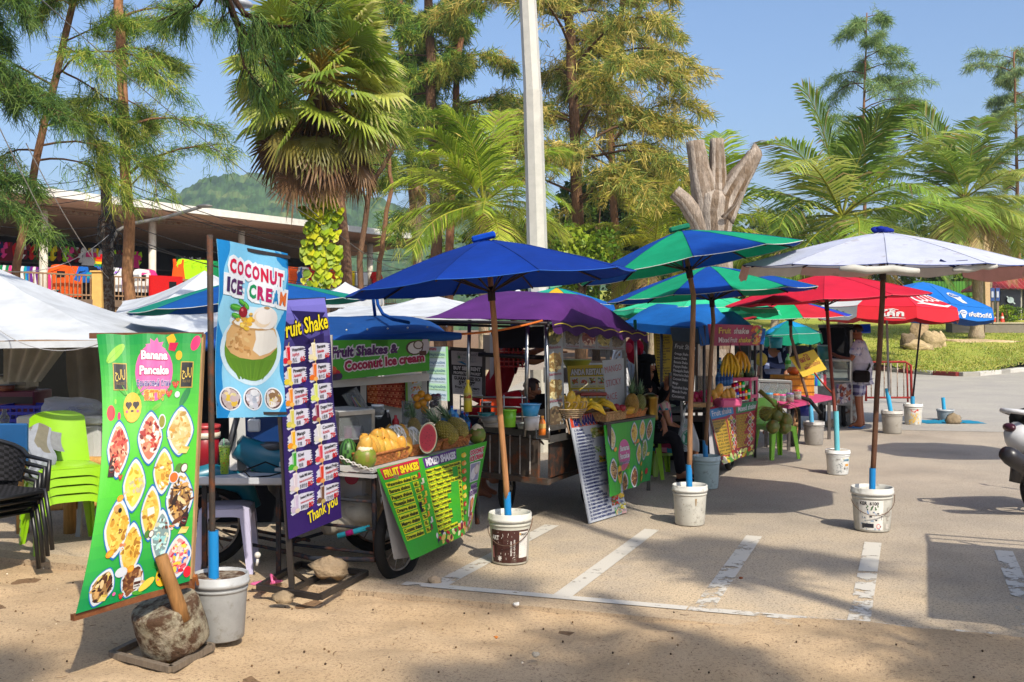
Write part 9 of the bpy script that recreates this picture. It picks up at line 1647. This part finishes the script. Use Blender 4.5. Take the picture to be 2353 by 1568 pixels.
bar = thing('crowd_barrier', 'rusty red steel crowd barrier behind the umbrella poles', 'barrier', P(2048, 926, 22.6)); m = MB('#8a2420', True); z = 22.6; m.tube([P(1990, 922, z), P(1990, 832, z), P(2080, 832, z), P(2093, 840, z), P(2095, 926, z)], .028, 8); m.tube([P(1990, 914, z), P(2095, 914, z)], .022, 7); m.tube([P(2084, 835, z), P(2086, 924, z)], .02, 7); mk('frame', m, 'rusty', bar)
for u in range(2002, 2084, 15): m = MB('#a09080', True); m.tube([P(u, 833, z), P(u, 914, z)], .012, 6); mk('upright', m, 'rusty', bar)
def gz(u, v): return GL(u, v)
hp_ = gz(2320, 738); Yh = hp_.y; hut = thing('kiosk_hut', 'small white kiosk with a red corrugated roof and dark window', 'kiosk', hp_); zb = hp_.z
m = MB('#b4aea0'); A_, B_, C_ = P(2240, 742, Yh+1), P(2290, 742, Yh-1), P(2480, 742, Yh); m.plate([P(2240, 660, Yh+1), P(2290, 655, Yh-1), B_, A_], .1); m.plate([P(2290, 660, Yh-1), P(2480, 660, Yh), C_, B_], .1); mk('wall', m, 'plaster', hut)
m = MB('#8a2a24', True); k = 40
for i in range(k):
 f0, f1 = i/k, (i+1)/k; zz = .06*(i % 2); a_ = P(2284, 665, Yh-1.6).lerp(P(2500, 665, Yh-.6), f0); b_ = P(2284, 665, Yh-1.6).lerp(P(2500, 665, Yh-.6), f1); c_, d_ = a_+V((.2, 2.6, 1.15)), b_+V((.2, 2.6, 1.15)); m.add([a_+V((0, 0, zz)), b_+V((0, 0, .06-zz)), d_+V((0, 0, .06-zz)), c_+V((0, 0, zz))], [[0, 1, 2, 3]])
m.plate([P(2284, 668, Yh-1.6), P(2286, 627, Yh+1), P(2212, 668, Yh+2.6), P(2208, 672, Yh+2.4)], .1, '#7a2a26'); mk('roof', m, 'paint', hut); m = MB('#14161c'); m.plate([P(2299, 667, Yh-1.15), P(2345, 667, Yh-.9), P(2345, 736, Yh-.9), P(2299, 736, Yh-1.15)], .06); m.plate([P(2352, 667, Yh-.85), P(2450, 667, Yh-.4), P(2450, 736, Yh-.4), P(2352, 736, Yh-.85)], .06); m.plate([P(2262, 680, Yh-.1), P(2268, 679, Yh-.4), P(2268, 712, Yh-.4), P(2262, 714, Yh-.1)], .1); mk('window', m, 'plastic', hut)
ar = Art(40, 40); ar.ell(20, 20, 11, 10, '#b8c8c4', 1, 18); ar.poly([(6, 8), (9, 6), (18, 15), (15, 18)], '#b8c8c4', 1); ar.poly([(26, 26), (29, 24), (36, 32), (33, 34)], '#b8c8c4', 1); m = MB(); ar.draw(m, sheet(P(2308, 676, Yh-1.3), P(2336, 676, Yh-1.15), P(2308, 704, Yh-1.3), P(2336, 704, Yh-1.15)), .01); mk('sign_print', m, 'vinyl', hut)
m = MB('#4f8a2a')
for i in range(46): a_ = P(2100+3.4*i, 652, Yh+6); m.box(a_-V((0, 0, .35)), (.075, .05+.05*(i % 2), 1.0))
one('green_fence', m, 'paint', 'bright green corrugated fence beyond the coconut palms', 'fence')
'leafy' in globals() and leafy('hedge', 'trimmed sunlit hedge in front of the kiosk window', P(2317, 722, Yh-2.2), (.95, .5, .5), 2600, 9, ('#7f9a1e', '#93ac2a', '#5f7a1c', '#a8b83a'), .13, cat='hedge', group=None)
def cone(u, v, lb): p = gz(u, v); t = thing('traffic_cone', lb, 'traffic cone', p, 'traffic cones by the hedge'); s_ = p.y/F*26; m = MB('#c83a1a', True); m.lathe(p, [(s_*.24, .03), (s_*.17, s_*.4), (s_*.15, s_*.5), (s_*.11, s_*.68), (s_*.05, s_)], 14, cols=['#c83a1a', '#c83a1a', '#c8c4bc', '#c83a1a']); m.box(p+V((0, 0, .03)), (s_*.6, s_*.6, .05), col='#a8301a'); mk('body', m, 'plastic', t)
cone(2303, 745, 'orange traffic cone at the sunny side of the sign posts'); cone(2286, 744, 'orange traffic cone half hidden by a blue sign post')
for u, lb in ((2280, 'first thin post with a blue and white sign panel'), (2292, 'second thin post with a blue and white sign panel')): p = gz(u, 752); t = thing('sign_post', lb, 'sign post', p); m = MB('#7a6a5a'); m.bar(p, P(u, 664, p.y), .12); mk('post', m, 'wood', t); m = MB('#24407a'); m.plate([P(u-4, 662, p.y-.1), P(u+5, 662, p.y-.1), P(u+5, 692, p.y-.1), P(u-4, 692, p.y-.1)], .05); m.plate([P(u-2, 670, p.y-.14), P(u+3, 670, p.y-.14), P(u+3, 684, p.y-.14), P(u-2, 684, p.y-.14)], .03, '#a8acb8'); mk('sign_panel', m, 'paint', t)
p = gz(2269, 757); t = one('post', MB().bar(p, P(2264, 515, p.y), .26, col='#b89a74'), 'plaster', 'slim cream post beside the coconut palm trunk', 'post'); p = gz(2259, 776); one('stake', MB().bar(p, P(2258, 728, p.y), .14, col='#5a4434'), 'wood', 'short brown stake in the lawn by the low wall', 'stake')
p, q = gz(2188, 771), gz(2353, 770); q.y = p.y; q.x = (2420-CU)/F*q.y; q.z = p.z; m = MB('#7a7266'); m.box((p+q)/2+V((0, .4, .15)), ((q-p).length, .8, .9)); m.box((p+q)/2+V((0, .4, .62)), ((q-p).length+.1, .9, .07), col='#a89c88'); one('low_wall', m, 'plaster', 'low concrete wall across the lawn behind the palm trunk', 'wall')
p = gz(2236, 789); m = MB('#b8a07c', True); m.ball(p+V((0, 0, .02)), (2.0, 1.2, .16), 24, 8, wob=.5, seed=3); one('soil_mound', m, 'stone', 'pale mound of bare earth round the ringed palm trunk', 'mound')
p = gz(2200, 748); car = thing('parked_car', 'white car parked far beyond the boulders', 'car', p); m = MB('#b8b8bc', True); m.ball(p+V((0, 0, .55)), (1.6, .8, .42), 18, 10); m.ball(p+V((0, 0, .95)), (.95, .7, .40), 16, 10); mk('body', m, 'plastic', car); m = MB('#1a1c20'); m.box(p+V((-.1, -.66, 1.02)), (1.1, .1, .3)); mk('window', m, 'plastic', car)
for s in (-.95, .95): wheel(p+V((s, -.7, .32)), .32, (0, 1, 0), .08, car, spokes=5)
sc = thing('scooter', 'white scooter with a dark exhaust parked facing away by the bay lines', 'scooter', V((5.1, 9.2, 0))); hd = V((.94, .34, 0)); sd = V((-.34, .94, 0)); rw = P(2396, 1128, 9.35); rw.z = .25; o_ = V((rw.x, rw.y, 0))
def q(a, b, z): return o_+hd*a+sd*b+V((0, 0, z))
wheel(rw, .25, sd, .07, sc, spokes=5, rimc='#3a3a3c'); wheel(q(1.25, 0, .25), .25, sd, .06, sc, spokes=5, rimc='#3a3a3c')
m = MB('#b4b4b6', True); m.tube([q(-.40, 0, .74), q(-.30, 0, .72), q(-.05, 0, .66), q(.3, 0, .55), q(.5, 0, .4)], [.05, .14, .17, .17, .13], 14); m.tube([q(.5, 0, .32), q(.9, 0, .3), q(1.05, 0, .6), q(1.1, 0, .95)], [.14, .14, .16, .12], 12); mk('body', m, 'plastic', sc)
m = MB('#c0c0c2', True); m.tube([q(-.05, -.14, .84), q(-.34, -.13, .93), q(-.42, 0, .94), q(-.34, .13, .93), q(-.05, .14, .84)], .022, 8); mk('grab_rail', m, 'plastic', sc); m = MB('#3a1020', True); m.ball(q(-.385, 0, .79), (.045, .09, .04), 10, 7); mk('tail_light', m, 'plastic', sc)
m = MB('#18181a', True); m.tube([q(-.3, 0, .85), q(0, 0, .86), q(.3, 0, .80), q(.55, 0, .78)], [.09, .13, .13, .08], 12); mk('saddle', m, 'rubber', sc); m = MB('#232022', True); m.tube([q(-.64, -.2, .60), q(-.58, -.2, .57), q(-.25, -.2, .38), q(-.1, -.2, .29)], [.06, .08, .075, .05], 14); m.tube([q(-.1, -.2, .29), q(.3, -.12, .2)], .03, 8); mk('exhaust', m, 'plastic', sc); m = MB('#a8a8a8', True); m.tube([q(-.5, -.28, .50), q(-.28, -.28, .42)], .015, 7); mk('heat_guard', m, 'chrome', sc)
m = MB('#2a2728', True); m.tube([q(-.32, 0, .3), q(-.28, 0, .46), q(0, 0, .53), q(.2, 0, .45)], [.05, .08, .08, .06], 9); mk('mudguard', m, 'plastic', sc); m = MB('#18181a', True); m.tube([q(1.0, -.34, 1.0), q(1.08, 0, 1.03), q(1.0, .34, 1.0)], .018, 8); mk('handlebar', m, 'rubber', sc)
for s in (-1, 1): m = MB('#18181a', True); m.tube([q(1.05, s*.2, 1.02), q(1.0, s*.3, 1.2)], .009, 6); m.ball(q(.99, s*.32, 1.24), (.02, .07, .05), 10, 7); mk('mirror', m, 'plastic', sc)
sdc = thing('shadow_stall', 'unseen sidecar stall, its railed roof shaped to shade the last bay', 'food cart', V((4.3, 5.2, 0))); RZ = 1.9; c = [V((4.11, 6.47, RZ)), V((3.27, 4.35, RZ)), V((4.5, 3.86, RZ)), V((5.4, 5.9, RZ))]; m = MB('#8a8c90'); m.plate(c, .04); mk('roof', m, 'paint', sdc); m = MB('#3a3a3c', True); e = V((-.05, .0, .0)); n_ = (c[0]-c[1]).normalized()  # unseen stall, roof and rails shaped to cast the last bay's shadow
m.tube([c[0], c[0]+n_*.30+V((0, 0, .02)), c[3]+n_*.30+V((0, 0, .02)), c[3]], .02, 7); m.tube([c[0]+n_*.15, c[3]+n_*.15], .014, 6)
for i, x in enumerate(c): m.tube([x+V((.25 if i < 2 else -.1, 0, 0)), V((x.x+.35 if i < 2 else x.x, x.y, 0))], .02, 7)
m.plate([V((x.x*.8+4.3*.2+.15, x.y*.8+5.2*.2, .75)) for x in c], .05); mk('frame', m, 'steel', sdc)
def split_islands(o):
 """legs, posts and panels that stand apart become parts of their own"""
 me = o.data; n = len(me.vertices); par = list(range(n))
 def find(a):
  while par[a] != a: par[a] = par[par[a]]; a = par[a]
  return a
 for p in me.polygons:
  v = list(p.vertices)
  for b in v[1:]: par[find(v[0])] = find(b)
 gr = {}
 for p in me.polygons: gr.setdefault(find(p.vertices[0]), []).append(p.index)
 if not 2 <= len(gr) <= 12: return
 cs = me.attributes['Col'].data; nm = o.name.split('.')[0]; keep = [(k, v) for k, v in gr.items()]
 for k, fs in keep:
  m = MB()
  vs = sorted({v for f in fs for v in me.polygons[f].vertices}); ix = {v: i for i, v in enumerate(vs)}; m.v = [tuple(me.vertices[v].co+WORLD[o.name]) for v in vs]
  for f in fs: p = me.polygons[f]; m.f.append([ix[v] for v in p.vertices]); m.c.append(tuple(cs[f].color)[:3]); m.s.append(p.use_smooth); m.m.append(0)
  mk(nm, m, me.materials[0].name, o.parent)
 bpy.data.objects.remove(o)
for o in list(S.objects):
 if o.type == 'MESH' and o.parent and not o.parent.parent and o.get('kind') != 'stuff' and o.data.users == 1 and o.name.split('.')[0] in ('leg', 'arm', 'post', 'white_post', 'side_flap', 'back_panel', 'interior', 'upright', 'tie_strap', 'tie_tape', 'board', 'lamp_arm'): split_islands(o)
m = bpy.data.materials.new('haze'); m.use_nodes = True; nt = m.node_tree; nt.nodes.clear(); out = nd(nt, 'ShaderNodeOutputMaterial'); pv = nd(nt, 'ShaderNodeVolumePrincipled'); pv.inputs['Density'].default_value = .00032; pv.inputs['Color'].default_value = (.72, .85, 1, 1); lk(nt, pv.outputs[0], out.inputs['Volume']); MATS['haze'] = m
hb = MB().box((0, 330, 64), (1700, 1400, 130)); tag(mk('haze', hb, 'haze', origin=(0, 0, 0)), kind='stuff')
import OpenImageIO as oiio,sys
im=oiio.ImageBuf('/workdir/render_main.png'); w=im.spec().width
for u,v in [(1750,60),(1750,250),(2250,60),(1400,1500),(700,1480),(1500,1330),(2200,1330),(2250,700),(100,690),(1150,590),(580,580),(330,900),(1230,300),(2200,840)]:
 x,y=int(u*w/2353),int(v*w/2353); p=[0,0,0]
 for i in range(-2,3):
  for j in range(-2,3):
   q=im.getpixel(x+i,y+j); p=[a+b/25 for a,b in zip(p,q)]
 print(u,v,[int(a*255) for a in p])
